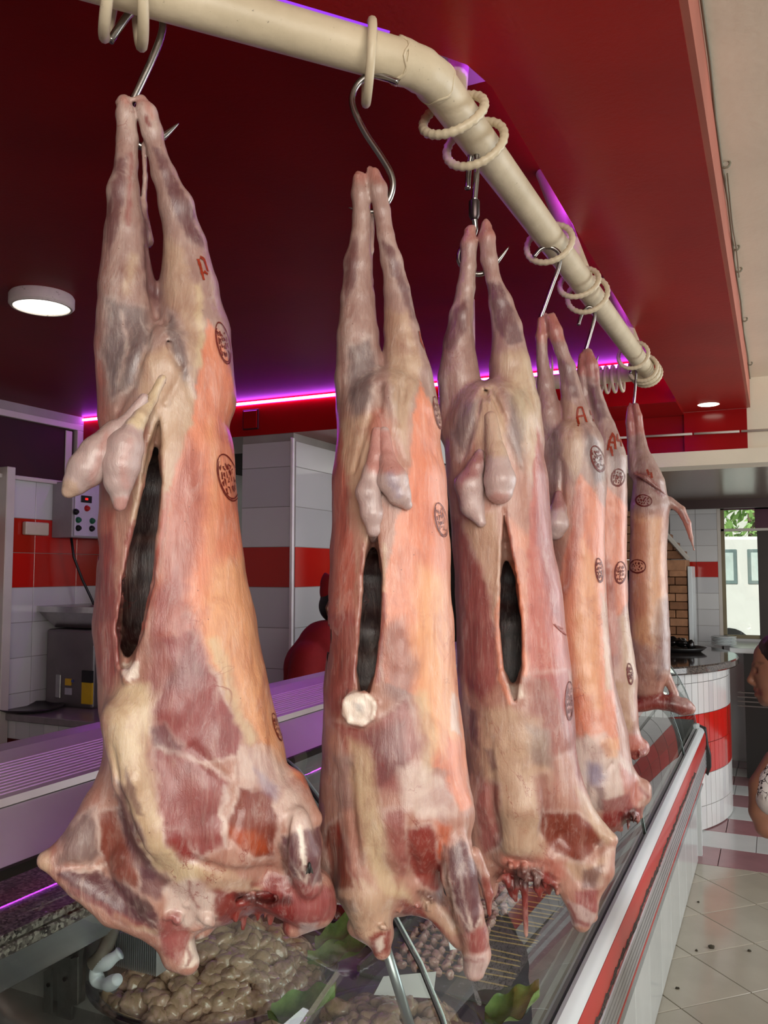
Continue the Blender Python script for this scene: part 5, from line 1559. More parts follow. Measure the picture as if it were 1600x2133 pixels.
P3 = [
 ('poly', 'membrane', [(880, 440), (1180, 440), (1180, 860), (880, 860)], 40, 0.8),
 ('poly', 'mauve', [(945, 640), (975, 620), (975, 690), (935, 740), (922, 700)], 8, 0.75, 0.35),
 ('poly', 'mauve', [(1012, 590), (1040, 590), (1070, 640), (1092, 710), (1060, 720), (1030, 680)], 6, 0.85, 0.4),
 ('poly', 'grey', [(965, 840), (1000, 830), (1000, 890), (960, 960), (940, 900)], 12, 0.7, 0.5),
 ('poly', 'grey', [(1055, 820), (1095, 810), (1100, 880), (1090, 980), (1060, 920)], 12, 0.75, 0.4),
 ('poly', 'cream', [(1000, 800), (1035, 800), (1055, 900), (1050, 960), (990, 960)], 8, 0.85),
 ('poly', 'fat', [(1030, 740), (1100, 730), (1130, 850), (1110, 1000), (1085, 880)], 18, 0.6),
 ('poly', 'rosy', [(1120, 890), (1140, 950), (1150, 1120), (1190, 1300), (1200, 1450), (1205, 1580), (1180, 1500), (1150, 1420), (1100, 1400), (1098, 1250), (1100, 1130), (1112, 1000)], 4, 1.0),
 ('poly', 'pink', [(1125, 900), (1140, 960), (1155, 1150), (1175, 1300), (1150, 1280), (1120, 1150), (1118, 1000)], 10, 0.7),
 ('poly', 'salmon', [(1060, 1080), (1100, 1120), (1095, 1400), (1075, 1300)], 12, 0.6),
 ('poly', 'pink', [(938, 1080), (960, 1080), (1000, 1180), (1030, 1290), (1038, 1420), (1000, 1460), (950, 1400)], 10, 0.85),
 ('poly', 'cream', [(960, 1090), (1030, 1060), (1046, 1160), (1035, 1300), (1005, 1180)], 10, 0.7, 0.4),
 ('poly', 'pink', [(1090, 1400), (1185, 1400), (1200, 1560), (1150, 1580), (1100, 1500)], 14, 0.5, 0.5),
 ('poly', 'red', [(1190, 1440), (1206, 1480), (1225, 1640), (1200, 1620)], 6, 0.7),
 ('poly', 'cream', [(1000, 1480), (1060, 1470), (1130, 1500), (1150, 1600), (1130, 1780), (1050, 1790), (1010, 1640)], 16, 0.9),
 ('poly', 'grey', [(1100, 1510), (1145, 1520), (1150, 1600), (1110, 1590)], 12, 0.5),
 ('poly', 'mauve', [(1008, 1560), (1025, 1560), (1035, 1600), (1022, 1610)], 6, 0.7),
 ('poly', 'mauve', [(968, 1470), (990, 1480), (1000, 1560), (980, 1540)], 7, 0.8),
 ('poly', 'pink', [(1000, 1620), (1040, 1640), (1040, 1760), (1010, 1780), (990, 1700)], 10, 0.8, 0.4),
 ('poly', 'pink', [(1110, 1620), (1140, 1610), (1150, 1680), (1130, 1720)], 10, 0.6, 0.4),
 ('poly', 'brownred', [(1130, 1690), (1200, 1690), (1262, 1740), (1210, 1800), (1150, 1770), (1125, 1730)], 6, 0.9, 0.5),
 ('poly', 'cream', [(1200, 1640), (1260, 1690), (1292, 1745), (1262, 1760), (1215, 1700)], 8, 0.8),
 ('poly', 'cream', [(1160, 1790), (1230, 1800), (1275, 1770), (1250, 1840), (1200, 1830)], 10, 0.7, 0.5),
 ('poly', 'mauve', [(1215, 1810), (1260, 1800), (1240, 1850), (1215, 1850)], 6, 0.7, 0.3),
 ('poly', 'pink', [(1200, 1855), (1245, 1850), (1245, 1900), (1220, 1905), (1200, 1880)], 5, 0.9),
 ('poly', 'pale', [(1182, 1870), (1215, 1885), (1242, 1905), (1235, 1930), (1190, 1925)], 4, 0.85),
 ('line', 'blood', [(1186, 1880), (1200, 1915), (1225, 1925)], 4, 0.7, 0, 5),
 ('poly', 'rosy', [(1040, 1780), (1180, 1790), (1170, 1840), (1040, 1840)], 12, 0.7),
 ('poly', 'blood', [(1050, 1815), (1150, 1815), (1170, 1850), (1120, 1960), (1040, 1880)], 8, 0.9),
 ('poly', 'dark', [(1065, 1805), (1130, 1805), (1130, 1850), (1070, 1850)], 6, 0.8),
 ('line', 'blood', [(1056, 1070), (1068, 1150), (1070, 1180)], 2, 0.6, 0, 4),
 ('line', 'salmon', [(1072, 1180), (1088, 1280), (1092, 1400)], 3, 0.7, 0, 5),
 ('line', 'salmon', [(1038, 1250), (1036, 1320), (1044, 1400), (1060, 1460)], 3, 0.7, 0, 5),
 ('poly', 'rosy', [(955, 455), (1045, 450), (1045, 500), (955, 505)], 14, 0.4),
 ('poly', 'bone', [(1060, 1425), (1085, 1425), (1088, 1455), (1068, 1455)], 4, 0.8),
]
C_LAB = ['largest carcass, nearest and leftmost on the bent rail, belly cut facing left',
         'carcass with a round white breastbone disc, hanging beside the rail bend',
         'carcass hung from the swivel hook, third from the left']
H1, R1, F1, zo = carcass(0, C_LAB[0], (60, 190, 720, 2035, -195, 215), C1, P1, 'flesh', 0.0025, 11)
H2, R2, F2, zo = carcass(1, C_LAB[1], (640, 335, 1050, 2050, -165, 175), C2, P2, 'flesh', 0.0027, 22)
H3, R3, F3, zo = carcass(2, C_LAB[2], (895, 440, 1300, 1965, -140, 155), C3, P3, 'flesh', 0.0029, 33)
# ---- carcass 4
C4 = [
 ('add', [(1196, 930, 0, 60), (1200, 1020, 0, 62), (1200, 1150, 0, 60), (1205, 1280, 0, 60), (1212, 1400, 0, 64), (1228, 1530, 0, 78), (1238, 1620, 0, 80), (1245, 1680, 0, 58)], 12),
 ('add', [(1128, 668, 0, 9), (1128, 700, 0, 13), (1130, 750, -2, 12), (1136, 800, -4, 16)], 2),
 ('add', [(1136, 800, -4, 16), (1142, 860, -6, 26), (1152, 930, -6, 36), (1165, 1010, -4, 44)], 8),
 ('add', [(1146, 664, 3, 11), (1156, 690, 5, 17), (1168, 725, 6, 15), (1182, 765, 5, 17)], 2),
 ('add', [(1182, 765, 5, 17), (1190, 810, 2, 21), (1200, 865, -2, 30), (1213, 930, -4, 44), (1216, 1010, -4, 46)], 8),
 ('add', [(1136, 655, 2, 4), (1140, 668, 2, 7)], 2), ('add', [(1152, 656, 2, 4), (1168, 690, 6, 6)], 2),
 ('add', [(1150, 740, -10, 2.5), (1152, 800, -12, 2.5), (1150, 850, -12, 4)], 3),
 ('add', [(1252, 1590, 10, 55), (1262, 1640, 20, 50), (1268, 1680, 20, 38)], 16),
 ('add', [(1270, 1660, 0, 44), (1305, 1672, 0, 38), (1330, 1655, 0, 26), (1338, 1640, 0, 18)], 12),
 ('add', [(1300, 1610, 0, 22), (1332, 1645, 0, 18)], 8),
 ('sub', [(1312, 1700, 60, 10), (1300, 1706, 60, 12)], 6, 1.5),
 ('add', [(1262, 1700, 10, 14), (1285, 1715, 12, 10), (1294, 1728, 12, 5)], 6),
 ('add', [(1325, 1690, 10, 12), (1332, 1700, 10, 8)], 5),
 ('sub', [(1168, 960, '4', 5), (1170, 1040, '4', 6), (1164, 1100, '3', 5)], 7),
 ('sub', [(1222, 1600, '4', 4), (1218, 1660, '5', 6)], 8), ('sub', [(1262, 1608, '3', 4), (1275, 1590, '3', 4)], 6),
]
C4 += shreds(1258, 1690, 1335, 1712, 10, 45, 16, 3, 5.5, 14, 6)
P4 = [
 ('poly', 'membrane', [(1090, 640), (1290, 640), (1290, 1010), (1090, 1010)], 24, 0.85),
 ('poly', 'rosy', [(1112, 650), (1178, 650), (1180, 710), (1112, 715)], 8, 0.6),
 ('poly', 'mauve', [(1165, 740), (1190, 760), (1208, 830), (1190, 830), (1172, 790)], 5, 0.65, 0.3),
 ('poly', 'cream', [(1172, 830), (1210, 850), (1215, 940), (1200, 1000), (1175, 960)], 8, 0.8),
 ('poly', 'grey', [(1222, 890), (1250, 920), (1258, 1000), (1240, 1010), (1218, 950)], 8, 0.7, 0.4),
 ('poly', 'grey', [(1135, 880), (1165, 900), (1170, 1000), (1145, 1060)], 10, 0.5),
 ('poly', 'salmon', [(1208, 985), (1235, 1020), (1262, 1060), (1262, 1250), (1275, 1420), (1290, 1560), (1250, 1560), (1215, 1520), (1190, 1400), (1160, 1300), (1168, 1200), (1190, 1100), (1200, 1030)], 4, 0.95),
 ('poly', 'pink', [(1195, 1040), (1212, 1000), (1220, 1080), (1190, 1220), (1165, 1260)], 8, 0.55),
 ('poly', 'tan', [(1215, 1130), (1245, 1180), (1250, 1330), (1255, 1480), (1215, 1480), (1195, 1330)], 14, 0.7),
 ('poly', 'orange', [(1185, 1440), (1230, 1450), (1235, 1500), (1210, 1540), (1190, 1520)], 9, 0.55),
 ('poly', 'cream', [(1252, 1230), (1264, 1260), (1275, 1440), (1262, 1440), (1256, 1330)], 3, 0.8),
 ('poly', 'white', [(1190, 1540), (1260, 1530), (1310, 1600), (1300, 1680), (1230, 1690), (1195, 1620)], 12, 0.85, 0.4),
 ('poly', 'tan', [(1250, 1540), (1290, 1540), (1285, 1580), (1265, 1580)], 7, 0.7),
 ('poly', 'blue', [(1228, 1588), (1250, 1592), (1262, 1615), (1250, 1640), (1230, 1636), (1220, 1612)], 14, 0.7),
 ('poly', 'mauve', [(1240, 1640), (1258, 1640), (1262, 1690), (1245, 1690)], 5, 0.6),
 ('poly', 'rosy', [(1290, 1590), (1325, 1620), (1345, 1650), (1320, 1690), (1300, 1670)], 7, 0.7, 0.4),
 ('poly', 'pink', [(1255, 1670), (1310, 1650), (1320, 1690), (1280, 1720), (1255, 1710)], 6, 0.85),
 ('poly', 'blood', [(1255, 1700), (1300, 1685), (1340, 1680), (1335, 1720), (1280, 1740), (1255, 1725)], 5, 0.85),
 ('poly', 'dark', [(1290, 1700), (1322, 1680), (1328, 1710), (1300, 1722)], 4, 0.85),
 ('line', 'blood', [(1335, 1640), (1350, 1660)], 3, 0.6, 0, 4),
]
# ---- carcass 5
C5 = [
 ('add', [(1264, 960, 0, 44), (1262, 1060, 0, 44), (1262, 1180, 0, 45), (1268, 1300, 0, 44), (1278, 1410, 0, 48), (1285, 1490, 0, 44)], 9),
 ('add', [(1214, 742, 0, 8), (1214, 775, 0, 12), (1216, 820, -2, 11), (1224, 870, -4, 18), (1236, 930, -4, 30)], 6),
 ('add', [(1226, 734, 3, 9), (1232, 760, 5, 15), (1236, 800, 5, 13), (1246, 845, 3, 17), (1258, 890, 0, 25), (1266, 940, 0, 36)], 6),
 ('add', [(1240, 770, 4, 9), (1244, 800, 2, 6)], 3), ('add', [(1216, 730, 2, 3), (1222, 740, 2, 6)], 2),
 ('add', [(1290, 1500, 0, 38), (1310, 1545, 0, 30), (1332, 1556, 0, 22)], 10),
 ('add', [(1300, 1560, 5, 16), (1325, 1572, 5, 10)], 5),
 ('sub', [(1312, 1582, 30, 6), (1322, 1580, 30, 6)], 4, 1.5),
]
C5 += shreds(1305, 1562, 1345, 1575, 5, 22, 8, 2.6, 4.5, 10, 7)
P5 = [
 ('poly', 'membrane', [(1180, 720), (1320, 720), (1320, 1000), (1180, 1000)], 20, 0.85),
 ('poly', 'mauve', [(1225, 800), (1245, 800), (1268, 870), (1250, 880), (1235, 850)], 5, 0.75, 0.3),
 ('poly', 'rosy', [(1200, 730), (1250, 730), (1250, 790), (1200, 780)], 6, 0.6),
 ('line', 'blood', [(1240, 770), (1243, 800)], 3, 0.6, 0, 4),
 ('poly', 'grey', [(1262, 920), (1295, 930), (1300, 1000), (1275, 1010)], 10, 0.5, 0.4),
 ('poly', 'salmon', [(1262, 1010), (1290, 1040), (1306, 1060), (1306, 1250), (1285, 1290), (1285, 1360), (1250, 1380), (1240, 1200)], 5, 0.9),
 ('poly', 'pink', [(1255, 1150), (1275, 1180), (1290, 1300), (1290, 1380), (1262, 1420), (1255, 1280)], 9, 0.6),
 ('poly', 'cream', [(1292, 1285), (1310, 1270), (1326, 1420), (1320, 1480), (1300, 1400)], 4, 0.85, 0.3),
 ('poly', 'cream', [(1262, 1420), (1310, 1420), (1320, 1520), (1280, 1530)], 9, 0.7, 0.4),
 ('poly', 'rosy', [(1300, 1530), (1340, 1530), (1358, 1560), (1320, 1590), (1300, 1570)], 6, 0.8, 0.4),
 ('poly', 'blood', [(1305, 1565), (1345, 1560), (1340, 1592), (1310, 1590)], 4, 0.8),
]
# ---- carcass 6
C6 = [
 ('add', [(1352, 1010, 0, 34), (1354, 1060, 0, 42), (1350, 1130, 0, 39), (1350, 1220, 0, 41), (1354, 1320, 0, 43), (1356, 1390, 0, 40), (1352, 1430, 0, 31)], 8),
 ('add', [(1312, 850, 0, 7), (1312, 880, 0, 10), (1318, 930, 0, 12), (1328, 985, 0, 20)], 5),
 ('add', [(1324, 846, 3, 8), (1330, 868, 4, 9), (1332, 900, 3, 10), (1336, 940, 2, 16), (1348, 990, 0, 30)], 5),
 ('add', [(1312, 840, 1, 3), (1318, 850, 1, 6)], 2),
 ('add', [(1395, 1045, 0, 12), (1418, 1062, 0, 10), (1432, 1090, 0, 8), (1440, 1120, 0, 6), (1446, 1146, 0, 3)], 5),
 ('add', [(1322, 986, 36, 3), (1345, 996, 40, 6), (1370, 1016, 38, 5), (1388, 1032, 34, 3)], 3),
 ('add', [(1330, 1470, 5, 14), (1368, 1462, 8, 16), (1400, 1465, 8, 18), (1425, 1472, 8, 19), (1436, 1476, 8, 13)], 7),
 ('add', [(1345, 1420, 0, 30), (1350, 1455, 0, 18)], 8),
 ('add', [(1390, 1410, 0, 10), (1405, 1445, 4, 10)], 5),
]
P6 = [
 ('poly', 'membrane', [(1290, 830), (1420, 830), (1420, 1060), (1290, 1060)], 14, 0.85),
 ('poly', 'rosy', [(1300, 840), (1345, 845), (1350, 900), (1310, 910)], 7, 0.7),
 ('poly', 'blood', [(1318, 980), (1350, 985), (1392, 1030), (1380, 1036), (1340, 1002), (1318, 996)], 4, 0.6),
 ('poly', 'rosy', [(1405, 1055), (1440, 1080), (1440, 1130), (1425, 1110)], 5, 0.6),
 ('line', 'mauve', [(1418, 1062), (1432, 1090)], 3, 0.6, 0, 4),
 ('poly', 'tan', [(1312, 1070), (1380, 1080), (1385, 1250), (1370, 1360), (1318, 1330)], 12, 0.8),
 ('poly', 'rosy', [(1310, 1080), (1350, 1090), (1350, 1280), (1312, 1300)], 12, 0.5),
 ('poly', 'grey', [(1372, 1250), (1398, 1240), (1400, 1400), (1370, 1400), (1360, 1320)], 9, 0.5, 0.4),
 ('poly', 'mauve', [(1365, 1395), (1380, 1395), (1380, 1420), (1366, 1420)], 6, 0.5),
 ('poly', 'red', [(1325, 1450), (1400, 1440), (1445, 1465), (1440, 1500), (1330, 1500)], 6, 0.9),
 ('poly', 'dark', [(1385, 1455), (1405, 1450), (1412, 1490), (1390, 1490)], 6, 0.6),
 ('line', 'pale', [(1412, 1455), (1436, 1470)], 4, 0.6, 0.2, 6),
]
H4, R4, F4, zo = carcass(3, 'carcass with an inked capital A on its thigh, fourth along the rail', (1095, 640, 1365, 1745, -110, 120), C4, P4, 'flesh', 0.0036, 44)
H5, R5, F5, zo = carcass(4, 'narrow carcass between the inked fourth one and the farthest tailed one', (1190, 720, 1370, 1600, -80, 90), C5, P5, 'flesh', 0.0038, 55)
H6, R6, F6, zo = carcass(5, 'farthest carcass with a curved tail, hanging at the rail end', (1285, 830, 1460, 1510, -70, 80), C6, P6, 'flesh', 0.0042, 66)

def gland(H, F, root, bounds, ops, pops, seed, h=0.0019):
    o, _ = sdf_object(H, 'testicle', bounds, ops, pops, 'pale', h, M_GLAND, root, zo, seed, rough=((0.0008, 0.02, 1.3),), field_from=F, base_alpha=0.1)
    return o
# carcass 1
gland(H1, F1, R1, (120, 820, 300, 1060, 60, 240), [
  ('add', [(300, 830, 150, 12), (262, 880, 158, 14), (232, 905, 160, 22)], 6),
  ('add', [(238, 900, 160, 24), (205, 945, 165, 40), (180, 978, 165, 41), (158, 1006, 165, 27), (144, 1023, 165, 16)], 12)],
  [('poly', 'membrane', [(300, 800), (220, 900), (200, 900), (290, 800)], 10, 0.7), ('poly', 'cream', [(125, 1000), (160, 1005), (165, 1040), (125, 1045)], 6, 0.7), ('line', 'rosy', [(225, 905), (205, 950), (190, 1010)], 10, 0.4, 0, 6)], 101)
gland(H1, F1, R1, (200, 770, 360, 1085, 70, 260), [
  ('add', [(338, 790, '-2', 10), (318, 830, '4', 11), (292, 870, 168, 15), (280, 890, 172, 18)], 6),
  ('add', [(280, 890, 176, 20), (262, 930, 180, 38), (252, 970, 180, 40), (248, 1005, 180, 31), (250, 1035, 180, 18), (250, 1052, 180, 14)], 10)],
  [('poly', 'fat', [(350, 770), (300, 900), (270, 880), (310, 790)], 8, 0.9), ('poly', 'rosy', [(235, 1035), (270, 1035), (265, 1075), (235, 1070)], 5, 0.5), ('line', 'rosy', [(270, 920), (255, 960), (262, 1010)], 12, 0.35, 0, 8)], 102)
# carcass 2
gland(H2, F2, R2, (735, 900, 810, 1145, 60, 190), [
  ('add', [(785, 900, '-3', 12), (782, 950, '4', 15), (775, 985, '10', 19)], 6),
  ('add', [(775, 985, '12', 20), (767, 1025, '14', 26), (774, 1070, '14', 23), (778, 1105, '12', 13), (778, 1122, '12', 9)], 8)],
  [('poly', 'rosy', [(760, 890), (810, 890), (800, 985), (765, 985)], 8, 0.6), ('line', 'mauve', [(765, 1010), (772, 1060)], 8, 0.3, 0, 8)], 103)
gland(H2, F2, R2, (780, 900, 870, 1075, 60, 200), [
  ('add', [(800, 900, '-2', 12), (806, 950, '6', 16)], 6),
  ('add', [(808, 960, '12', 18), (818, 1000, '16', 32), (832, 1030, '16', 24), (848, 1052, '14', 11)], 8)],
  [('poly', 'rosy', [(780, 890), (825, 900), (840, 985), (795, 985)], 8, 0.6), ('line', 'blue', [(815, 990), (826, 1025)], 10, 0.4, 0, 10)], 104)
# carcass 3
gland(H3, F3, R3, (935, 930, 1020, 1110, 50, 190), [
  ('add', [(1000, 945, '2', 10), (992, 970, '8', 17), (978, 1010, '12', 31), (984, 1055, '12', 25), (1002, 1088, '10', 11)], 8)],
  [('poly', 'red', [(970, 940), (1010, 940), (1000, 990), (960, 1000)], 8, 0.6), ('poly', 'pink', [(945, 990), (965, 985), (965, 1060), (950, 1040)], 8, 0.6)], 105)
gland(H3, F3, R3, (1000, 850, 1085, 1065, 50, 190), [
  ('add', [(1022, 870, '-2', 14), (1030, 930, '6', 19)], 6),
  ('add', [(1034, 945, '8', 22), (1041, 1000, '14', 33), (1040, 1022, '14', 29)], 8)],
  [('poly', 'cream', [(1000, 840), (1060, 850), (1060, 950), (1010, 950)], 8, 0.8), ('poly', 'rosy', [(1015, 1030), (1060, 1030), (1055, 1060), (1020, 1060)], 7, 0.4)], 106)
# carcass 4
gland(H4, F4, R4, (1125, 1010, 1200, 1145, 30, 160), [
  ('add', [(1164, 1030, '2', 9), (1164, 1060, '8', 17), (1160, 1090, '12', 25), (1156, 1104, '12', 21)], 6)],
  [('poly', 'red', [(1145, 1010), (1180, 1010), (1180, 1065), (1150, 1060)], 6, 0.6)], 107)

# ------------------------------------------------------------------ ink stamps and brush marks on the meat
def ink_mat(name, rgb, th=0.5):
    m = NT(name)
    n = m.noise(m.coord(), 240, 4, 0.7)
    m.base(m.ramp(n, [(0.35, lin(rgb)), (0.7, tuple(min(1, v * 1.9) for v in lin(rgb)))]))
    m.set(Roughness=0.45)
    return m.mat
M_INK = ink_mat('stamp_ink', (84, 18, 8))
M_INKR = ink_mat('brush_ink', (116, 32, 8))

def on_surface(H, F, pts):
    """photograph pixels -> points and normals on the carcass surface"""
    ws = np.linspace(0.26, -0.15, 206)
    out = []
    for (x, y) in pts:
        q = np.array([(*H.px(x, y, w), w) for w in ws])
        f = F.sample(q)
        if not (f < 0).any(): out.append(None); continue
        i = int(np.argmax(f < 0))
        if i > 0:
            t = f[i - 1] / (f[i - 1] - f[i]); p = q[i - 1] + (q[i] - q[i - 1]) * t
        else: p = q[i]
        e = 0.004
        g = np.array([F.sample(p + d) - F.sample(p - d) for d in (np.array([e, 0, 0]), np.array([0, e, 0]), np.array([0, 0, e]))])
        g = g / (np.linalg.norm(g) + 1e-9)
        out.append((p, g))
    return out

def ink(H, F, root, strokes, name, mat, width):
    mb = MB()
    for st in strokes:
        P = on_surface(H, F, st)
        run = []
        runs = []
        for p in P:
            if p is None:
                if len(run) > 1: runs.append(run)
                run = []
            else:
                if run and np.linalg.norm(p[0] - run[-1][0]) > 0.02:
                    if len(run) > 1: runs.append(run)
                    run = []
                run.append(p)
        if len(run) > 1: runs.append(run)
        for r_ in runs:
            vs_ = []
            for i, (p, g) in enumerate(r_):
                a = r_[max(i - 1, 0)][0]; b = r_[min(i + 1, len(r_) - 1)][0]
                t = b - a; t = t / (np.linalg.norm(t) + 1e-9)
                s = np.cross(g, t); s = s / (np.linalg.norm(s) + 1e-9)
                wd = width * H.m(800, 1000) * random.uniform(0.7, 1.3)
                for sg in (-1, 1):
                    v = p + g * 0.0011 + s * sg * wd
                    vs_.append((v[0], -v[2], v[1] - zo))
            mb.add(vs_, [(2 * i, 2 * i + 1, 2 * i + 3, 2 * i + 2) for i in range(len(r_) - 1)])
    if mb.v:
        mb.build(name, mat, root, smooth=True, fix=False)

def stamp(H, F, root, cx_, cy_, rx, ry, rot=0.0, wd=2.2, seed=0, cols=3, rows=4):
    rd = random.Random(seed)
    cr, sr = math.cos(rot), math.sin(rot)
    T = lambda u, v: (cx_ + rx * u * cr - ry * v * sr, cy_ + rx * u * sr + ry * v * cr)
    st = [[T(math.cos(a), math.sin(a)) for a in [i * 2 * math.pi / 44 for i in range(45)]]]
    st.append([T(0.9 * math.cos(a), 0.9 * math.sin(a)) for a in [i * 2 * math.pi / 44 for i in range(4, 30)]])
    # illegible lettering inside the oval
    for r in range(rows):
        v = -0.66 + 1.32 * (r + 0.5) / rows
        hwid = 0.75 * math.sqrt(max(0, 1 - v * v))
        n = max(3, int(hwid * cols * 2.4))
        for c in range(n):
            u0 = -hwid + 2 * hwid * (c + 0.1) / n; u1 = -hwid + 2 * hwid * (c + 0.8) / n
            h = 0.46 / rows * 1.6
            pp = [(rd.uniform(u0, u1), v + rd.uniform(-h, h)) for _ in range(rd.choice((3, 4, 4, 5)))]
            st.append([T(*q) for a, b in zip(pp[:-1], pp[1:]) for q in ((a[0], a[1]), ((a[0] + b[0]) / 2, (a[1] + b[1]) / 2))] + [T(*pp[-1])])
    ink(H, F, root, st, 'ink_stamp', M_INK, wd)

def letter(H, F, root, polys, wd):
    st = []
    for pl in polys:
        s = []
        for a, b in zip(pl[:-1], pl[1:]):
            for k in range(5):
                s.append((a[0] + (b[0] - a[0]) * k / 5, a[1] + (b[1] - a[1]) * k / 5))
        s.append(pl[-1]); st.append(s)
    ink(H, F, root, st, 'brush_mark', M_INKR, wd)

stamp(H1, F1, R1, 464, 715, 13, 44, -0.22, 1.15, 1)
stamp(H1, F1, R1, 474, 995, 20, 50, -0.26, 1.2, 2)
letter(H1, F1, R1, [[(412, 540), (418, 560), (424, 584)], [(416, 536), (424, 540), (432, 566)], [(424, 566), (432, 572)]], 3.0)
stamp(H1, F1, R1, 576, 1515, 6, 30, -0.3, 0.9, 9)
stamp(H2, F2, R2, 918, 1083, 12, 36, -0.2, 1.1, 3)
stamp(H2, F2, R2, 911, 860, 7, 34, -0.2, 1.1, 4)
letter(H2, F2, R2, [[(872, 690), (876, 712), (884, 728)], [(878, 688), (884, 704)]], 2.6)
stamp(H3, F3, R3, 1186, 1460, 8, 40, 0.0, 1.15, 5)
letter(H3, F3, R3, [[(1154, 1300), (1166, 1312), (1182, 1326)], [(1160, 1304), (1172, 1310)]], 1.6)
stamp(H4, F4, R4, 1245, 956, 13, 28, -0.3, 1.15, 6)
stamp(H4, F4, R4, 1248, 1188, 8, 25, -0.1, 1.1, 7)
letter(H4, F4, R4, [[(1206, 885), (1202, 868), (1204, 850), (1212, 848), (1222, 880)], [(1204, 868), (1216, 866)], [(1228, 850), (1236, 848), (1236, 862), (1230, 864), (1228, 852)], [(1234, 864), (1236, 878)], [(1203, 886), (1206, 888)]], 1.9)
stamp(H5, F5, R5, 1287, 995, 14, 18, 0.15, 1.0, 8)
stamp(H5, F5, R5, 1292, 1193, 12, 23, 0.05, 1.0, 10)
stamp(H5, F5, R5, 1312, 1404, 6, 22, -0.1, 1.0, 11)
letter(H5, F5, R5, [[(1266, 938), (1270, 918), (1276, 902), (1280, 912), (1282, 936)], [(1270, 922), (1282, 922)], [(1272, 930), (1276, 950)], [(1286, 904), (1286, 918), (1292, 918)], [(1292, 904), (1294, 930)]], 2.2)
stamp(H6, F6, R6, 1341, 1043, 17, 12, 0.15, 0.85, 12, rows=3)
stamp(H6, F6, R6, 1328, 1180, 17, 14, 0.05, 0.85, 13, rows=3)
letter(H6, F6, R6, [[(1348, 978), (1352, 990)], [(1356, 984), (1358, 996)]], 1.8)
# ================================================================== food in the display case
ZD = Z(-0.875)
M_CLEAR = glass('clear_plastic', (225, 225, 235), 0.06)
M_TRAYD = paint('dark_tray', (52, 40, 54), 0.25, 0.1)
def chicken_mat(name, cols, rough=0.22):
    m = NT(name)
    v = m.coord(which='Object')
    oi = m.n('ShaderNodeObjectInfo')
    n = m.noise(v, 55, 6, 0.65, 0.8)
    c = m.ramp(n, [(0.25, lin(cols[0])), (0.45, lin(cols[1])), (0.62, lin(cols[2])), (0.8, lin(cols[3]))])
    c = m.mix(m.math('MULTIPLY', oi.outputs['Random'], 0.5), c, lin(cols[1]))
    sp = m.noise(v, 190, 3)
    c = m.mix(m.ramp(sp, [(0.68, (0,)), (0.72, (0.8,))]), c, lin((52, 50, 26)))
    m.base(c)
    m.set(Roughness=rough, Subsurface_Weight=0.1, Subsurface_Scale=0.004, Coat_Weight=0.6, Coat_Roughness=0.08)
    m.bump(n, 0.5, 0.004)
    return m.mat
M_CHK = chicken_mat('marinated_chicken', [(128, 110, 66), (178, 148, 122), (206, 170, 154), (222, 192, 180)])
M_RED = chicken_mat('red_marinated_meat', [(88, 16, 12), (140, 34, 26), (166, 56, 44), (120, 30, 20)])
M_SKW = chicken_mat('raw_skewer_meat', [(190, 130, 118), (206, 156, 144), (222, 180, 168), (214, 150, 140)])

def lump_meshes(name, mat, n, size, seed):
    out = []
    rd = random.Random(seed)
    for i in range(n):
        bm = bmesh.new()
        bmesh.ops.create_icosphere(bm, subdivisions=3, radius=1.0)
        ax = (rd.uniform(0.8, 1.25), rd.uniform(0.65, 1.0), rd.uniform(0.55, 0.8))
        co = np.array([v.co[:] for v in bm.verts])
        d = 1 + 0.42 * fnoise(co * 1.5 + i * 7.1, seed + i, 2) + 0.16 * fnoise(co * 3.4 + i, seed + 40 + i, 2)
        for v, k in zip(bm.verts, d):
            v.co = Vector((v.co.x * ax[0], v.co.y * ax[1], v.co.z * ax[2])) * float(k) * size
        me = bpy.data.meshes.new(name)
        bm.to_mesh(me); bm.free()
        me.polygons.foreach_set('use_smooth', [True] * len(me.polygons))
        me.materials.append(mat)
        out.append(me)
    return out

def tray(name, label, c, r, hgt, mat, rim=0.012):
    o = MB().lathe([(0.0, 0.004), (r * 0.84, 0.004), (r * 0.97, hgt), (r + rim * 0.4, hgt + 0.002), (r + rim, hgt), (r + rim, hgt - 0.004), (r + rim * 0.3, hgt - 0.006), (r * 0.86, 0.0), (0, 0.0)], 64).build(name, mat, smooth=True)
    o.location = c
    tag(o, label, 'tray')
    return o
tray('round_platter', 'large clear round platter of marinated chicken at the lower left', (-1.085, 1.49, ZD), 0.247, 0.055, M_CLEAR)
tray('round_platter', 'second clear round platter near the front glass', (-0.648, 1.42, ZD), 0.160, 0.05, M_CLEAR)
chk = lump_meshes('chicken_piece', M_CHK, 8, 0.021, 3)
def heap(cx_, cy_, R, z0, peak, n, meshes, name, label, cat, group, smin=0.95, smax=1.5, seed=1):
    rd = random.Random(seed)
    placed = []
    tries = 0
    while len(placed) < n and tries < n * 40:
        tries += 1
        a = rd.uniform(0, 6.283); r = R * math.sqrt(rd.random())
        x, y = cx_ + r * math.cos(a), cy_ + r * math.sin(a)
        if any((x - p[0]) ** 2 + (y - p[1]) ** 2 < 0.0145 ** 2 for p in placed): continue
        placed.append((x, y))
        z = z0 + peak * (1 - (r / R) ** 2) + rd.uniform(-0.004, 0.006)
        o = link(name, meshes[rd.randrange(len(meshes))], None, (x, y, z))
        s = rd.uniform(smin, smax)
        o.scale = (s, s, s)
        o.rotation_euler = (rd.uniform(-0.5, 0.5), rd.uniform(-0.5, 0.5), rd.uniform(0, 6.28))
        tag(o, label, cat, group)
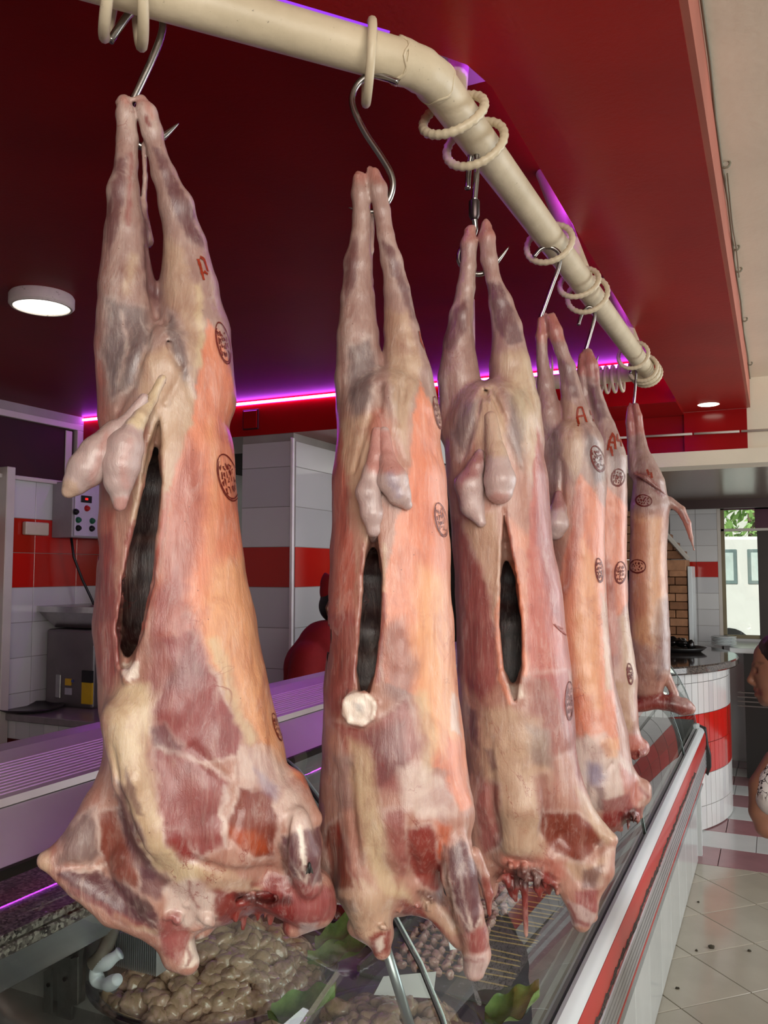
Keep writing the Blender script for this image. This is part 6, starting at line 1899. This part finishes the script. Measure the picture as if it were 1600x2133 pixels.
heap(-1.085, 1.49, 0.215, ZD + 0.022, 0.08, 230, chk, 'chicken_piece', 'piece of marinated chicken heaped on the large lower-left platter', 'chicken', 'chicken pieces on the large platter', seed=5)
heap(-0.648, 1.42, 0.135, ZD + 0.028, 0.045, 62, chk, 'chicken_piece', 'piece of marinated chicken heaped on the platter near the front glass', 'chicken', 'chicken pieces on the front platter', seed=6)
# mound under the visible pieces
for (cx_, cy_, R, pk) in ((-1.085, 1.49, 0.205, 0.078), (-0.648, 1.42, 0.125, 0.045)):
    mo = MB().lathe([(R, 0.008), (R * 0.9, 0.008 + pk * 0.2), (R * 0.6, 0.008 + pk * 0.62), (R * 0.3, 0.008 + pk * 0.9), (0.0, 0.008 + pk)], 40).build('chicken_mound', M_CHK, smooth=True)
    mo.location = (cx_, cy_, ZD + 0.006)
    tag(mo, 'packed lower layer of marinated chicken on the %s platter' % ('large' if R > 0.2 else 'front'), 'chicken', kind='stuff')
# red marinated meat in a square tray
rt = empty('square_tray', (-1.02, 1.93, ZD))
tag(rt, 'dark square tray of red marinated meat behind the large platter', 'tray')
MB().box((-0.15, -0.13, 0.0), (0.15, 0.13, 0.008)).build('base', M_TRAYD, rt)
for lo, hi in (((-0.15, -0.13, 0.008), (0.15, -0.12, 0.045)), ((-0.15, 0.12, 0.008), (0.15, 0.13, 0.045)), ((-0.15, -0.12, 0.008), (-0.14, 0.12, 0.045)), ((0.14, -0.12, 0.008), (0.15, 0.12, 0.045))):
    MB().box(lo, hi).build('side', M_TRAYD, rt)
redm = lump_meshes('red_meat_piece', M_RED, 5, 0.020, 13)
heap(-1.02, 1.93, 0.115, ZD + 0.025, 0.045, 46, redm, 'red_meat_piece', 'piece of red marinated meat in the dark square tray', 'meat', 'red meat in the square tray', seed=8)
# skewers laid side by side
stick = MB().tube([(-0.15, 0, 0), (0.125, 0, 0), (0.135, 0, 0)], [0.0017, 0.0017, 0.0004], 6).mesh('stick', paint('bamboo_stick', (206, 176, 122), 0.6, 0.1, 40), smooth=True)
skm = lump_meshes('meat_cube', M_SKW, 5, 0.0125, 23)
def skewer_tray(c, nx, n, label, slabel, group, rgb, seed):
    rd = random.Random(seed)
    t = empty('flat_tray', (c[0], c[1], ZD)); tag(t, label, 'tray')
    L = n * 0.03 / 2
    mt = paint('tray_%d' % rgb[0], rgb, 0.3, 0.2, 30, dirt=((150, 150, 150), 60, 0.6))
    MB().box((-0.185, -L - 0.02, 0.0), (0.185, L + 0.02, 0.008)).build('base', mt, t, bevel=0.002)
    MB().box((-0.19, -L - 0.02, 0.008), (-0.183, L + 0.02, 0.022)).build('rim', mt, t)
    for k in range(n):
        y = c[1] - L + 0.03 * (k + 0.5) + rd.uniform(-0.004, 0.004)
        sk = empty('meat_skewer', (c[0] + rd.uniform(-0.01, 0.012), y, ZD + 0.026 + rd.uniform(0, 0.006)), rd.uniform(-0.07, 0.07))
        tag(sk, slabel, 'skewer', group)
        link('stick', stick, sk)
        for q in range(6):
            o = link('meat_cube', skm[rd.randrange(5)], sk, (-0.125 + 0.027 * q, rd.uniform(-0.003, 0.003), 0))
            o.rotation_euler = (rd.uniform(0, 6), rd.uniform(0, 1), rd.uniform(0, 6))
skewer_tray((-0.655, 2.14), 0, 30, 'long grey tray of raw meat skewers beside the front glass', 'raw meat skewer with bamboo stick on the long grey tray', 'skewers on the long tray', (112, 112, 110), 3)
skewer_tray((-1.10, 2.35), 0, 16, 'plum coloured tray of raw skewers farther back in the case', 'raw meat skewer on the plum coloured tray', 'skewers on the plum tray', (84, 46, 84), 4)
# lettuce leaves
M_LEAF = NT('lettuce')
_v = M_LEAF.coord()
M_LEAF.base(M_LEAF.ramp(M_LEAF.noise(_v, 28, 5), [(0.3, lin((70, 104, 44))), (0.7, lin((132, 164, 92)))]))
M_LEAF.set(Roughness=0.35, Subsurface_Weight=0.15, Subsurface_Scale=0.01)
M_LEAF.bump(M_LEAF.noise(_v, 60, 5), 0.6, 0.004)
M_LEAF = M_LEAF.mat
def leaf(c, rz, sx, sy, label, lift=0.35, seed=0):
    rd = random.Random(seed)
    n, m = 18, 14
    vs_, fs_ = [], []
    for layer in (0, 1):
        for i in range(n + 1):
            t = i / n
            wd = sy * (math.sin(math.pi * min(1, t * 0.92 + 0.06)) ** 0.6)
            for j in range(m + 1):
                s = 2 * j / m - 1
                fr_ = abs(s) ** 2 * 0.007 * math.sin(t * 15 + s * 2 + seed)
                z = lift * sx * t * t + 0.02 * s * s + fr_ - 0.0012 * layer
                vs_.append((sx * t, wd * s + 0.004 * math.sin(t * 13 + seed) * abs(s), z))
    N = (n + 1) * (m + 1)
    for layer in (0, 1):
        for i in range(n):
            for j in range(m):
                a = layer * N + i * (m + 1) + j
                q = (a, a + 1, a + m + 2, a + m + 1)
                fs_.append(q if layer == 0 else tuple(reversed(q)))
    o = MB().add(vs_, fs_).build('lettuce_leaf', M_LEAF, smooth=True, fix=False)
    o.location = c; o.rotation_euler = (0, 0, rz)
    tag(o, label, 'lettuce')
def lp_(px, py, z): q = onz(px, py, z); return (q.x, q.y, q.z)
leaf(lp_(640, 2010, -0.83), 0.5, 0.14, 0.05, 'green lettuce leaf tucked at the upper right edge of the large platter', 0.35, 1)
leaf(lp_(560, 2120, -0.80), 0.35, 0.12, 0.05, 'green lettuce leaf at the lower right edge of the large platter', 0.35, 2)
leaf(lp_(1010, 2125, -0.83), 0.3, 0.10, 0.055, 'lettuce leaf at the right side of the front platter', 0.5, 3)
leaf(lp_(660, 1985, -0.83), 1.0, 0.10, 0.04, 'short lettuce leaf standing between the platter and the red meat tray', 0.5, 5)
# white cards standing in for reflections on the case glass
M_REFLW = paint('white_reflection', (232, 232, 230), 0.3, 0.02)
def refl_card(px, py, z, rz, w, h, label):
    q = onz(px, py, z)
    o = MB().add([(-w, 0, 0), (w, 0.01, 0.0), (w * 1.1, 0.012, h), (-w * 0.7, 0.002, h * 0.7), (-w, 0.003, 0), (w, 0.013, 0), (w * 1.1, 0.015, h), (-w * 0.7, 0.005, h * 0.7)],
                 [(0, 1, 2, 3), (7, 6, 5, 4), (0, 4, 5, 1), (1, 5, 6, 2), (2, 6, 7, 3), (3, 7, 4, 0)]).build('reflection_card', M_REFLW)
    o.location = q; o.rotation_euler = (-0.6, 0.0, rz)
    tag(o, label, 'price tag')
refl_card(840, 2075, -0.79, 0.35, 0.055, 0.045, 'white card standing in for a glass reflection over the front platter')
refl_card(955, 1975, -0.80, 0.9, 0.02, 0.06, 'narrow white card standing in for a glass reflection by the grey skewer tray')

# ================================================================== fittings inside the left end of the case
st_ = empty('support_tube', onz(800, 1965, -0.62))
tag(st_, 'grey metal tube bracing the case inside the glass', 'support tube')
a_ = onz(798, 1955, -0.60); b_ = onz(870, 2190, -0.80)
MB().tube([Vector((0, 0, 0)) + (a_ - onz(800, 1965, -0.62)), b_ - onz(800, 1965, -0.62)], 0.0085, 16).build('tube', M_ALU, st_, smooth=True)
YF = 1.27
def F3p(px, py, y=YF): return ony(px, py, y)
bk = empty('shelf_bracket', F3p(180, 2100))
tag(bk, 'slotted steel shelf bracket inside the case under the granite', 'bracket')
o0 = F3p(180, 2100)
def brl(px, py, y=YF): return F3p(px, py, y) - o0
def plate(pts, th, name, mat, parent, y=YF):
    P = [brl(px, py, y) for px, py in pts]
    n = len(P)
    return MB().add([p + Vector((0, -th, 0)) for p in P] + [p + Vector((0, th, 0)) for p in P], [tuple(range(n)), tuple(reversed(range(n, 2 * n)))] + [(i, n + i, n + (i + 1) % n, (i + 1) % n) for i in range(n)]).build(name, mat, parent)
M_GALV = paint('galvanised_steel', (140, 138, 136), 0.35, 0.15, 30, metal=0.9)
plate([(182, 1900), (191, 1902), (184, 1945), (176, 1990), (174, 2085), (164, 2092), (166, 1990), (170, 1945)], 0.004, 'arm', M_GALV, bk)
up = [(152, 1995), (166, 1992)] + [(166, 2090), (152, 2092)]
for i in range(7):
    y_ = 2090 - i * 14
    up += [(152, y_ - 2), (148, y_ - 5), (148, y_ - 9), (152, y_ - 12)]
plate(up, 0.006, 'toothed_upright', M_GALV, bk)
for x0_, x1_ in ((93, 108), (122, 150)):
    plate([(x0_, 2022 if x0_ < 100 else 1998), (x1_, 2018 if x0_ < 100 else 1992), (x1_, 2160), (x0_, 2160)], 0.003, 'upright_strip', M_GALV, bk, YF + 0.006)
for hx_, hy_ in ((100, 2052), (134, 2040)):
    c_ = brl(hx_, hy_, YF - 0.001)
    o = MB().lathe([(0, 0.001), (0.004, 0.001), (0.004, -0.001)], 14).build('bolt_hole', M_BLACK, bk); o.rotation_euler = (math.pi / 2, 0, 0); o.location = c_
hs = MB()
hp = smooth_path([ony(236, 1925, YF + 0.02), ony(226, 1960, YF - 0.01), ony(212, 1990, YF - 0.03), ony(195, 2008, YF - 0.03)], 16)
tag(hs.tube(hp, [0.0125 + 0.0018 * (i % 2) for i in range(len(hp))], 14).build('corrugated_hose', paint('grey_hose', (112, 102, 92), 0.6), smooth=True), 'ribbed grey drain hose inside the case', 'hose')
wp = smooth_path([ony(250, 1985, YF - 0.02), ony(225, 2003, YF - 0.03), ony(200, 2018, YF - 0.03), ony(205, 2043, YF - 0.03), ony(225, 2050, YF - 0.04), ony(245, 2040, YF - 0.05)], 8)
tag(MB().tube(wp, [0.012 - 0.002 * math.sin(i * 0.5) for i in range(len(wp))], 16).build('white_pipe_elbow', paint('white_pvc', (216, 220, 226), 0.4, 0.06, 30), smooth=True), 'white plastic pipe elbow beside the ribbed hose', 'pipe')
fb = empty('finned_cooler', F3p(300, 2010, YF + 0.02))
tag(fb, 'finned metal cooler block beside the large platter', 'cooler')
c_ = F3p(300, 1975, YF + 0.05) - F3p(300, 2010, YF + 0.02)
for i in range(22):
    MB().box((c_.x - 0.055 + 0.0052 * i, c_.y - 0.03, c_.z - 0.03), (c_.x - 0.0535 + 0.0052 * i, c_.y + 0.05, c_.z + 0.035)).build('fin', M_ALU, fb)
MB().box((c_.x - 0.062, c_.y - 0.035, c_.z - 0.06), (c_.x - 0.058, c_.y + 0.05, c_.z + 0.045)).build('side_plate', M_GALV, fb)
# ================================================================== people
def skin_mat(name, rgb):
    m = NT(name)
    v = m.coord()
    n = m.noise(v, 40, 4)
    c = lin(rgb)
    col_ = m.n('ShaderNodeVertexColor', layer_name='Col')
    m.base(m.mix(m.ramp(n, [(0.3, (0.0,)), (0.7, (0.25,))]), col_.outputs['Color'], tuple(k * 0.8 for k in c)))
    m.set(Roughness=0.5, Subsurface_Weight=0.15, Subsurface_Scale=0.01)
    m.bump(m.noise(v, 300, 3), 0.08, 0.001)
    return m.mat
PALL['skin'] = np.array(lin((134, 92, 72))); PALL['skin2'] = np.array(lin((142, 100, 78)))
PALL['lip'] = np.array(lin((112, 56, 52))); PALL['brow'] = np.array(lin((52, 34, 28)))
M_SKIN = skin_mat('skin', (134, 92, 72))
def cloth(name, rgb, rgb2=None, scale=60, thr=0.1):
    m = NT(name)
    v = m.coord()
    c = m.ramp(m.noise(v, 12, 4), [(0.3, tuple(k * 0.85 for k in lin(rgb))), (0.7, lin(rgb))])
    if rgb2:
        vo = m.n('ShaderNodeTexVoronoi'); vo.inputs['Scale'].default_value = scale
        m.l(v, vo.inputs['Vector'])
        c = m.mix(m.ramp(vo.outputs['Distance'], [(thr, (1,)), (thr + 0.05, (0,))]), c, lin(rgb2))
        ri = m.math('ABSOLUTE', m.math('SUBTRACT', m.noise(v, scale * 0.5, 2), 0.5))
        c = m.mix(m.ramp(ri, [(0.012, (1,)), (0.03, (0,))]), c, lin(rgb2))
    m.base(c); m.set(Roughness=0.85)
    m.bump(m.noise(v, 25, 4), 0.4, 0.01)
    return m.mat
M_HAIRB = paint('dark_brown_hair', (30, 20, 18), 0.4, 0.3, 60, 0.5, 200, stretch=(1, 1, 0.2))
M_HAIRK = paint('black_hair', (14, 10, 10), 0.45, 0.3, 60, 0.5, 200)

def person(x, y, label):
    H = Hung(x, y)
    r = empty('person', (x, y, 0), H.rz)
    tag(r, label, 'person')
    return H, r
def ppart(H, root, name, bounds, ops, mat, h, pops=(), base='skin', seed=1, rough=None):
    o, f = sdf_object(H, name, bounds, ops, list(pops), base, h, mat, root, -EH, seed, rough=rough, base_alpha=0)
    return o, f

# woman at the right edge, looking into the case
HW, RW = person(0.07, 2.56, 'woman in a white floral top looking down into the display case')
yf = 2420
body_ops = [
 ('add', [(1634, 1368, 0, 46), (1625, 1388, 0, 47)], 8),
 ('add', [(1606, 1368, 0, 37), (1604, 1400, 0, 36), (1606, 1432, 0, 30)], 10),
 ('add', [(1577, 1386, 0, 9), (1570, 1402, 0, 7), (1563, 1417, 0, 7.5), (1570, 1424, 0, 7)], 5),
 ('add', [(1572, 1425, -7, 4.5)], 3), ('add', [(1572, 1425, 7, 4.5)], 3),
 ('add', [(1578, 1384, -16, 8), (1575, 1386, 0, 8), (1578, 1384, 16, 8)], 6),
 ('add', [(1578, 1437, -9, 4.5), (1575, 1437, 0, 6), (1578, 1437, 9, 4.5)], 3),
 ('add', [(1580, 1447, -8, 4.5), (1577, 1447, 0, 6), (1580, 1447, 8, 4.5)], 3),
 ('sub', [(1573, 1442, -10, 1.5), (1570, 1442, 0, 2), (1573, 1442, 10, 1.5)], 2),
 ('sub', [(1576, 1397, 19, 6)], 6), ('sub', [(1576, 1397, -19, 6)], 6),
 ('add', [(1594, 1458, 0, 13), (1600, 1456, 12, 12)], 8), ('add', [(1594, 1458, 0, 13), (1600, 1456, -12, 12)], 8),
 ('add', [(1600, 1452, 14, 14), (1636, 1432, 28, 16)], 10), ('add', [(1600, 1452, -14, 14), (1636, 1432, -28, 16)], 10),
 ('add', [(1640, 1430, 0, 33), (1652, 1490, 0, 33), (1662, 1545, 0, 44)], 14),
 ('add', [(1662, 1560, -60, 34), (1660, 1550, 0, 46), (1650, 1572, 62, 34)], 16),
 ('add', [(1668, 1600, 0, 70), (1680, 1720, 0, 66), (1685, 1820, 0, 72), (1690, 1900, 0, 82)], 18, 1.25),
 ('add', [(1622, 1590, 82, 33), (1594, 1640, 92, 35), (1590, 1690, 94, 31), (1598, 1718, 94, 26)], 10),
 ('add', [(1598, 1722, 94, 25), (1640, 1716, 84, 24), (1690, 1690, 60, 18), (1716, 1676, 46, 15)], 8),
 ('add', [(1664, 1590, -92, 33), (1690, 1660, -98, 32), (1700, 1730, -92, 26), (1660, 1740, -60, 20), (1640, 1720, -40, 16)], 10),
 ('add', [(1690, 1900, 40, 52), (1690, 2120, 40, 38), (1692, 2260, 38, 26), (1694, yf - 20, 38, 18)], 14),
 ('add', [(1690, 1900, -40, 52), (1690, 2120, -40, 38), (1692, 2260, -38, 26), (1694, yf - 20, -38, 18)], 14),
]
# hand with five fingers resting on the other fore arm
for i, (dx, dy, dw) in enumerate([(0, -16, 0), (9, -9, -4), (12, -1, -7), (11, 7, -9)]):
    body_ops.append(('add', [(1716 + dx * 0.4, 1676 + dy, 44, 6.5), (1732 + dx, 1672 + dy, 34, 5.4), (1742 + dx, 1676 + dy * 1.1, 20 + dw, 4.6), (1742 + dx, 1684 + dy * 1.1, 8 + dw, 4.0)], 2.5))
body_ops.append(('add', [(1712, 1664, 44, 7), (1716, 1648, 34, 5.5), (1726, 1642, 22, 4.6)], 2.5))
body_ops.append(('add', [(1714, 1676, 46, 14), (1724, 1676, 40, 15)], 5))
for i, (dx, dy, dw) in enumerate([(0, -14, 0), (-8, -7, 3), (-10, 1, 5), (-9, 9, 6)]):
    body_ops.append(('add', [(1640 + dx * 0.4, 1718 + dy * 0.8, -38, 6.2), (1626 + dx, 1714 + dy, -26, 5.2), (1618 + dx, 1716 + dy, -14, 4.5), (1618 + dx, 1722 + dy, -4, 3.9)], 2.5))
body_ops.append(('add', [(1644, 1704, -38, 6.5), (1640, 1690, -30, 5.2), (1634, 1684, -20, 4.4)], 2.5))
body_ops.append(('add', [(1642, 1718, -40, 13), (1634, 1717, -34, 14)], 5))
wpaint = [('poly', 'lip', [(1566, 1432), (1586, 1434), (1588, 1448), (1572, 1452), (1566, 1444)], 2.5, 0.9), ('line', 'brow', [(1566, 1387), (1574, 1382), (1590, 1383)], 2, 0.9, 0, 1.5),
          ('poly', 'skin2', [(1550, 1560), (1760, 1560), (1760, 1770), (1550, 1770)], 12, 0.5)]
ppart(HW, RW, 'body', (1535, 1295, 1800, yf, -150, 150), body_ops, M_SKIN, 0.0052, wpaint, 'skin', 71)
for sgn in (-1, 1):
    s_ = HW.m(1582, 1398); u, v = HW.px(1586, 1398, sgn * 20 * s_)
    o = MB().lathe([(0.0, -0.008), (0.005, -0.0065), (0.008, -0.002), (0.008, 0.002), (0.005, 0.0065), (0.0, 0.008)], 16).build('eye', paint('eye_dark', (60, 46, 40), 0.15), RW, smooth=True)
    o.location = (u, -sgn * 20 * s_, v + EH)
    ppart(HW, RW, 'ear', (1610, 1370, 1665, 1430, sgn * 46 - 18, sgn * 46 + 18), [('add', [(1634, 1386, sgn * 45, 6), (1644, 1392, sgn * 48, 6), (1640, 1408, sgn * 46, 5), (1632, 1418, sgn * 43, 5)], 3), ('sub', [(1636, 1398, sgn * 52, 5)], 3)], M_SKIN, 0.0025)
ppart(HW, RW, 'hair', (1550, 1290, 1760, 1470, -80, 80), [
 ('add', [(1626, 1362, 0, 50), (1640, 1372, 0, 55), (1648, 1395, 0, 48)], 10), ('add', [(1650, 1420, 0, 40), (1652, 1440, 0, 32)], 10), ('add', [(1698, 1396, 0, 24), (1706, 1404, 0, 22)], 8), ('add', [(1670, 1392, 0, 30), (1698, 1396, 0, 20)], 8),
 ('sub', [(1576, 1385, 0, 30), (1590, 1430, 0, 40), (1612, 1452, 0, 36)], 6, 3.0)], M_HAIRB, 0.0045, base='dark', rough=((0.002, 0.012, 0.5),))
ppart(HW, RW, 'floral_top', (1555, 1520, 1800, 1960, -150, 150), [
 ('add', [(1664, 1565, -58, 36), (1662, 1556, 0, 44), (1652, 1578, 60, 36)], 14),
 ('add', [(1670, 1600, 0, 75), (1682, 1720, 0, 71), (1688, 1820, 0, 78), (1692, 1900, 0, 90), (1692, 1925, 0, 92)], 16, 1.25),
 ('add', [(1640, 1588, 86, 38), (1618, 1632, 106, 39), (1614, 1650, 110, 39)], 8), ('add', [(1664, 1590, -88, 38), (1684, 1640, -95, 39)], 8),
 ('sub', [(1642, 1500, 0, 36), (1650, 1530, 0, 34)], 5)], cloth('white_floral_fabric', (226, 222, 218), (44, 34, 40), 75, 0.18), 0.005, base='white', rough=((0.003, 0.05, 2.0),))
ppart(HW, RW, 'sleeve_band', (1540, 1600, 1700, 1720, 30, 160), [('add', [(1613, 1655, 110, 39.6), (1612, 1664, 110, 39.6)], 3), ('sub', [(1618, 1632, 106, 40), (1614, 1648, 109, 40)], 2)], cloth('pale_trim_fabric', (196, 190, 184)), 0.004, base='white')
ppart(HW, RW, 'trousers', (1580, 1880, 1810, yf + 5, -150, 150), [
 ('add', [(1692, 1905, 0, 88), (1692, 1960, 0, 86)], 14, 1.2), ('add', [(1692, 1950, 42, 60), (1692, 2120, 42, 46), (1694, yf - 30, 40, 34)], 14), ('add', [(1692, 1950, -42, 60), (1692, 2120, -42, 46), (1694, yf - 30, -40, 34)], 14)],
 cloth('dark_navy_cloth', (38, 40, 54)), 0.007, base='dark', rough=((0.004, 0.06, 2.0),))
gz = HW.px(1694, yf)[1]
for sgn in (-1, 1):
    mb = MB()
    s_ = HW.m(1694, 1700); u = HW.px(1694, 1700)[0]
    mb.tube([(u + 0.07, -sgn * 39 * s_, 0.045), (u + 0.02, -sgn * 39 * s_, 0.05), (u - 0.06, -sgn * 39 * s_, 0.04), (u - 0.14, -sgn * 39 * s_, 0.034), (u - 0.175, -sgn * 39 * s_, 0.03)], [0.028, 0.044, 0.042, 0.034, 0.012], 16)
    mb.build('shoe', M_BLACK, RW, smooth=True)
    MB().tube([(u, -sgn * 39 * s_, 0.05), (u, -sgn * 39 * s_, 0.62)], [0.045, 0.06], 16).build('trouser_leg', cloth('dark_navy_leg', (38, 40, 54)), RW, smooth=True)

# butcher behind the case
HB, RB = person(-2.06, 3.522, 'butcher in a red jacket and red cap bending behind the counter')
bb = [('add', [(708, 1252, 0, 37), (714, 1272, 0, 33)], 8), ('add', [(735, 1275, 0, 24), (738, 1298, 0, 20)], 8), ('add', [(752, 1280, 0, 6), (748, 1268, 0, 6)], 4),
      ('add', [(706, 1290, 0, 24), (700, 1325, 0, 30)], 8), ('add', [(695, 1340, 0, 40), (690, 1420, 0, 60), (690, 1560, 0, 62)], 12),
      ('add', [(690, 1560, 34, 42), (690, 1720, 34, 34), (692, 1880, 34, 24)], 10), ('add', [(690, 1560, -34, 42), (690, 1720, -34, 34), (692, 1880, -34, 24)], 10)]
ppart(HB, RB, 'body', (560, 1190, 850, 1960, -120, 120), bb, M_SKIN, 0.009, [], 'skin', 81)
ppart(HB, RB, 'ear', (670, 1240, 705, 1300, 20, 60), [('add', [(688, 1256, 33, 6), (684, 1266, 35, 6), (686, 1280, 33, 5)], 3), ('sub', [(687, 1268, 40, 4)], 3)], M_SKIN, 0.0035)
ppart(HB, RB, 'hair', (650, 1205, 770, 1300, -60, 60), [('add', [(706, 1248, 0, 41), (700, 1262, 0, 36)], 8), ('sub', [(745, 1280, 0, 34)], 5, 3.0)], M_HAIRK, 0.006, base='dark')
ppart(HB, RB, 'cap', (655, 1190, 770, 1250, -60, 60), [('add', [(706, 1232, 0, 40), (707, 1218, 0, 40)], 4, 1.0), ('sub', [(706, 1168, 0, 36)], 4, 2.0), ('sub', [(706, 1272, 0, 32)], 3)], cloth('red_cap_cloth', (150, 10, 12)), 0.006, base='red')
ppart(HB, RB, 'red_jacket', (560, 1270, 860, 1700, -130, 130), [
 ('add', [(692, 1322, -10, 32), (684, 1335, 20, 36)], 12), ('add', [(672, 1345, 10, 52), (655, 1392, 10, 64), (662, 1470, 0, 76), (676, 1600, 0, 76)], 14),
 ('add', [(716, 1345, -20, 46), (735, 1420, -20, 58), (720, 1560, -10, 68)], 14), ('add', [(640, 1370, 55, 34), (630, 1420, 70, 34), (660, 1470, 80, 28), (730, 1470, 60, 22)], 10),
 ('add', [(740, 1360, -50, 34), (780, 1430, -60, 30), (800, 1480, -40, 24)], 10)], cloth('red_jacket_cloth', (140, 8, 10)), 0.008, base='red', rough=((0.006, 0.08, 1.5),))
for hx_, hw_ in ((738, 56), (806, -36)):
    ops = [('add', [(hx_, 1472, hw_, 17), (hx_ + 16, 1476, hw_, 16)], 5)]
    for i in range(4):
        ops.append(('add', [(hx_ + 18, 1464 + 8 * i, hw_, 5.5), (hx_ + 34, 1468 + 8 * i, hw_, 5), (hx_ + 44 - 2 * i, 1478 + 8 * i, hw_ - 4, 4.2)], 2))
    ops.append(('add', [(hx_ + 4, 1460, hw_ + 8, 6), (hx_ + 16, 1450, hw_ + 12, 5), (hx_ + 26, 1452, hw_ + 12, 4.2)], 2))
    ppart(HB, RB, 'hand', (hx_ - 30, 1425, hx_ + 60, 1525, hw_ - 30, hw_ + 35), ops, M_SKIN, 0.0045)
for sgn in (-1, 1):
    s_ = HB.m(690, 1500); u = HB.px(690, 1500)[0]
    MB().tube([(u, -sgn * 34 * s_, 0.05), (u, -sgn * 34 * s_, 0.5), (u, -sgn * 34 * s_, 0.95)], [0.07, 0.085, 0.10], 18).build('trouser_leg', cloth('black_trousers_%d' % (sgn + 1), (26, 24, 26)), RB, smooth=True)
    MB().tube([(u - 0.07, -sgn * 34 * s_, 0.045), (u - 0.02, -sgn * 34 * s_, 0.055), (u + 0.08, -sgn * 34 * s_, 0.045), (u + 0.19, -sgn * 34 * s_, 0.03)], [0.03, 0.05, 0.045, 0.02], 14).build('shoe', M_BLACK, RB, smooth=True)

# ================================================================== small things
fp = on_surface(H1, F1, [(643, 1806)])[0]
if fp is not None:
    p_, g_ = fp
    wpos = Vector((H1.x, H1.y, EH)) + H1.right * float(p_[0]) + Vector((0, 0, float(p_[1]))) - H1.fwd * float(p_[2]) - H1.fwd * 0.0035
    fly = empty('house_fly', wpos, H1.rz)
    tag(fly, 'small dark fly sitting on the right fore leg of the nearest carcass', 'fly')
    MB().tube([(0, 0, 0.006), (0, 0, 0.004), (0, 0, 0.0), (0, 0, -0.004), (0, 0, -0.0055)], [0.0008, 0.0018, 0.0022, 0.0018, 0.0006], 10).build('body', M_BLACK, fly, smooth=True)
    for s_ in (-1, 1):
        MB().add([(0, -0.001, 0.003), (s_ * 0.0025, -0.0015, 0.001), (s_ * 0.0042, -0.001, -0.006), (s_ * 0.001, -0.001, -0.004), (0, -0.0013, 0.003), (s_ * 0.0025, -0.0018, 0.001), (s_ * 0.0042, -0.0013, -0.006), (s_ * 0.001, -0.0013, -0.004)], [(0, 1, 2, 3), (7, 6, 5, 4), (0, 4, 5, 1), (1, 5, 6, 2), (2, 6, 7, 3), (3, 7, 4, 0)]).build('wing', paint('wing_grey_%d' % s_, (60, 60, 56), 0.3), fly)
M_CRUMB = paint('dark_crumb', (58, 52, 40), 0.9, 0.3, 60)
for i, (px, py, sz, lb) in enumerate([(1482, 1975, 0.013, 'largest dark crumb on the beige floor tiles'), (1451, 1981, 0.006, 'small dark crumb left of the largest one on the floor'), (1411, 2060, 0.006, 'small crumb on the nearest beige floor tile'), (1561, 1982, 0.007, 'dark crumb near the right picture edge on the floor'), (1455, 1880, 0.006, 'crumb on the floor below the mauve tile band')]):
    me = lump_meshes('floor_crumb', M_CRUMB, 1, sz, 60 + i)[0]
    q = onz(px, py, -EH)
    tag(link('floor_crumb', me, None, (q.x, q.y, sz * 0.5)), lb, 'crumb')
